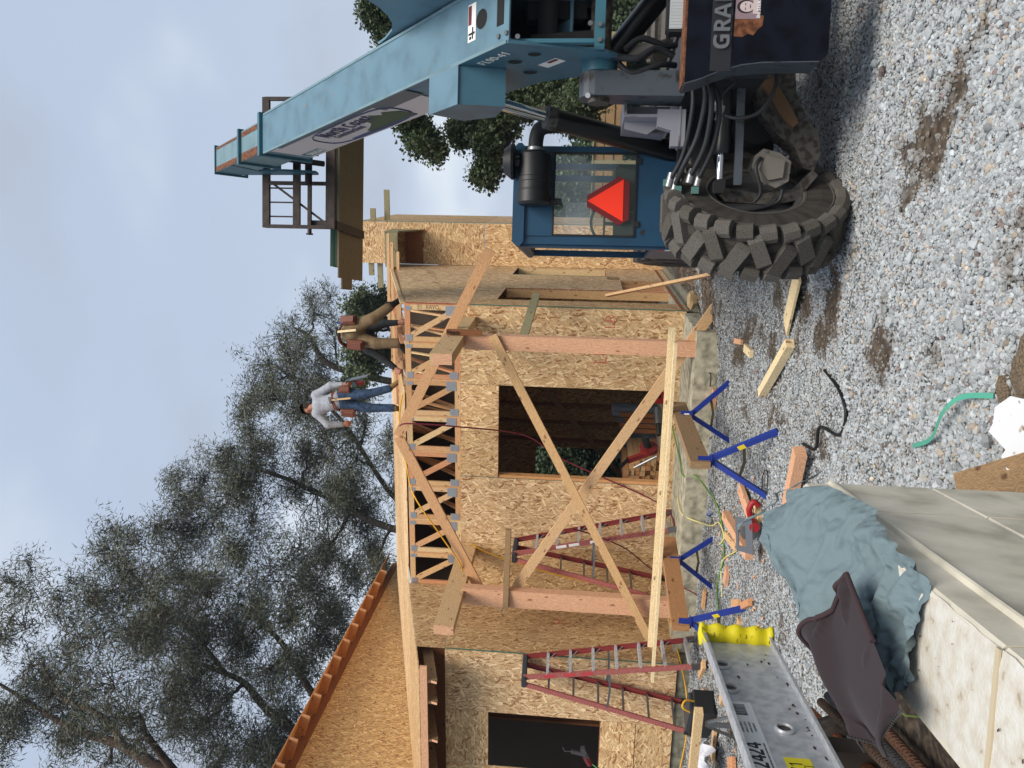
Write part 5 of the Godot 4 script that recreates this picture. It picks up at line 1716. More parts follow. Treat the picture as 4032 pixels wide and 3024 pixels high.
	hose(T, [Vector3(0.0, 1.75, 0.55), Vector3(-0.02, 1.58, 0.55), Vector3(0.06, 1.45, 0.5), Vector3(0.03, 1.32, 0.45)], 0.025)
	hose(T, [Vector3(-0.04, 1.7, 0.5), Vector3(-0.1, 1.6, 0.5), Vector3(-0.04, 1.42, 0.48), Vector3(-0.02, 1.3, 0.4)], 0.022)
	hose(T, [Vector3(0.05, 1.66, 0.52), Vector3(0.13, 1.55, 0.5), Vector3(0.1, 1.38, 0.44), Vector3(0.12, 1.3, 0.4)], 0.022)
	for q in [[-0.78, 1.08, 0.25], [-0.76, 1.14, 0.26], [-0.78, 1.28, 0.2], [-0.82, 1.24, 0.2], [-0.36, 0.98, 0.45], [-0.3, 1.0, 0.46]]:
		st = S()
		cyl(st, Vector3(q[0] + 0.05, q[1] - 0.01, q[2]), Vector3(q[0] - 0.05, q[1] + 0.012, q[2]), 0.024, 8)
		obj("hose_fitting", st, M.galv, T)
	for q in [[-0.86, 1.1, 0.24], [-0.85, 1.22, 0.2], [-0.8, 1.3, 0.18]]:
		st = S()
		box(st, Vector3(q[0], q[1], q[2]), Vector3(0.05, 0.05, 0.05))
		obj("hose_clamp", st, mat(Color(0.3, 0.45, 0.42), 0.6), T)
	# air cleaner
	st = S()
	var AX := Transform3D(Basis(Vector3.BACK, PI / 2), Vector3(-0.68, 2.335, -0.45))
	lathe(st, AX, [Vector2(0, -0.22), Vector2(0.12, -0.22), Vector2(0.132, -0.2), Vector2(0.132, -0.02), Vector2(0.137, -0.015), Vector2(0.137, 0.02), Vector2(0.132, 0.025), Vector2(0.135, 0.08), Vector2(0.14, 0.1), Vector2(0.14, 0.19), Vector2(0.12, 0.21), Vector2(0.0, 0.215)], 32)
	obj("air_cleaner", st, mat(Color(0.06, 0.06, 0.065), 0.5), T)
	st = S()
	lathe(st, Transform3D(Basis(), Vector3(-0.535, 2.47, -0.45)), [Vector2(0.045, -0.03), Vector2(0.045, 0.03), Vector2(0.145, 0.035), Vector2(0.15, 0.055), Vector2(0.1, 0.12), Vector2(0, 0.135)], 28)
	obj("rain_cap", st, mat(Color(0.05, 0.05, 0.055), 0.5), T)
	st = S()
	tube(st, smooth([Vector3(-0.5, 2.33, -0.45), Vector3(-0.36, 2.33, -0.45), Vector3(-0.27, 2.3, -0.45), Vector3(-0.24, 2.2, -0.45), Vector3(-0.24, 2.0, -0.45)], 5), 0.062, 14)
	obj("intake_elbow", st, M.rubber, T)
	st = S()
	cyl(st, Vector3(-0.42, 2.332, -0.45), Vector3(-0.445, 2.332, -0.45), 0.068, 20)
	obj("hose_band", st, M.galv, T)
	st = S()
	cyl(st, Vector3(-0.86, 2.22, -0.45), Vector3(-0.86, 2.1, -0.45), 0.035, 14, 0.026)
	obj("dust_valve", st, M.dull, T)
	make_cab(T)
	make_wheel("rear_wheel", T, Vector3(-0.98, 0.64, 0.02), deg_to_rad(-35), true)
	make_wheel("rear_wheel", T, Vector3(1.42, 0.64, 0.02), deg_to_rad(-35), false)
	make_wheel("front_wheel", T, Vector3(-0.98, 0.66, -3.3), 0, false)
	make_wheel("front_wheel", T, Vector3(1.42, 0.66, -3.3), 0, false)
	make_carriage(T)

func make_cab(T: Node):
	var zb := -0.6; var zf := -2.0
	var x0 := -1.2; var x1 := -0.38
	var st := S()
	# rear wall with a window opening
	box(st, Vector3(x0 + 0.035, 1.85, zb), Vector3(0.07, 1.26, 0.05))
	box(st, Vector3(x1 - 0.025, 1.85, zb), Vector3(0.05, 1.26, 0.05))
	box(st, Vector3((x0 + x1) * 0.5, 2.325, zb), Vector3(0.7, 0.29, 0.05))
	box(st, Vector3((x0 + x1) * 0.5 + 0.01, 1.25, zb), Vector3(0.7, 0.46, 0.05))
	# front and side posts, sills and floor
	box(st, Vector3(x0 + 0.03, 1.75, zf), Vector3(0.06, 1.5, 0.06))
	box(st, Vector3(x1 - 0.03, 1.75, zf), Vector3(0.06, 1.5, 0.06))
	box(st, Vector3((x0 + x1) * 0.5, 1.1, zf), Vector3(0.78, 0.35, 0.04))
	box(st, Vector3(x1 - 0.01, 1.2, -1.3), Vector3(0.03, 0.5, 1.36))
	box(st, Vector3(x0 + 0.01, 1.1, -1.3), Vector3(0.03, 0.4, 1.36))
	box(st, Vector3((x0 + x1) * 0.5, 0.95, -1.3), Vector3(0.82, 0.05, 1.4))
	box(st, Vector3(x0 - 0.012, 1.7, -0.66), Vector3(0.024, 1.5, 0.1))
	box(st, Vector3(x1 - 0.03, 1.8, -1.35), Vector3(0.05, 1.3, 0.07))
	obj("cab_shell", st, M.cab, T)
	st = S()
	cbox(st, Transform3D(Basis(), Vector3((x0 + x1) * 0.5, 2.47, -1.3)), Vector3(0.86, 0.1, 1.5), 0.035)
	obj("cab_roof", st, M.cab, T)
	st = S()
	for q in [[x0 + 0.078, 1.83, 0.016, 0.7], [x1 - 0.058, 1.83, 0.016, 0.7]]:
		box(st, Vector3(q[0], q[1], zb + 0.028), Vector3(q[2], q[3], 0.02))
	for y in [1.487, 2.173]:
		box(st, Vector3((x0 + x1) * 0.5 + 0.01, y, zb + 0.028), Vector3(0.7, 0.016, 0.02))
	obj("window_seal", st, M.black, T)
	var gl := mat(Color(0.75, 0.86, 0.84, 0.04), 0.05)
	gl.transparency = BaseMaterial3D.TRANSPARENCY_ALPHA
	st = S()
	box(st, Vector3((x0 + x1) * 0.5 + 0.01, 1.83, zb + 0.005), Vector3(0.69, 0.68, 0.005))
	obj("window", st, gl, T)
	st = S()
	box(st, Vector3((x0 + x1) * 0.5, 1.85, zf), Vector3(0.7, 1.1, 0.005))
	obj("window", st, gl, T)
	for x in [-1.02, -0.5]:
		st = S()
		box(st, Vector3(x, 1.47, zb + 0.03), Vector3(0.05, 0.045, 0.02))
		obj("window_hinge", st, M.black, T)
	# seat, wheel, console
	st = S()
	cbox(st, Transform3D(Basis(), Vector3(-0.68, 1.3, -1.1)), Vector3(0.42, 0.12, 0.42), 0.03)
	cbox(st, Transform3D(Basis(Vector3.RIGHT, 0.15), Vector3(-0.68, 1.5, -0.9)), Vector3(0.4, 0.32, 0.1), 0.03)
	obj("seat", st, M.dull, T)
	st = S()
	var ring := []
	for k in 21:
		var a := TAU * k / 20
		ring.append(Vector3(-0.9 + 0.17 * cos(a), 1.72 + 0.13 * sin(a), -1.6 + 0.1 * sin(a)))
	tube(st, ring, 0.014, 8)
	bar(st, Vector3(-0.9, 1.72, -1.6), Vector3(-0.9, 1.4, -1.8), 0.03, 0.03)
	bar(st, Vector3(-1.06, 1.72, -1.6), Vector3(-0.74, 1.72, -1.6), 0.02, 0.02)
	obj("steering_wheel", st, M.black, T)
	st = S()
	cbox(st, Transform3D(Basis(), Vector3(-0.95, 1.48, -1.7)), Vector3(0.3, 0.3, 0.2), 0.03)
	bar(st, Vector3(-1.08, 1.45, -0.9), Vector3(-1.12, 1.6, -0.9), 0.03, 0.03, Vector3.BACK)
	obj("console", st, M.black, T)
	# slow-vehicle triangle
	st = S()
	prism(st, PackedVector2Array([Vector2(-0.79, 1.89), Vector2(-0.88, 1.89), Vector2(-1.035, 1.615), Vector2(-0.985, 1.535), Vector2(-0.675, 1.54), Vector2(-0.63, 1.625)]), Transform3D(Basis(), Vector3(0, 0, -0.545)), 0.006)
	obj("slow_triangle_border", st, mat(Color(0.42, 0.03, 0.04), 0.5), T)
	st = S()
	prism(st, PackedVector2Array([Vector2(-0.835, 1.885), Vector2(-1.002, 1.585), Vector2(-0.655, 1.59)]), Transform3D(Basis(), Vector3(0, 0, -0.541)), 0.006)
	var orange := mat(Color(1.0, 0.2, 0.05), 0.6)
	obj("slow_triangle", st, orange, T)
	st = S()
	for k in 5:
		var s2 := S()
		box(s2, Vector3(x0 - 0.026, 1.04 + k * 0.05, -0.66), Vector3(0.004, 0.048, 0.08))
		obj("reflector_band", s2, M.white if k % 2 else M.red, T)
	st = S()
	prism(st, PackedVector2Array([Vector2(-1.1, 1.44), Vector2(-1.07, 1.43), Vector2(-1.06, 1.4), Vector2(-1.08, 1.39), Vector2(-1.1, 1.41), Vector2(-1.12, 1.4)]), Transform3D(Basis(), Vector3(0, 0, zb + 0.027)), 0.003)
	obj("paint_chip", st, mat(Color(0.1, 0.12, 0.14), 0.7), T)

func make_carriage(T: Node):
	var br := mat(Color(0.24, 0.18, 0.14), 0.65, 0, M.rust.albedo_texture, Vector3(1, 1, 1))
	var zc := -4.75
	var xc := 0.22
	var st := S()
	# boom head dropping from the tip
	for x in [0.07, 0.33]:
		var s3 := S()
		var a := B(x, 7.25, 0.06); var b := B(x, 6.7, 0.48)
		yz_plate(s3, [[a.z, a.y], [B(x, 7.3, 0.3).z, B(x, 7.3, 0.3).y], [-4.72, 5.72], [-4.55, 5.7], [-4.45, 6.1], [b.z, b.y], [B(x, 6.5, 0.05).z, B(x, 6.5, 0.05).y]], x, 0.03)
		obj("boom_head", s3, M.teal_dark, T)
	st = S()
	cyl(st, Vector3(-0.1, 5.83, -4.62), Vector3(0.55, 5.83, -4.62), 0.05, 16)
	cyl(st, B(0.2, 6.3, 0.5), Vector3(0.2, 5.62, -4.66), 0.04, 14)
	obj("tilt_cylinder", st, M.dull, T)
	for q in [[0.0, 6.5, 0.1, 0.06, 1.82], [0.0, 6.05, 0.1, 0.05, 1.82], [0.0, 5.86, 0.05, 0.05, 1.8], [0.0, 5.55, 0.13, 0.07, 1.82]]:
		st = S()
		box(st, Vector3(xc + q[0], q[1], zc), Vector3(q[4], q[2], q[3]), 0)
		obj("carriage_bar", st, br, T)
	for x in [-0.89, -0.28, 0.72, 0.89]:
		st = S()
		box(st, Vector3(xc + x, 6.0, zc + 0.002), Vector3(0.05, 1.02, 0.05), 1)
		obj("carriage_upright", st, br, T)
	for k in 6:
		var x := -0.75 + k * 0.2 if k < 3 else -0.1 + (k - 3) * 0.2
		st = S()
		cyl(st, Vector3(xc + x, 6.05, zc), Vector3(xc + x, 6.48, zc), 0.011, 8)
		obj("guard_rod", st, br, T)
	st = S()
	bar(st, Vector3(xc - 0.25, 6.46, zc - 0.02), Vector3(xc - 0.85, 5.6, zc - 0.02), 0.02, 0.03)
	obj("guard_brace", st, br, T)
	for x in [-0.85, 0.8]:
		st = S()
		bx(st, Transform3D(Basis(), Vector3(xc + x, 5.68, zc - 0.06)), Vector3(0.12, 0.42, 0.05))
		bar(st, Vector3(xc + x, 5.5, zc - 0.04), Vector3(xc + x, 5.52, zc - 1.5), 0.12, 0.045)
		obj("fork", st, mat(Color(0.12, 0.1, 0.09), 0.55), T)
	st = S()
	cyl(st, Vector3(xc - 0.98, 5.86, zc), Vector3(xc - 0.9, 5.86, zc), 0.03, 12)
	cyl(st, Vector3(xc - 1.0, 5.86, zc), Vector3(xc - 0.98, 5.86, zc), 0.05, 12)
	obj("fork_pin", st, br, T)

func make_load():
	var c := mach.transform * Vector3(0.22, 5.55, -5.75)
	var groups := [[-0.16, 0.055, 2.44], [-0.2, 0.0, 2.44]]
	var t := thing("plywood_stack", "stack of green edged plywood sheets carried high on the forks", "plywood", c, mach.rotation.y)
	var under := mat(Color(0.46, 0.41, 0.31), 0.5, 0, M.pink.albedo_texture, M.pink.uv1_scale)
	for k in 8:
		var st := S()
		var dx := rf(-0.012, 0.012) - (0.16 if k == 0 else 0.0)
		box(st, Vector3(-0.2 + dx, 0.012 + k * 0.017, rf(-0.008, 0.008)), Vector3(2.44, 0.0155, 1.22), 0)
		obj("plywood_sheet", st, under if k < 2 else M.edge_d, t)
	var st2 := S()
	bx(st2, Transform3D(Basis(), Vector3(-1.55, 0.03, 0.15)), Vector3(0.4, 0.02, 0.5))
	obj("loose_sheet", st2, under, t)
# ---------------------------------------------------------------- people
func sd_cap(p: Vector3, a: Vector3, b: Vector3, r1: float, r2: float) -> float:
	var ab := b - a
	var t := clampf((p - a).dot(ab) / maxf(ab.length_squared(), 1e-9), 0, 1)
	return p.distance_to(a + ab * t) - lerpf(r1, r2, t)

func skin(bones: Array, cell: float, k: float) -> ArrayMesh:
	# joins tapered capsules with a smooth minimum and meshes the field as surface nets
	var field := {}
	var reach := cell * 2.2 + k
	for bn in bones:
		var a: Vector3 = bn[0]; var b: Vector3 = bn[1]
		var rr: float = maxf(bn[2], bn[3]) + reach
		var lo := Vector3(minf(a.x, b.x), minf(a.y, b.y), minf(a.z, b.z)) - Vector3.ONE * rr
		var hi := Vector3(maxf(a.x, b.x), maxf(a.y, b.y), maxf(a.z, b.z)) + Vector3.ONE * rr
		var l := Vector3i((lo / cell).floor()); var h := Vector3i((hi / cell).ceil())
		for z in range(l.z, h.z + 1):
			for y in range(l.y, h.y + 1):
				for x in range(l.x, h.x + 1):
					var key := Vector3i(x, y, z)
					if field.has(key):
						continue
					var p := Vector3(key) * cell
					var d0 := sd_cap(p, a, b, bn[2], bn[3])
					if d0 > reach or d0 < -reach * 1.6:
						continue
					var s := 0.0
					for c in bones:
						var d := sd_cap(p, c[0], c[1], c[2], c[3])
						if d < reach + k * 3.0:
							s += exp(-d / k * 2.2)
					field[key] = -log(maxf(s, 1e-9)) * k / 2.2
	var vid := {}
	var verts := PackedVector3Array()
	var corners := [Vector3i(0, 0, 0), Vector3i(1, 0, 0), Vector3i(0, 1, 0), Vector3i(1, 1, 0), Vector3i(0, 0, 1), Vector3i(1, 0, 1), Vector3i(0, 1, 1), Vector3i(1, 1, 1)]
	var edges := [[0, 1], [2, 3], [4, 5], [6, 7], [0, 2], [1, 3], [4, 6], [5, 7], [0, 4], [1, 5], [2, 6], [3, 7]]
	for key in field:
		var v := []
		var ok := true
		var neg := 0
		for c in corners:
			if not field.has(key + c):
				ok = false
				break
			var f: float = field[key + c]
			v.append(f)
			if f < 0:
				neg += 1
		if not ok or neg == 0 or neg == 8:
			continue
		var sum := Vector3.ZERO
		var n := 0
		for e in edges:
			var fa: float = v[e[0]]; var fb: float = v[e[1]]
			if (fa < 0) != (fb < 0):
				var t := fa / (fa - fb)
				sum += Vector3(corners[e[0]]).lerp(Vector3(corners[e[1]]), t)
				n += 1
		vid[key] = verts.size()
		verts.append((Vector3(key) + sum / n) * cell)
	var idx := PackedInt32Array()
	var ax := [Vector3i(1, 0, 0), Vector3i(0, 1, 0), Vector3i(0, 0, 1)]
	for key in field:
		var f0: float = field[key]
		for a in 3:
			var k2: Vector3i = key + ax[a]
			if not field.has(k2):
				continue
			if (f0 < 0) == (field[k2] < 0):
				continue
			var u: Vector3i = ax[(a + 1) % 3]; var w: Vector3i = ax[(a + 2) % 3]
			var q := [key, key - u, key - u - w, key - w]
			var all := true
			for c in q:
				if not vid.has(c):
					all = false
			if not all:
				continue
			var i0: int = vid[q[0]]; var i1: int = vid[q[1]]; var i2: int = vid[q[2]]; var i3: int = vid[q[3]]
			if f0 < 0:
				idx.append_array([i0, i2, i1, i0, i3, i2])
			else:
				idx.append_array([i0, i1, i2, i0, i2, i3])
	var nr := PackedVector3Array(); nr.resize(verts.size())
	for i in range(0, idx.size(), 3):
		var n2 := (verts[idx[i + 2]] - verts[idx[i]]).cross(verts[idx[i + 1]] - verts[idx[i]])
		for j in 3:
			nr[idx[i + j]] += n2
	for i in nr.size():
		nr[i] = nr[i].normalized()
	var arr := []; arr.resize(Mesh.ARRAY_MAX)
	arr[Mesh.ARRAY_VERTEX] = verts; arr[Mesh.ARRAY_NORMAL] = nr; arr[Mesh.ARRAY_INDEX] = idx
	var m := ArrayMesh.new()
	m.add_surface_from_arrays(Mesh.PRIMITIVE_TRIANGLES, arr)
	return m

func hand_bones(wrist: Vector3, dir: Vector3, palm_n: Vector3, thumb_side: float, curl: float) -> Array:
	# palm, four curled fingers of unequal length and a thumb from the side
	var d := dir.normalized()
	var s := d.cross(palm_n).normalized()
	var n := s.cross(d).normalized()
	var b := [[wrist, wrist + d * 0.075, 0.024, 0.03]]
	var lens := [0.07, 0.08, 0.074, 0.058]
	for k in 4:
		var off := s * thumb_side * (0.03 - k * 0.02)
		var base := wrist + d * 0.078 + off
		var l: float = lens[k]
		var d1 := (d * cos(curl * 0.5) + n * sin(curl * 0.5)).normalized()
		var d2 := (d * cos(curl * 1.3) + n * sin(curl * 1.3)).normalized()
		var mid := base + d1 * l * 0.5
		b.append([wrist + d * 0.03 + off * 0.7, base, 0.013, 0.011])
		b.append([base, mid, 0.0105, 0.0095])
		b.append([mid, mid + d2 * l * 0.5, 0.0095, 0.008])
	var tb := wrist + d * 0.025 + s * thumb_side * 0.022
	var t1 := tb + (d * 0.6 + s * thumb_side * 0.7 + n * 0.3).normalized() * 0.04
	b.append([tb, t1, 0.014, 0.011])
	b.append([t1, t1 + (d + n * 0.5 + s * thumb_side * 0.2).normalized() * 0.032, 0.011, 0.009])
	return b

func H(u: float, y: float, v: float) -> Vector3:
	return hp(u, y, v)

func rel(bones: Array, o: Vector3) -> Array:
	var r := []
	for b in bones:
		r.append([b[0] - o, b[1] - o, b[2], b[3]])
	return r

func pouch(p: Node, c: Vector3, s: Vector3, yaw: float, tilt: float, m: Material, called := "tool_pouch"):
	var st := S()
	var b := Basis(Vector3.UP, yaw) * Basis(Vector3.RIGHT, tilt)
	cbox(st, Transform3D(b * Basis(Vector3.RIGHT, PI / 2), c), Vector3(s.x, s.z, s.y), minf(s.x, s.z) * 0.25)
	cbox(st, Transform3D(b * Basis(Vector3.RIGHT, PI / 2), c + b * Vector3(0.0, -s.y * 0.12, s.z * 0.6)), Vector3(s.x * 0.8, s.z * 0.6, s.y * 0.65), minf(s.x, s.z) * 0.2)
	return obj(called, st, m, p)

func make_people():
	var flesh := mat(Color(0.62, 0.4, 0.3), 0.6)
	var leather := mat(Color(0.52, 0.29, 0.19), 0.6, 0, noise_tex(90, 0.05, [[0.2, Color(0.65, 0.6, 0.58)], [0.8, Color(1, 1, 1)]], 256), Vector3(4, 4, 1))
	var yaw := deg_to_rad(-15)
	# --- standing carpenter, seen from behind, head turned to the left and down
	var v := 1.35
	var base := H(-1.98, roof_y(v) + 0.02, v)
	var p := thing("person", "person in grey long sleeve shirt, jeans and cap standing on the roof holding a saw", "person", base)
	var hipR := H(-1.89, 6.13, v); var hipL := H(-2.07, 6.11, v)
	var knR := H(-1.86, 5.69, v - 0.05); var anR := H(-1.76, 5.3, v + 0.02)
	var knL := H(-2.12, 5.68, v - 0.02); var anL := H(-2.11, 5.2, v)
	var toeR := H(-1.66, 5.16, v + 0.1); var toeL := H(-2.17, 5.12, v + 0.12)
	var pel := H(-1.98, 6.16, v); var waist := H(-2.05, 6.36, v - 0.01)
	var chest := H(-2.11, 6.56, v + 0.04); var neck := H(-2.17, 6.72, v + 0.1)
	var shR := H(-1.94, 6.65, v + 0.04); var shL := H(-2.28, 6.66, v + 0.04)
	var elR := H(-1.74, 6.36, v); var haR := H(-1.7, 6.1, v - 0.03)
	var elL := H(-2.47, 6.44, v - 0.02); var haL := H(-2.47, 6.17, v + 0.04)
	var head := H(-2.24, 6.86, v + 0.16)
	var body := [[pel, waist, 0.13, 0.12], [waist, chest, 0.12, 0.14], [chest, neck, 0.12, 0.05], [neck, head, 0.052, 0.06], [head + Vector3(0, -0.02, 0), head + Vector3(0, 0.05, 0), 0.085, 0.088], [shR, elR, 0.05, 0.042], [elR, haR, 0.042, 0.03], [shL, elL, 0.05, 0.042], [elL, haL, 0.042, 0.03], [chest, shR, 0.07, 0.055], [chest, shL, 0.07, 0.055],
		[hipR, knR, 0.085, 0.055], [knR, anR, 0.055, 0.04], [hipL, knL, 0.085, 0.055], [knL, anL, 0.055, 0.04], [anR, toeR, 0.035, 0.03], [anL, toeL, 0.035, 0.03]]
	# face: nose, jaw and ears, turned to the left
	var fdir := (H(-1, 0, 0.25) - H(0, 0, 0)).normalized() * 0.9 + Vector3.DOWN * 0.35
	fdir = fdir.normalized()
	body.append([head + fdir * 0.07 + Vector3.DOWN * 0.02, head + fdir * 0.105 + Vector3.DOWN * 0.035, 0.02, 0.014])
	body.append([head + Vector3.DOWN * 0.06, head + fdir * 0.06 + Vector3.DOWN * 0.085, 0.05, 0.035])
	var sdir := fdir.cross(Vector3.UP).normalized()
	for s in [-1, 1]:
		body.append([head + sdir * 0.088 * s, head + sdir * 0.097 * s + Vector3.DOWN * 0.03, 0.016, 0.012])
	for hb in hand_bones(haL, haL - elL + Vector3(0, -0.05, 0), sdir, 1.0, 0.9):
		body.append(hb)
	for hb in hand_bones(haR, haR - elR, sdir, -1.0, 1.3):
		body.append(hb)
	obj("body", skin(rel(body, base), 0.0115, 0.022), flesh, p)
	var shirt := [[H(-2.0, 6.24, v), waist, 0.165, 0.14], [waist, chest, 0.14, 0.165], [chest, neck + Vector3(0, -0.06, 0), 0.155, 0.08], [chest, shR, 0.12, 0.085], [chest, shL, 0.12, 0.085], [shR, elR, 0.078, 0.066], [elR, haR + (elR - haR) * 0.15, 0.064, 0.048], [shL, elL, 0.078, 0.066], [elL, haL + (elL - haL) * 0.1, 0.064, 0.048]]
	var cl := noise_tex(91, 0.02, [[0.2, Color(0.86, 0.86, 0.86)], [0.8, Color(1, 1, 1)]], 256)
	obj("shirt", skin(rel(shirt, base), 0.014, 0.03), tri_mat(mat(Color(0.66, 0.67, 0.7), 0.9, 0, cl), 3.0), p)
	var jeans := [[H(-1.99, 6.2, v), H(-1.98, 6.12, v), 0.15, 0.15], [hipR, knR, 0.115, 0.082], [knR, anR, 0.08, 0.068], [hipL, knL, 0.115, 0.082], [knL, anL + Vector3(0, 0.03, 0), 0.08, 0.07]]
	obj("jeans", skin(rel(jeans, base), 0.014, 0.03), tri_mat(mat(Color(0.2, 0.29, 0.4), 0.9, 0, noise_tex(92, 0.015, [[0.25, Color(0.6, 0.62, 0.68)], [0.7, Color(1.2, 1.2, 1.2)]], 256), Vector3.ONE), 2.0), p)
	var boots := [[anR + Vector3(0, 0.05, 0), anR, 0.06, 0.055], [anR, toeR, 0.05, 0.045], [anL + Vector3(0, 0.05, 0), anL, 0.06, 0.055], [anL, toeL, 0.05, 0.045]]
	obj("boots", skin(rel(boots, base), 0.012, 0.02), mat(Color(0.55, 0.43, 0.26), 0.8), p)
	var st := S()
	var hb2 := head - base
	var hx := Transform3D(Basis(sdir, fdir.cross(sdir) * -1.0, fdir), hb2 + Vector3(0, 0.055, 0))
	lathe(st, hx, [Vector2(0.102, -0.01), Vector2(0.1, 0.03), Vector2(0.08, 0.065), Vector2(0.045, 0.082), Vector2(0, 0.088)], 20)
	var brim := PackedVector2Array()
	for k in 11:
		var a := PI * k / 10.0
		brim.append(Vector2(cos(a) * 0.075, 0.06 + sin(a) * 0.1))
	prism(st, brim, hx * Transform3D(Basis(Vector3.RIGHT, PI / 2), Vector3(0, -0.004, 0)), 0.008)
	obj("cap", st, mat(Color(0.3, 0.29, 0.22), 0.9), p)
	st = S()
	for s in [-1, 1]:
		bx(st, Transform3D(hx.basis, hb2 + fdir * 0.088 + sdir * 0.034 * s + Vector3.UP * 0.012), Vector3(0.05, 0.032, 0.012))
		bar(st, hb2 + fdir * 0.085 + sdir * 0.06 * s + Vector3.UP * 0.014, hb2 + sdir * 0.095 * s + Vector3.UP * 0.012, 0.006, 0.008)
	obj("sunglasses", st, M.black, p)
	st = S()
	var hair := [[hb2 + Vector3(0, -0.01, 0) - fdir * 0.03, hb2 + Vector3(0, 0.03, 0) - fdir * 0.03, 0.078, 0.08]]
	obj("hair", skin(hair, 0.014, 0.02), mat(Color(0.2, 0.13, 0.08), 0.9), p)
	var wc := H(-2.02, 6.27, v) - base
	st = S()
	var ring := []
	for k in 25:
		var a := TAU * k / 24
		ring.append(wc + Basis(Vector3.UP, yaw) * Vector3(cos(a) * 0.178, cos(a) * 0.035, sin(a) * 0.16))
	for k in 24:
		bar(st, ring[k], ring[k + 1] + (ring[k + 1] - ring[k]) * 0.1, 0.01, 0.055)
	obj("tool_belt", st, leather, p)
	pouch(p, H(-2.2, 6.02, v - 0.12) - base, Vector3(0.15, 0.24, 0.07), yaw - 0.4, 0.0, leather)
	pouch(p, H(-1.78, 6.08, v - 0.08) - base, Vector3(0.13, 0.2, 0.07), yaw + 0.5, 0.0, leather)
	st = S()
	bar(st, H(-1.96, 6.32, v - 0.18) - base, H(-1.9, 5.94, v - 0.2) - base, 0.022, 0.03, Vector3.RIGHT)
	obj("hammer_handle", st, M.beam, p)
	st = S()
	bar(st, H(-2.02, 6.31, v - 0.19) - base, H(-1.9, 6.33, v - 0.19) - base, 0.03, 0.035)
	obj("hammer_head", st, M.steel, p)
	# saw that the carpenter holds
	var sw := thing("hand_circular_saw", "circular saw with a red guard held by the standing carpenter", "saw", H(-1.66, 5.95, v - 0.05), yaw)
	st = S()
	cyl(st, Vector3(-0.02, -0.12, 0), Vector3(0.04, -0.12, 0), 0.1, 20)
	obj("saw_guard", st, mat(Color(0.55, 0.06, 0.1), 0.5), sw)
	st = S()
	bx(st, Transform3D(Basis(Vector3.BACK, 0.25), Vector3(0.1, -0.13, 0)), Vector3(0.02, 0.34, 0.15), 1)
	obj("shoe", st, M.steel, sw)
	st = S()
	tube(st, smooth([Vector3(-0.04, 0.07, 0.0), Vector3(0.02, 0.1, 0), Vector3(0.05, 0.03, 0), Vector3(0.02, -0.05, 0)], 5), 0.024, 8)
	cyl(st, Vector3(0, -0.08, 0), Vector3(0, -0.08, 0.13), 0.045, 14)
	obj("saw_body", st, mat(Color(0.13, 0.22, 0.22), 0.5), sw)
	# --- second carpenter, bent forward at the roof edge, seen from behind
	v = 0.45
	base = H(-0.55, roof_y(0.3), v)
	p = thing("person", "person in tan trousers and dark shirt bending down at the roof edge", "person", base)
	hipR = H(-0.47, 5.56, v); hipL = H(-0.68, 5.54, v)
	knR = H(-0.33, 5.27, v - 0.08); anR = H(-0.12, 4.98, v)
	knL = H(-0.72, 5.22, v - 0.12); anL = H(-0.71, 4.82, v - 0.1)
	toeR = H(-0.05, 4.87, v + 0.14); toeL = H(-0.86, 4.76, v - 0.02)
	pel = H(-0.58, 5.62, v); waist = H(-0.66, 5.68, v + 0.22)
	chest = H(-0.78, 5.56, v + 0.46); neck = H(-0.84, 5.42, v + 0.62)
	shR = H(-0.62, 5.5, v + 0.5); shL = H(-0.95, 5.5, v + 0.42)
	elR = H(-0.5, 5.22, v + 0.45); haR = H(-0.46, 4.95, v + 0.35)
	elL = H(-1.08, 5.22, v + 0.32); haL = H(-1.2, 4.97, v + 0.16)
	head = H(-0.9, 5.28, v + 0.74)
	body = [[pel, waist, 0.14, 0.13], [waist, chest, 0.13, 0.14], [chest, neck, 0.12, 0.055], [neck, head, 0.052, 0.06], [head, head + Vector3(0, 0.05, 0), 0.09, 0.09], [shR, elR, 0.05, 0.042], [elR, haR, 0.042, 0.03], [shL, elL, 0.05, 0.042], [elL, haL, 0.042, 0.03], [chest, shR, 0.07, 0.055], [chest, shL, 0.07, 0.055],
		[hipR, knR, 0.09, 0.058], [knR, anR, 0.056, 0.04], [hipL, knL, 0.09, 0.058], [knL, anL, 0.056, 0.04], [anR, toeR, 0.035, 0.03], [anL, toeL, 0.035, 0.03]]
	fdir = Vector3(0, -0.8, -0.6)
	body.append([head + fdir * 0.08, head + fdir * 0.115, 0.02, 0.014])
	for hb in hand_bones(haL, haL - elL, Vector3(0, 0, 1), 1.0, 0.7):
		body.append(hb)
	for hb in hand_bones(haR, haR - elR, Vector3(0, 0, 1), -1.0, 0.7):
		body.append(hb)
	obj("body", skin(rel(body, base), 0.0115, 0.022), flesh, p)
	shirt = [[H(-0.62, 5.69, v + 0.08), waist, 0.155, 0.155], [waist, chest, 0.155, 0.165], [chest, neck + (chest - neck) * 0.35, 0.15, 0.09], [chest, shR, 0.12, 0.085], [chest, shL, 0.12, 0.085], [shR, elR, 0.076, 0.064], [elR, haR + (elR - haR) * 0.1, 0.062, 0.048], [shL, elL, 0.076, 0.064], [elL, haL + (elL - haL) * 0.1, 0.062, 0.048]]
	obj("shirt", skin(rel(shirt, base), 0.014, 0.03), tri_mat(mat(Color(0.11, 0.12, 0.13), 0.9, 0, cl), 3.0), p)
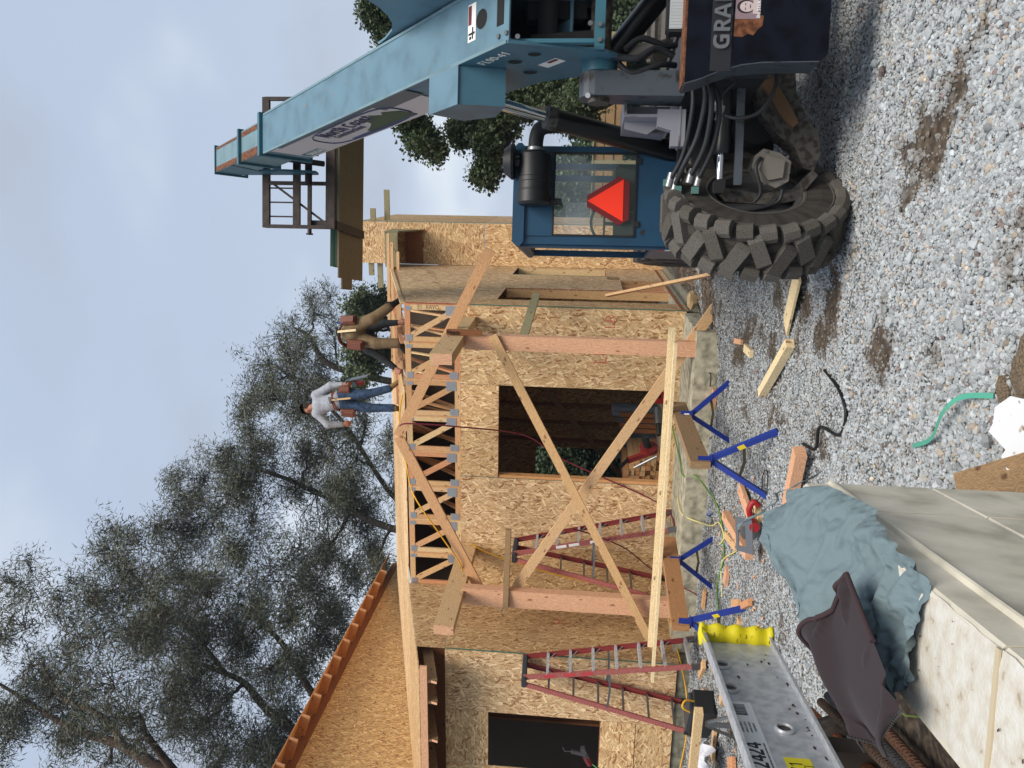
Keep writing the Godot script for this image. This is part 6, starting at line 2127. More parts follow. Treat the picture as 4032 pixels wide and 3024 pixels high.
	var tr := [[H(-0.58, 5.68, v + 0.02), H(-0.58, 5.6, v), 0.16, 0.17], [hipR, knR, 0.125, 0.088], [knR, anR + (knR - anR) * 0.12, 0.088, 0.078], [hipL, knL, 0.125, 0.088], [knL, anL + (knL - anL) * 0.12, 0.088, 0.08]]
	obj("trousers", skin(rel(tr, base), 0.014, 0.03), tri_mat(mat(Color(0.5, 0.41, 0.29), 0.9, 0, cl), 3.0), p)
	boots = [[anR + Vector3(0, 0.05, 0), anR, 0.062, 0.056], [anR, toeR, 0.052, 0.046], [anL + Vector3(0, 0.05, 0), anL, 0.062, 0.056], [anL, toeL, 0.052, 0.046]]
	obj("boots", skin(rel(boots, base), 0.012, 0.02), mat(Color(0.1, 0.085, 0.08), 0.7), p)
	st = S()
	wc = H(-0.63, 5.71, v + 0.06) - base
	ring = []
	for k in 25:
		var a := TAU * k / 24
		ring.append(wc + Basis(Vector3.UP, yaw) * Vector3(cos(a) * 0.185, sin(a) * -0.13, sin(a) * -0.13))
	for k in 24:
		bar(st, ring[k], ring[k + 1] + (ring[k + 1] - ring[k]) * 0.1, 0.012, 0.06, Vector3(0, 0.6, 0.8))
	obj("tool_belt", st, leather, p)
	pouch(p, H(-0.74, 5.53, v - 0.2) - base, Vector3(0.16, 0.26, 0.08), yaw - 0.15, -0.15, leather)
	pouch(p, H(-0.36, 5.66, v - 0.1) - base, Vector3(0.15, 0.26, 0.08), yaw + 0.5, -0.2, leather)
	st = S()
	bar(st, H(-0.54, 5.82, v - 0.18) - base, H(-0.49, 5.5, v - 0.24) - base, 0.022, 0.034, Vector3.RIGHT)
	obj("hammer_handle", st, M.pale, p)
	st = S()
	bar(st, H(-0.6, 5.82, v - 0.17) - base, H(-0.47, 5.84, v - 0.17) - base, 0.034, 0.04)
	obj("hammer_head", st, M.black, p)
	st = S()
	bar(st, H(-0.41, 5.84, v - 0.14) - base, H(-0.4, 5.74, v - 0.14) - base, 0.02, 0.02, Vector3.RIGHT)
	obj("blue_tool", st, mat(Color(0.1, 0.25, 0.5), 0.5), p)
# ---------------------------------------------------------------- foreground: wall, plank, jacket, rebar
const WT := -5.9

func wall_xf() -> Transform3D:
	return Transform3D(Basis(Vector3.UP, deg_to_rad(WT)), Vector3(-0.33, 0, -2.5))

func pl(a: Array, x: float) -> float:
	# piecewise linear through [x, y] pairs
	for k in a.size() - 1:
		if x <= a[k + 1][0]:
			return lerpf(a[k][1], a[k + 1][1], clampf((x - a[k][0]) / (a[k + 1][0] - a[k][0]), 0, 1))
	return a[-1][1]

func make_foreground():
	var X := wall_xf()
	var w := thing("concrete_wall", "low cast concrete wall with a pale rough top and smooth grey face", "wall", X.origin, deg_to_rad(WT))
	var top_m := tri_mat(mat(Color(0.8, 0.79, 0.765), 0.95, 0, noise_tex(61, 0.02, [[0.08, Color(0.78, 0.71, 0.62)], [0.2, Color(0.92, 0.89, 0.84)], [0.6, Color(0.97, 0.96, 0.93)], [1.0, Color(1, 1, 1)]], 512, 6)), 1.6)
	top_m.heightmap_enabled = true; top_m.heightmap_scale = 0.12; top_m.heightmap_texture = noise_tex(62, 0.09, [], 512, 5)
	var face_m := tri_mat(mat(Color(0.85, 0.82, 0.75), 0.85, 0, noise_tex(63, 0.008, [[0.1, Color(0.78, 0.78, 0.76)], [0.5, Color(0.93, 0.93, 0.92)], [0.9, Color(1, 1, 1)]], 512, 7)), 1.0)
	face_m.heightmap_enabled = true; face_m.heightmap_scale = 0.03; face_m.heightmap_texture = noise_tex(64, 0.1, [], 512, 4)
	var st := S()
	for k in 3:
		var z0 := [-0.27, 0.1, 1.03][k] + (0.004 if k else 0.0) as float
		var z1 := [0.096, 1.026, 3.2][k] as float
		var e := 0.005
		# rounded arris profile, extruded along the wall
		var pts := PackedVector2Array([Vector2(-0.305, -0.3), Vector2(0, -0.3), Vector2(0, 0.645), Vector2(-0.006, 0.65), Vector2(-0.006, 0.658), Vector2(0, 0.663), Vector2(0, 0.974), Vector2(0.009, 0.979), Vector2(0.012, 0.985), Vector2(0.009, 0.991), Vector2(-0.002, 0.996), Vector2(-0.006, 1.068), Vector2(-0.016, 1.078), Vector2(-0.305, 1.078)])
		prism(st, pts, Transform3D(Basis(), Vector3(0, 0, (z0 + z1) * 0.5)), z1 - z0)
		obj("wall_face", st, face_m, w)
		st = S()
	st = S()
	# rough top skin, slightly uneven along its edge
	var grid := []
	var n := 120
	for j in n:
		for i in 9:
			var z := -0.268 + 3.4 * j / (n - 1.0)
			var fx := i / 8.0
			var x := lerpf(-0.303, -0.012, fx) + (0.006 * gn.get_noise_2d(z * 30.0, i * 3.0) if i == 8 else 0.0)
			grid.append(Vector3(x, 1.0815 + 0.003 * gn.get_noise_2d(x * 40, z * 40) - (0.004 if (i == 0 or i == 8) else 0.0), z))
	grid.reverse()
	surf(st, grid, 9, n)
	obj("wall_top", st, top_m, w)
	st = S()
	box(st, Vector3(-0.155, 1.083, 1.03), Vector3(0.29, 0.004, 0.014))
	obj("top_joint", st, mat(Color(0.72, 0.66, 0.55), 0.95), w)
	st = S()
	for k in 40:
		var z := rf(-0.2, 1.4); var x := rf(-0.28, -0.03)
		lathe(st, Transform3D(Basis(Vector3.UP, rf(0, 3)) * Basis.from_scale(Vector3(1, 1, rf(1.2, 2.4))), Vector3(x, 1.0855, z)), [Vector2(rf(0.0008, 0.003), 0), Vector2(0, 0.0004)], 8)
	kind(obj("stain", st, mat(Color(0.34, 0.24, 0.17), 0.9), w), "stuff")
	# pit beside the wall, with the bank that the plank stands on
	st = S()
	grid = []
	for j in 60:
		for i in 30:
			var z := -1.25 + 4.5 * j / 59.0
			var x := -0.3 - 2.4 * i / 29.0
			var y := 0.73 + 0.2 * smoothstep(-1.04, -1.16, x) + 0.02 * gn.get_noise_2d(x * 9, z * 9)
			y = lerpf(-0.1, y, smoothstep(-1.02, -0.7, z))
			grid.append(Vector3(x, y, z))
	surf(st, grid, 30, 60)
	var bank := obj("dirt_bank", st, tri_mat(mat(lin(0.085, 0.062, 0.042), 0.97, 0, noise_tex(65, 0.04, [[0.2, Color(0.4, 0.38, 0.36)], [0.8, Color(1, 1, 1)]], 256, 5)), 2.0))
	bank.transform = X
	kind(bank, "structure")
	var blk := obj("support_block", (func():
		var s := S()
		box(s, Vector3(0, 0.0, 0), Vector3(0.1, 0.2, 0.1), 1)
		return s).call(), M.room)
	blk.transform = X * Transform3D(Basis(), Vector3(-1.02, 0.842, -0.3))  # near-black colour carries the shade of the pit around it
	tag(blk, "timber block under the aluminium plank, coloured with the shade of the pit", "block")
	make_plank(X)
	make_rebar(X)
	make_jacket(X)
	make_near_litter()

func make_plank(X: Transform3D):
	var p := thing("scaffold_plank", "long aluminium scaffold plank standing on edge with a yellow end cap", "plank", X * Vector3(-0.945, 0, 0), deg_to_rad(WT))
	var L0 := -1.08; var L1 := 2.6
	var lc := (L0 + L1) * 0.5; var ll := L1 - L0
	var st := S()
	box(st, Vector3(-0.008, 1.1, lc), Vector3(0.006, 0.3, ll), 2)
	obj("web", st, M.alu, p)
	for y in [0.948, 1.254]:
		st = S()
		cbox(st, Transform3D(Basis(), Vector3(0.012, y, lc)), Vector3(0.05, 0.007, ll), 0.002)
		box(st, Vector3(0.0365, y + (0.006 if y < 1.1 else -0.006), lc), Vector3(0.004, 0.012, ll), 2)
		obj("flange", st, M.alu, p)
	st = S()
	for q in [[1.21, -0.824], [1.212, -0.617], [1.066, -0.335], [1.205, 0.2], [1.066, 0.45], [1.06, -0.07]]:
		if q[1] > -0.2 and q[1] < 0.0:
			continue
		var s2 := S()
		lathe(s2, Transform3D(Basis(Vector3.BACK, -PI / 2), Vector3(-0.005, q[0], q[1])), [Vector2(0.036, 0.0), Vector2(0.037, 0.006), Vector2(0.033, 0.013), Vector2(0.027, 0.013), Vector2(0.025, 0.004)], 26)
		obj("rung_ferrule", s2, M.alu, p)
		s2 = S()
		lathe(s2, Transform3D(Basis(Vector3.BACK, -PI / 2), Vector3(-0.0035, q[0], q[1])), [Vector2(0.026, 0.0), Vector2(0, 0.0005)], 20)
		obj("rung_hole", s2, mat(Color(0.3, 0.27, 0.24), 0.8), p)
	# grime
	st = S()
	for k in 26:
		var pts := PackedVector2Array()
		var r := rf(0.002, 0.008)
		for j in 9:
			var a := TAU * j / 9
			pts.append(Vector2(cos(a) * r * rf(0.7, 2.6), sin(a) * r * rf(0.5, 1.1)))
		var y := rf(0.965, 1.01) if k % 3 else rf(1.0, 1.24)
		var z := rf(-1.0, 0.2)
		if y > 1.13 and z > -0.54:
			y = rf(0.965, 1.0)
		prism(st, pts, Transform3D(Basis(Vector3.FORWARD, Vector3.UP, Vector3.RIGHT), Vector3(-0.0045, y, z)), 0.0006)
	kind(obj("grime", st, mat(Color(0.27, 0.2, 0.15), 0.95), p), "stuff")
	# labels read along the plank, away from the camera
	var tb := Basis(Vector3.FORWARD, Vector3.UP, Vector3.RIGHT)
	st = S()
	bx(st, Transform3D(tb, Vector3(-0.0045, 1.202, -0.27)), Vector3(0.5, 0.1, 0.0006))
	obj("label", st, mat(Color(0.83, 0.83, 0.82), 0.5), p)
	var ink := mat(Color(0.06, 0.07, 0.13), 0.6)
	text("label_number", "2424", 0.075, 0.0006, ink, p, Transform3D(tb * Basis.from_scale(Vector3(0.95, 1.15, 1)), Vector3(-0.0038, 1.205, -0.155)))
	text("label_words", "READ INSTRUCTION & CAUTION LABELS", 0.0085, 0.0005, ink, p, Transform3D(tb, Vector3(-0.0038, 1.164, -0.155)))
	text("label_words", "MODEL NO.", 0.009, 0.0005, ink, p, Transform3D(tb, Vector3(-0.0038, 1.243, -0.1)), false)
	for k in 5:
		text("label_words", ["RATED LOAD", "APPROX. WIDTH", "APPROX. LENGTH", "APPROX. WEIGHT", "COMPONENTS"][k], 0.0095, 0.0005, ink, p, Transform3D(tb, Vector3(-0.0038, 1.235 - k * 0.0155, -0.335)), false)
	st = S()
	var z := -0.42
	while z > -0.505:
		var wd := rf(0.0015, 0.004)
		bx(st, Transform3D(tb, Vector3(-0.0039, 1.21, z)), Vector3(wd, 0.06, 0.0005))
		z -= wd + rf(0.0015, 0.004)
	kind(obj("bar_code", st, ink, p), "stuff")
	st = S()
	bx(st, Transform3D(tb, Vector3(-0.0043, 1.07, -0.07)), Vector3(0.17, 0.09, 0.0006))
	obj("yellow_label", st, mat(Color(0.86, 0.8, 0.1), 0.6), p)
	text("label_mark", "71", 0.06, 0.0006, M.black, p, Transform3D(tb, Vector3(-0.0036, 1.08, -0.1)), false)
	text("label_mark", "TJ", 0.035, 0.0006, M.black, p, Transform3D(tb, Vector3(-0.0036, 1.043, -0.1)), false)
	# yellow cap with finger grooves
	st = S()
	var grid := []
	for j in 41:
		for i in 17:
			var v := j / 40.0
			var a := TAU * i / 16.0
			var r := 0.033 + 0.004 * cos(v * TAU * 4.0)
			if v < 0.08 or v > 0.92:
				r = 0.036
			if j == 0 or j == 40:
				r *= 0.02
			grid.append(Vector3(0.02 + cos(a) * r * 1.5, 0.925 + v * 0.352, L0 - 0.015 + sin(a) * r))
	grid.reverse()
	surf(st, grid, 17, 41)
	obj("end_cap", st, mat(Color(0.82, 0.76, 0.06), 0.5, 0, noise_tex(66, 0.02, [[0.1, Color(0.6, 0.55, 0.45)], [0.2, Color(1, 1, 1)]], 256, 5), Vector3(3, 3, 1)), p)
	st = S()
	tube(st, smooth([Vector3(0.06, 1.262, L0 + 0.0), Vector3(0.055, 1.268, L0 + 0.06), Vector3(0.045, 1.262, L0 + 0.13)], 4), 0.005, 6)
	obj("yellow_tie", st, mat(Color(0.85, 0.8, 0.1), 0.5), p)

func make_rebar(X: Transform3D):
	var a := [[-1.066, -0.453, -1.018, -0.246], [-0.955, -0.302, -0.903, -0.063], [-0.89, -0.22, -0.835, 0.046], [-0.802, -0.102, -0.773, 0.144]]
	var words := ["orange rusty rebar rod nearest the plank", "second rebar rod from the plank, dull brown", "third rebar rod from the plank, dark grey", "rebar rod nearest the concrete wall, rust streaked"]
	for k in 4:
		var q: Array = a[k]
		var d := Vector2(q[2] - q[0], q[3] - q[1]).normalized()
		var p0 := Vector3(q[0] - d.x * 0.5, 0.795, q[1] - d.y * 0.5)
		var p1 := Vector3(q[0] + d.x * 1.9, 0.8, q[1] + d.y * 1.9)
		var o := thing("rebar", words[k], "rebar", X.origin, deg_to_rad(WT), "rebar rods in the pit")
		var st := S()
		cyl(st, p0, p1, 0.017, 12)
		var col: Color = [Color(0.5, 0.28, 0.12), Color(0.32, 0.25, 0.19), Color(0.24, 0.24, 0.25), Color(0.36, 0.24, 0.16)][k]
		var m := mat(col, 0.7, 0.2, noise_tex(70 + k, 0.03, [[0.25, Color(0.55, 0.45, 0.4)], [0.6, Color(1, 1, 1)]], 256, 5), Vector3(4, 8, 1))
		obj("rod", st, m, o)
		st = S()
		var n := int(p0.distance_to(p1) / 0.022)
		for j in n:
			var c := p0.lerp(p1, (j + 0.5) / n)
			var t := aim(p0, p1)
			for s in [-1, 1]:
				var r := []
				for i in 7:
					var an := PI * i / 6.0
					r.append(c + t.basis.x * (0.007 * (i / 6.0 - 0.5) * 2.0) + (t.basis.y * cos(an) + t.basis.z * sin(an) * s) * 0.0175)
				tube(st, r, 0.0024, 4, -1.0, false)
		kind(obj("ribs", st, m, o), "stuff")
	var st2 := S()
	for k in 70:
		var b := Vector3(rf(-0.62, -0.4), 0.74, rf(-0.1, 0.55))
		var dirv := Vector3(rf(-0.3, 0.6), rf(0.4, 1.0), rf(-0.5, 0.3)).normalized() * rf(0.08, 0.2)
		var side := dirv.cross(Vector3.UP).normalized() * 0.003
		var m1 := b + dirv * 0.6 + Vector3(0, 0.01, 0); var e := b + dirv + Vector3(0.02, -0.02, 0)
		tri(st2, b - side, b + side, m1 + side); tri(st2, b - side, m1 + side, m1 - side); tri(st2, m1 - side, m1 + side, e)
	var gr := obj("grass", st2, mat(lin(0.14, 0.19, 0.04), 0.8))
	gr.transform = X
	kind(gr, "stuff")
	tag(gr, "thin green grass growing in the pit beside the wall", "grass")

func drape(nu: int, nv: int, excess: float, start: Callable, floor_y: Callable, steps: int, seed_: int, bend: float) -> Array:
	# lets a sheet of cloth, pushed together inside its outline, settle into folds under its weight
	var r := RandomNumberGenerator.new(); r.seed = seed_
	var nz := FastNoiseLite.new(); nz.seed = seed_; nz.frequency = 1.0
	var P := PackedVector3Array(); var Q := PackedVector3Array()
	var fixed := PackedByteArray()
	for j in nv:
		for i in nu:
			var u := i / (nu - 1.0); var v := j / (nv - 1.0)
			var p: Vector3 = start.call(u, v)
			p.y = floor_y.call(p.x, p.z) + 0.05 + 0.05 * nz.get_noise_2d(u * 9.0 + v * 5.0, v * 11.0 - u * 3.0) + r.randf_range(-0.004, 0.004)
			P.append(p); Q.append(p)
			fixed.append(1 if i == 0 or j == 0 or i == nu - 1 or j == nv - 1 else 0)
	var ia := PackedInt32Array(); var ib := PackedInt32Array(); var re := PackedFloat32Array(); var ks := PackedFloat32Array()
	for j in nv:
		for i in nu:
			for q in [[1, 0, 1.0, 1.0], [0, 1, 1.0, 1.0], [1, 1, 1.4142, 0.5], [-1, 1, 1.4142, 0.5], [2, 0, 2.0, bend], [0, 2, 2.0, bend], [4, 0, 4.0, bend * 0.5], [0, 4, 4.0, bend * 0.5]]:
				var x: int = i + q[0]; var y: int = j + q[1]
				if x >= 0 and x < nu and y < nv:
					var pa := P[j * nu + i]; var pb := P[y * nu + x]
					ia.append(j * nu + i); ib.append(y * nu + x); ks.append(q[3] * 0.5)
					re.append(Vector2(pa.x - pb.x, pa.z - pb.z).length() * excess)
	var n := P.size(); var m := ia.size()
	for s in steps:
		for k in n:
			var p := P[k]
			var d := (p - Q[k]) * 0.9
			Q[k] = p
			p += d
			p.y -= 0.0011
			if fixed[k]:
				p.x = Q[k].x; p.z = Q[k].z
			P[k] = p
		for it in 2:
			for k in m:
				var a := P[ia[k]]; var b := P[ib[k]]
				var e := b - a
				var l := e.length()
				if l < 1e-6:
					continue
				e *= (l - re[k]) / l * ks[k]
				var fa := fixed[ia[k]]; var fb := fixed[ib[k]]
				if fa:
					P[ia[k]].y += e.y
				else:
					P[ia[k]] = a + e
				if fb:
					P[ib[k]].y -= e.y
				else:
					P[ib[k]] = b - e
		for k in n:
			var p := P[k]
			var f: float = floor_y.call(p.x, p.z)
			if p.y < f:
				p.y = f
				# friction
				p.x = lerpf(p.x, Q[k].x, 0.7); p.z = lerpf(p.z, Q[k].z, 0.7)
				P[k] = p
	var out := []
	for p in P:
		out.append(p)
	return out

func cat(a: Vector3, b: Vector3, c: Vector3, d: Vector3, t: float) -> Vector3:
	return b.cubic_interpolate(c, a, d, t)

func finer(g: Array, nu: int, nv: int, k: int) -> Array:
	# smooth in-between points; returns [points, width, height]
	var W := (nu - 1) * k + 1; var Hh := (nv - 1) * k + 1
	var rows := []
	for j in nv:
		var row := []
		for x in W:
			var i := mini(x / k, nu - 2); var t := float(x - i * k) / k
			var o := j * nu
			row.append(cat(g[o + maxi(i - 1, 0)], g[o + i], g[o + i + 1], g[o + mini(i + 2, nu - 1)], t))
		rows.append(row)
	var out := []
	for y in Hh:
		var j := mini(y / k, nv - 2); var t := float(y - j * k) / k
		for x in W:
			out.append(cat(rows[maxi(j - 1, 0)][x], rows[j][x], rows[j + 1][x], rows[mini(j + 2, nv - 1)][x], t))
	return [out, W, Hh]

func make_jacket(X: Transform3D):
	var o := thing("jacket", "crumpled teal work jacket with a dark fleece lining lying over the wall", "jacket", X.origin, deg_to_rad(WT))
	# left and right outline along the wall (z towards the camera)
	var Lf := [[-0.5, -0.27], [-0.42, -0.36], [-0.34, -0.5], [-0.2, -0.55], [-0.08, -0.5], [0.02, -0.55], [0.15, -0.54], [0.3, -0.5], [0.45, -0.42], [0.6, -0.33], [0.74, -0.22]]
	var Rt := [[-0.5, -0.2], [-0.4, -0.14], [-0.3, -0.05], [-0.15, 0.0], [0.0, 0.05], [0.15, 0.055], [0.3, 0.06], [0.45, 0.05], [0.58, 0.03], [0.68, 0.02], [0.74, 0.0]]
	var nz := FastNoiseLite.new(); nz.seed = 5; nz.frequency = 1.0
	var fl_y := func(x: float, z: float) -> float:
		var y := 1.1
		if x < -0.3:
			y = lerpf(1.1, 1.05, smoothstep(-0.3, -0.42, x))
		if x > 0.03:
			y = lerpf(1.1, 0.93, smoothstep(0.03, 0.075, x))
		if z < -0.268:
			y += 0.05 * smoothstep(-0.3, -0.45, z)
		# what is bundled underneath
		y += 0.1 * exp(-(pow((x + 0.16) / 0.15, 2.0) + pow((z + 0.06) / 0.17, 2.0)))
		y += 0.09 * exp(-(pow((x + 0.24) / 0.14, 2.0) + pow((z - 0.28) / 0.16, 2.0)))
		y += 0.05 * nz.get_noise_2d(x * 6.0, z * 6.0)
		return y
	var nu := 36; var nv := 72
	var g := drape(nu, nv, 1.16, func(u: float, v: float) -> Vector3:
		var z := lerpf(-0.5, 0.74, v)
		return Vector3(lerpf(pl(Lf, z), pl(Rt, z), u), 0, z), fl_y, 100, 41, 0.07)
	var F := finer(g, nu, nv, 3)
	F[0].reverse()
	var st := S()
	surf(st, F[0], F[1], F[2])
	var cloth := mat(Color(0.4, 0.465, 0.48), 0.85)
	cloth.rim_enabled = true; cloth.rim = 0.12
	var cr := noise_tex(75, 0.012, [], 256, 3)
	(cr.noise as FastNoiseLite).fractal_type = FastNoiseLite.FRACTAL_RIDGED
	cloth.heightmap_enabled = true; cloth.heightmap_scale = 0.2; cloth.heightmap_texture = cr
	cloth.uv1_scale = Vector3(1.3, 0.7, 1)
	obj("shell", st, cloth, o)
	# hem flap turned up at the far end of the wall
	g = drape(16, 12, 1.1, func(u: float, v: float) -> Vector3:
		return Vector3(-0.26, 0, -0.5).lerp(Vector3(0.05, 0, -0.1), u) + Vector3(0.1 * v * (1.0 - u * 0.6), 0, 0.14 * v * (1.0 - u * 0.7)), func(x: float, z: float) -> float: return fl_y.call(x, z) + 0.09 * smoothstep(0.03, -0.12, x), 40, 7, 0.3)
	F = finer(g, 16, 12, 3)
	F[0].reverse()
	st = S()
	surf(st, F[0], F[1], F[2])
	obj("hem_flap", st, cloth, o)
	# fleece lining: the turned-out collar and the sheet that falls towards the pit
	var fl := mat(Color(0.155, 0.115, 0.125), 0.95)
	fl.rim_enabled = true; fl.rim = 0.5; fl.rim_tint = 0.6
	var fl2 := func(x: float, z: float) -> float:
		var y := 1.03 + 0.15 * smoothstep(-0.6, -0.3, x)
		var ex := (x + 0.42) / 0.13; var ez := (z - 0.36) / 0.13
		var rr := sqrt(ex * ex + ez * ez)
		y += 0.05 * exp(-pow((rr - 1.0) / 0.4, 2.0)) - 0.04 * exp(-rr * rr * 2.0)
		return y
	nu = 24; nv = 26
	g = drape(nu, nv, 1.14, func(u: float, v: float) -> Vector3:
		var a := Vector3(-0.37, 0, 0.29).lerp(Vector3(-0.08, 0, 0.52), u)
		var b := Vector3(-0.62, 0, 0.34).lerp(Vector3(-0.24, 0, 0.88), u)
		return a.lerp(b, v) + Vector3(0, 0, 0.05 * sin(PI * u) * (v - 0.5)) + Vector3(0.03 * sin(u * 7.0), 0, 0), fl2, 80, 12, 0.3)
	F = finer(g, nu, nv, 3)
	var hem := []
	for i in F[1]:
		hem.append(F[0][(F[2] - 1) * F[1] + i])
	var rim1 := []
	for i in F[1]:
		rim1.append(F[0][i] + Vector3(0, 0.004, 0))
	F[0].reverse()
	st = S()
	surf(st, F[0], F[1], F[2])
	obj("fleece_lining", st, fl, o)
	st = S()
	for k in F[2]:
		if k < F[2] * 0.55:
			rim1.append(F[0][(F[2] - 1 - k) * F[1]] + Vector3(0.003, 0.003, 0))
	tube(st, rim1.slice(0, F[1]), 0.007, 8)
	tube(st, rim1.slice(F[1]), 0.007, 8)
	obj("collar_roll", st, mat(Color(0.21, 0.145, 0.15), 0.95), o)
	st = S()
	for p in hem:
		bx(st, Transform3D(Basis(), p + Vector3(0, 0.003, 0.005)), Vector3(0.003, 0.004, 0.009))
	kind(obj("zip_teeth", st, M.steel, o), "stuff")

func make_near_litter():
	# white board and a scrap of sheathing half buried at the wall's foot
	var p := PackedVector2Array([Vector2(-0.02, 3.56), Vector2(0.03, 3.45), Vector2(0.0, 3.2), Vector2(-0.27, 3.2), Vector2(-0.26, 3.33), Vector2(-0.285, 3.455), Vector2(-0.23, 3.5), Vector2(-0.2, 3.47), Vector2(-0.13, 3.6), Vector2(-0.09, 3.57)])
	var st := S()
	var c := Vector2(-0.13, 3.4)
	var pts := PackedVector2Array()
	for q in p:
		pts.append(Vector2(q.x - c.x, c.y - q.y) * -1.0 * Vector2(-1, 1))
	prism(st, pts, Transform3D(Basis(Vector3.RIGHT, -PI / 2 + 0.05), Vector3.ZERO), 0.013)
	var o := obj("gypsum_board", st, mat(Color(0.85, 0.85, 0.85), 0.8, 0, noise_tex(80, 0.02, [[0.1, Color(0.6, 0.5, 0.38)], [0.25, Color(1, 1, 1)]], 256, 5), Vector3(2, 2, 1)))
	o.position = Vector3(c.x, gy(c.x, -c.y) + 0.055, -c.y)
	tag(o, "broken piece of white board lying in the mud", "board")
	st = S()
	bx(st, Transform3D(Basis(Vector3.UP, 0.25), Vector3.ZERO), Vector3(0.16, 0.012, 0.8), 2)
	var s := obj("sheathing_scrap", st, M.oldwood)
	s.position = Vector3(-0.33, gy(-0.33, -3.5) + 0.035, -3.52)
	s.rotation = Vector3(0.02, 0.0, 0.12)
	tag(s, "muddy tan board scrap along the foot of the concrete wall", "board")
	var mudm := tri_mat(mat(lin(0.19, 0.14, 0.09), 0.95, 0, noise_tex(81, 0.04, [[0.2, Color(0.6, 0.58, 0.55)], [0.8, Color(1.1, 1.1, 1.1)]], 256, 5)), 6.0)
	mudm.heightmap_enabled = true; mudm.heightmap_scale = 0.3; mudm.heightmap_texture = mudm.albedo_texture
	for k in 7:
		var q: Array = [[0.02, -3.44, 0.06], [-0.12, -3.56, 0.035], [-0.2, -3.52, 0.04], [0.16, -3.36, 0.13], [0.34, -3.28, 0.1], [0.06, -3.62, 0.05], [0.5, -3.34, 0.06]][k]
		st = S()
		var bs := SphereMesh.new(); bs.radius = 1.0; bs.height = 2.0; bs.radial_segments = 18; bs.rings = 10
		var ar := bs.get_mesh_arrays()
		var vs: PackedVector3Array = ar[Mesh.ARRAY_VERTEX]
		var ix: PackedInt32Array = ar[Mesh.ARRAY_INDEX]
		var vv := []
		for w in vs:
			vv.append(w * (1.0 + 0.15 * gn.get_noise_3d(w.x * 5.0, w.y * 5.0 + k, w.z * 5.0) + 0.35 * gn.get_noise_3d(w.x * 1.5 + k * 9, w.y * 1.5, w.z * 1.5)) * Vector3(q[2] * 1.3, q[2] * 0.5, q[2]))
		for i in range(0, ix.size(), 3):
			if (vv[ix[i + 1]] - vv[ix[i]]).cross(vv[ix[i + 2]] - vv[ix[i]]).length() > 1e-9:
				tri(st, vv[ix[i]], vv[ix[i + 2]], vv[ix[i + 1]], Vector2.ZERO, Vector2.ZERO, Vector2.ZERO)
		var m := obj("mud_clod", st, mudm)
		m.position = G(q[0], q[1], 0.012)
		tag(m, ["mud clod sitting on the white board's right part", "small mud clod on the far rim of the white board", "mud clod on the notch of the white board", "largest brown mud clod right of the white board", "second largest brown mud clod at the bottom edge", "small mud clod just beyond the white board", "rightmost small mud clod near the bottom edge"][k], "mud", "mud clods near the white board")
# ---------------------------------------------------------------- trees and background
func leaf_cluster(seed_: int, n: int, rad: float, ln: float, wd: float, hang: float) -> ArrayMesh:
	var r := RandomNumberGenerator.new(); r.seed = seed_
	var st := S()
	for k in n:
		var p := Vector3(r.randfn(), r.randfn(), r.randfn()) * rad * 0.45
		var d := (Vector3(r.randfn(), r.randfn() * 0.6, r.randfn()).normalized() + Vector3.DOWN * hang).normalized()
		var s := d.cross(Vector3(r.randfn(), r.randfn(), r.randfn())).normalized()
		var L2 := ln * r.randf_range(0.6, 1.3)
		var W2 := wd * r.randf_range(0.7, 1.3)
		var n2 := d.cross(s)
		var a := p; var b := p + d * L2 * 0.45 + s * W2 + n2 * 0.1 * L2; var c := p + d * L2 * 0.45 - s * W2 + n2 * 0.1 * L2; var e := p + d * L2
		tri(st, a, b, c); tri(st, b, e, c)
	return st.commit()

func scatter(called: String, mesh: Mesh, xs: Array, m: Material, parent: Node) -> MultiMeshInstance3D:
	var mm := MultiMesh.new()
	mm.transform_format = MultiMesh.TRANSFORM_3D
	mm.use_colors = true
	mm.mesh = mesh
	mm.instance_count = xs.size()
	for i in xs.size():
		mm.set_instance_transform(i, xs[i][0])
		mm.set_instance_color(i, xs[i][1])
	var mi := MultiMeshInstance3D.new()
	mi.name = called
	mi.multimesh = mm
	mi.material_override = m
	parent.add_child(mi, true)
	kind(mi, "stuff")
	return mi

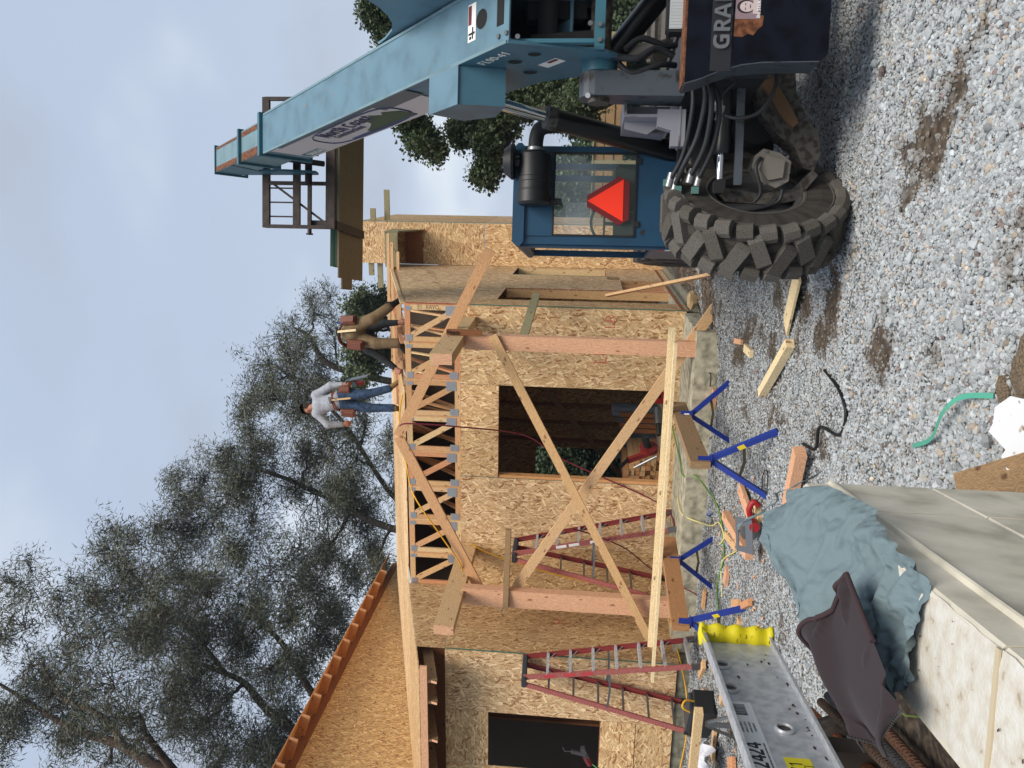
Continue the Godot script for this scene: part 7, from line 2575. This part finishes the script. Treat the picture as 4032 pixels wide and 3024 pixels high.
func tree(label: String, category: String, paths: Array, clumps: Array, leaf: Mesh, per: float, size: float, col: Color, bark: Material, group := "", twig := 0.012, wisp := 0.0) -> Node3D:
	var base: Vector3 = paths[0][0][0]
	var o := thing(category.replace(" ", "_"), label, "tree", base, 0, group)
	var leaf_m := mat(Color.WHITE, 0.6)
	leaf_m.vertex_color_use_as_albedo = true
	leaf_m.backlight_enabled = true
	leaf_m.backlight = Color(0.06, 0.08, 0.03)
	var skel := []
	var st := S()
	for pth in paths:
		var sm := smooth(pth[0], 5)
		var rel2 := []
		for i in sm.size():
			rel2.append(sm[i] - base)
			skel.append([sm[i], lerpf(pth[1], pth[2], float(i) / sm.size())])
		tube(st, rel2, pth[1], 10, pth[2])
	obj("trunk", st, bark, o)
	var todo := []
	for c in clumps:
		var cv := Vector3(c[0], c[1], c[2])
		todo.append([cv, c[3]])
		if wisp > 0.0:
			for k in 2:
				todo.append([cv + Vector3(rng.randfn(), rng.randfn() * 0.6, rng.randfn()).normalized() * c[3] * 1.15, c[3] * rf(0.5, 0.8)])
	var br := S()
	var leaves := []
	while todo.size():
		# grow towards the clump nearest to the wood that is already there
		var best := -1; var bd := 1e9; var bs := 0
		for i in todo.size():
			for j in skel.size():
				var q: Vector3 = skel[j][0]
				var c: Vector3 = todo[i][0]
				var dd := q.distance_to(c) + maxf(q.y - c.y, 0.0) * 1.2
				if dd < bd:
					bd = dd; best = i; bs = j
		var c: Vector3 = todo[best][0]
		var R: float = todo[best][1]
		todo.remove_at(best)
		var s: Vector3 = skel[bs][0]
		var r0: float = minf(skel[bs][1] * 0.75, 0.05 + 0.03 * R)
		var pts := []
		for k in 7:
			var t := k / 6.0
			var w := 0.12 * s.distance_to(c) * sin(PI * t)
			pts.append(s.lerp(c, t) + Vector3(rf(-1, 1), rf(-0.6, 0.6), rf(-1, 1)) * w * 0.7)
		var sm := smooth(pts, 3)
		var rl := []
		for i in sm.size():
			rl.append(sm[i] - base)
			skel.append([sm[i], lerpf(r0, r0 * 0.45, float(i) / sm.size())])
		tube(br, rl, r0, 6, r0 * 0.4, false)
		var nt := int(11 + R * 9)
		for k in nt:
			var d := Vector3(rng.randfn(), rng.randfn() * 0.8 + 0.25, rng.randfn()).normalized()
			var e := c + d * R * rf(0.4, 1.5)
			var a: Vector3 = sm[sm.size() - 1 - rng.randi() % 7]
			var mid := a.lerp(e, 0.5) + Vector3(rf(-1, 1), rf(-0.3, 1), rf(-1, 1)) * R * 0.15
			var tw := smooth([a, mid, e], 3)
			var tr2 := []
			for q in tw:
				tr2.append(q - base)
			tube(br, tr2, twig * (1.0 + R * 0.4), 4, twig * 0.4, false)
			var nl := int(per * R * rf(0.4, 1.3))
			for i in nl:
				var t := pow(rng.randf(), 0.6)
				var q2 := a.lerp(e, t).lerp(mid, 0.2) + Vector3(rng.randfn(), rng.randfn() * 0.8, rng.randfn()) * R * 0.1
				if t < 0.3:
					continue
				var sc := size * rf(0.7, 1.3)
				var b := Basis.from_euler(Vector3(rf(-0.4, 0.4), rf(0, TAU), rf(-0.4, 0.4))).scaled(Vector3.ONE * sc)
				var f := rf(0.7, 1.35)
				leaves.append([Transform3D(b, q2 - base), Color(col.r * f, col.g * f, col.b * f * rf(0.8, 1.1))])
	obj("branches", br, bark, o)
	scatter("crown", leaf, leaves, leaf_m, o)
	return o

func bush(label: String, at: Vector3, rad: Vector3, n: int, leaf: Mesh, size: float, col: Color, group := ""):
	var o := thing("bush", label, "bush", at, 0, group)
	var leaf_m := mat(Color.WHITE, 0.6)
	leaf_m.vertex_color_use_as_albedo = true
	var st := S()
	for k in 7:
		tube(st, smooth([Vector3(rf(-0.2, 0.2), 0, rf(-0.2, 0.2)), Vector3(rf(-0.4, 0.4) * rad.x, rad.y * 0.5, rf(-0.4, 0.4) * rad.z), Vector3(rf(-0.8, 0.8) * rad.x, rad.y * rf(0.8, 1.3), rf(-0.8, 0.8) * rad.z)], 3), 0.04, 5, 0.01)
	obj("stem", st, mat(lin(0.08, 0.06, 0.04), 0.9), o)
	var xs := []
	for k in n:
		var d := Vector3(rng.randfn(), rng.randfn(), rng.randfn()).normalized() * pow(rng.randf(), 0.4)
		var lump := 1.0 + 0.3 * gn.get_noise_3d(d.x * 2.0 + at.x, d.y * 2.0, d.z * 2.0)
		var p := Vector3(d.x * rad.x, rad.y + d.y * rad.y, d.z * rad.z) * lump
		var f := rf(0.6, 1.35)
		xs.append([Transform3D(Basis.from_euler(Vector3(rf(0, 6), rf(0, 6), 0)).scaled(Vector3.ONE * size * rf(0.7, 1.3)), p), Color(col.r * f, col.g * f, col.b * f)])
	scatter("foliage", leaf, xs, leaf_m, o)

func make_trees():
	var e1 := [[-8.9, 21.1, -24.8, 0.98], [-9.1, 23.9, -29.1, 1.07], [-9.0, 22.2, -28.6, 0.80], [-9.4, 19.0, -25.5, 1.34], [-11.2, 22.1, -27.0, 1.25], [-12.8, 22.4, -26.7, 1.52], [-12.8, 21.4, -27.9, 1.34], [-14.9, 21.3, -28.7, 1.16], [-11.9, 16.9, -24.6, 1.52], [-10.1, 17.1, -24.2, 1.52], [-15.0, 18.7, -29.0, 1.43], [-14.2, 22.7, -26.6, 1.34]]
	var e2 := [[-8.2, 21.7, -31.6, 1.09], [-8.3, 19.1, -27.0, 1.09], [-6.8, 19.5, -29.7, 1.19], [-6.5, 19.6, -31.3, 0.99], [-8.3, 18.6, -28.4, 1.59], [-8.3, 19.6, -32.7, 1.68], [-10.8, 19.9, -32.4, 1.78], [-8.3, 15.3, -27.2, 1.88], [-10.1, 15.5, -27.2, 1.78], [-10.7, 15.4, -30.2, 1.78], [-13.4, 19.3, -32.6, 1.68], [-12.9, 15.4, -29.3, 1.68], [-11.3, 13.5, -28.3, 1.49], [-9.4, 14.6, -29.5, 1.68], [-9.0, 12.3, -27.2, 1.29], [-13.6, 16.9, -28.3, 1.49], [-14.9, 16.0, -29.6, 1.39]]
	e2.append_array([[-13.5, 13.6, -30.0, 1.49], [-14.9, 14.6, -30.0, 1.49], [-11.4, 12.6, -30.0, 1.19], [-10.1, 11.9, -30.0, 1.09], [-14.8, 12.7, -30.0, 1.39], [-9.5, 11.3, -30.0, 0.89], [-15.4, 13.7, -30.0, 1.39], [-8.2, 9.8, -30.0, 0.89]])
	var e3 := [[-3.1, 9.8, -32.0, 1.09], [-4.6, 9.8, -32.0, 1.09], [-4.9, 19.2, -34.0, 1.24], [-6.3, 17.7, -32.4, 1.68], [-3.5, 17.3, -32.4, 1.24], [-3.1, 16.0, -32.3, 1.24], [-5.0, 17.1, -33.8, 1.57], [-6.5, 16.1, -32.7, 1.80], [-0.8, 14.8, -31.1, 1.24], [-1.1, 17.8, -36.0, 1.01], [0.5, 16.4, -34.3, 1.35], [-0.0, 15.5, -34.9, 1.24], [0.9, 13.9, -32.1, 1.01], [-0.5, 14.6, -37.0, 1.35], [-3.9, 15.2, -36.2, 1.57], [-2.9, 12.5, -31.7, 1.68], [-3.5, 11.7, -33.0, 1.57], [-5.6, 14.2, -35.3, 1.80], [-5.5, 12.4, -35.3, 1.80], [-8.4, 15.8, -36.6, 1.80], [-7.6, 12.9, -33.5, 1.91], [-7.4, 11.9, -36.0, 1.35], [-9.7, 14.3, -35.0, 1.57], [-9.0, 11.7, -32.8, 1.24], [-1.9, 11.7, -34.5, 1.12], [-2.1, 15.6, -36.3, 1.35]]
	var e3b := [[2.2, 15.1, -34.7, 0.67], [2.8, 14.0, -34.0, 1.01], [3.3, 14.4, -34.2, 0.45], [2.1, 13.1, -33.1, 0.67]]
	var e4 := [[2.3, 8.8, -23.2, 0.63], [1.9, 8.9, -24.9, 0.63], [1.3, 9.1, -23.7, 0.55], [0.5, 8.5, -23.0, 0.79], [2.5, 8.5, -24.1, 0.48], [0.8, 8.3, -24.6, 0.48], [-0.1, 9.5, -24.5, 0.71]]
	var o1 := [[7.6, 6.5, -15.7, 0.42], [7.3, 6.2, -15.9, 0.48], [8.0, 6.1, -16.0, 0.48], [8.1, 6.0, -16.7, 0.48], [8.2, 6.5, -16.1, 0.58], [7.9, 5.5, -15.7, 0.48], [7.7, 5.4, -16.0, 0.32], [5.1, 5.5, -14.9, 0.32], [4.7, 5.2, -14.9, 0.26], [5.5, 5.7, -16.5, 0.26], [5.2, 5.4, -17.2, 0.21], [4.7, 4.0, -16.2, 0.32], [4.9, 4.0, -15.7, 0.32], [4.1, 4.0, -15.2, 0.24], [5.3, 3.9, -16.0, 0.37], [6.1, 3.5, -17.2, 0.42], [6.3, 2.9, -16.6, 0.48], [6.3, 2.5, -16.1, 0.48], [6.6, 3.5, -16.9, 0.32], [5.8, 2.1, -15.4, 0.48], [5.7, 2.3, -16.0, 0.42], [6.2, 3.9, -17.1, 0.32], [5.5, 4.4, -16.2, 0.26], [5.2, 4.7, -15.9, 0.26], [6.2, 1.9, -15.4, 0.42]]
	var o2 := [[6.6, 2.7, -24.2, 0.48], [6.5, 2.3, -25.8, 0.55], [5.3, 2.7, -22.0, 0.40], [7.3, 2.1, -25.1, 0.55], [5.8, 1.8, -25.3, 0.48], [8.6, 1.8, -25.5, 0.55], [5.1, 1.7, -25.0, 0.40], [6.7, 2.0, -25.2, 0.55]]
	var gum := leaf_cluster(1, 17, 0.44, 0.3, 0.019, 0.8)
	var oak := leaf_cluster(2, 34, 0.17, 0.07, 0.025, 0.1)
	var bark := tri_mat(mat(Color(0.36, 0.28, 0.22), 0.9, 0, noise_tex(95, 0.02, [[0.2, Color(0.55, 0.5, 0.48)], [0.6, Color(1, 0.95, 0.9)], [0.9, Color(1.2, 1.1, 1.0)]], 256, 5)), 0.5)
	var bark2 := tri_mat(mat(Color(0.24, 0.22, 0.2), 0.9, 0, bark.albedo_texture), 1.0)
	var gc := Color(0.082, 0.088, 0.054)
	var V := func(a: Array) -> Array:
		var r := []
		for k in range(0, a.size(), 3):
			r.append(Vector3(a[k], a[k + 1], a[k + 2]))
		return r
	tree("tall gum tree at the far left, its orange limb leaning right over the upper roof", "gum tree", [[V.call([-16.5, 0, -27.5, -16.2, 6, -27.3, -15.6, 11, -27, -14.8, 16.2, -27, -13.9, 18.4, -27, -13.5, 20.2, -27, -12.8, 21.7, -27, -12, 23.3, -27]), 0.34, 0.05], [V.call([-14.0, 18.2, -27, -12.9, 19.2, -27, -12.3, 20.8, -27, -11.1, 21.6, -27]), 0.14, 0.05], [V.call([-14.8, 16.2, -27, -13.0, 16.8, -26, -11.8, 16.5, -25]), 0.16, 0.06]], e1, gum, 3.9, 0.85, gc, bark, "gum trees behind the house", 0.011, 1.0)
	tree("big gum tree behind the upper roof with one smooth orange limb showing", "gum tree", [[V.call([-15.6, 0, -30.5, -15.4, 6, -30.3, -15.0, 10, -30, -14.4, 12.6, -30, -13.5, 14.1, -30, -12.5, 15.1, -30, -12.1, 16.2, -30, -11.6, 17.9, -30]), 0.3, 0.06], [V.call([-12.3, 15.8, -30, -10.6, 17.4, -30, -9.2, 19.2, -30, -8.0, 20.4, -30]), 0.12, 0.04], [V.call([-15.0, 10, -30, -12.6, 12.0, -29.5, -10.6, 13.4, -29.5, -9.2, 15.2, -29.6]), 0.2, 0.06]], e2, gum, 3.9, 0.85, gc, bark, "gum trees behind the house", 0.011, 1.0)
	tree("dark gum tree with many thin upright limbs, behind the standing carpenter", "gum tree", [[V.call([-7.2, 0, -34, -7.1, 6, -34, -6.7, 10.3, -34, -5.5, 13.2, -34, -4.7, 15.3, -34, -4.3, 16.8, -34, -3.9, 18.3, -34]), 0.22, 0.04], [V.call([-6.9, 8, -34, -5.2, 10.3, -34, -1.8, 12.9, -34, -0.2, 15.1, -34, 0.5, 16, -34]), 0.14, 0.04]], e3, gum, 3.9, 0.85, gc, bark2, "gum trees behind the house", 0.011, 1.0)
	tree("sparse wispy gum top rising right of the standing carpenter", "gum tree", [[V.call([-0.6, 0, -34.5, -0.5, 7, -34.3, 0.4, 13, -34, 1.8, 14.4, -34, 2.2, 15.2, -34]), 0.25, 0.04]], e3b, gum, 3.0, 0.75, gc, bark2, "gum trees behind the house", 0.011, 1.0)
	tree("small bright leaved tree behind the bending carpenter", "small tree", [[V.call([1.2, 0, -24.5, 1.2, 4, -24.4, 1.4, 7, -24.3, 1.6, 8.2, -24.2]), 0.16, 0.05]], e4, oak, 10.0, 1.5, Color(0.085, 0.11, 0.05), bark2)
	tree("crooked oak showing above and below the forklift's boom", "oak tree", [[V.call([6.4, 0, -16.2, 6.1, 1.2, -16, 5.8, 1.9, -16, 5.7, 3.1, -16, 5.5, 3.9, -16, 5.2, 3.6, -16, 4.8, 3.8, -16, 4.6, 4.2, -16]), 0.13, 0.03], [V.call([6.1, 1.2, -16, 6.8, 3.0, -16, 7.4, 4.8, -16, 7.8, 5.9, -16]), 0.11, 0.04]], o1, oak, 34.0, 1.1, Color(0.055, 0.08, 0.03), bark2, "", 0.008)
	tree("rounded oak seen through the cab's rear window", "oak tree", [[V.call([6.6, 0, -25, 6.5, 1.0, -25, 6.5, 1.9, -25]), 0.16, 0.06]], o2, oak, 40.0, 1.9, Color(0.06, 0.1, 0.035), bark2)
	var bl := ["dark hedge bush seen through the far opening inside the house", "hedge bush behind the tower", "low hedge bush behind the right fence", "hedge bush at the far right behind the tail plate", "hedge bush between tower and fence", "wide hedge bush far right beyond the fence"]
	var bp := [[-2.4, -23.5, 2.2, 1.7], [3.0, -27.0, 1.8, 1.0], [7.2, -24.5, 1.6, 1.1], [10.2, -23.5, 2.0, 1.3], [5.0, -28.0, 2.2, 1.2], [13.5, -25.0, 2.4, 1.4]]
	for k in bp.size():
		var q: Array = bp[k]
		bush(bl[k], Vector3(q[0], 0, q[1]), Vector3(q[2], q[3], 1.2), 1000, oak, 2.0, Color(0.05, 0.08, 0.03))
	# far slopes that close the view
	var st := S()
	var grid := []
	for j in 8:
		for i in 61:
			var a := lerpf(-1.3, 1.3, i / 60.0)
			var d := 150.0 + j * 18.0
			var h := 9.0 * pow(sin(PI * clampf(j / 7.0, 0, 1) * 0.5), 1.0) * (0.8 + 0.5 * gn.get_noise_2d(a * 4.0, 3.0))
			grid.append(Vector3(sin(a) * d, h - 0.3, -cos(a) * d))
	surf(st, grid, 61, 8)
	var hl := obj("hills", st, mat(lin(0.05, 0.065, 0.035), 0.95))
	kind(hl, "structure")
	# garden fence
	var f := thing("fence", "weathered brown board fence behind the forklift", "fence", Vector3(6.4, 0, -22.0), deg_to_rad(-2))
	for k in 5:
		var s := S()
		box(s, Vector3(-3.6 + k * 1.8, 0.95, 0), Vector3(0.1, 1.9, 0.1), 1)
		obj("post", s, M.greywood, f)
	for k in 3:
		for j in 4:
			var s := S()
			box(s, Vector3(-2.7 + j * 1.8, 1.15 + k * 0.27, 0.03 * (k % 2)), Vector3(1.7, 0.24, 0.025), 0)
			obj("board", s, M.oldwood, f)
	var s2 := S()
	box(s2, Vector3(0, 1.87, 0.0), Vector3(7.4, 0.04, 0.14), 0)
	obj("cap_rail", s2, M.greywood, f)
# ---------------------------------------------------------------- the scene
func _ready():
	rng.seed = 2024
	make_view()
	make_materials()
	M.bounce_tinted_osb = osb_mats[3].duplicate()
	M.bounce_tinted_osb.albedo_color = Color(1.0, 0.97, 0.86)  # warm light bounced off the wood, put into the sheet colour
	make_ground()
	make_house()
	make_interior()
	make_site()
	make_telehandler()
	make_load()
	make_people()
	make_foreground()
	make_trees()
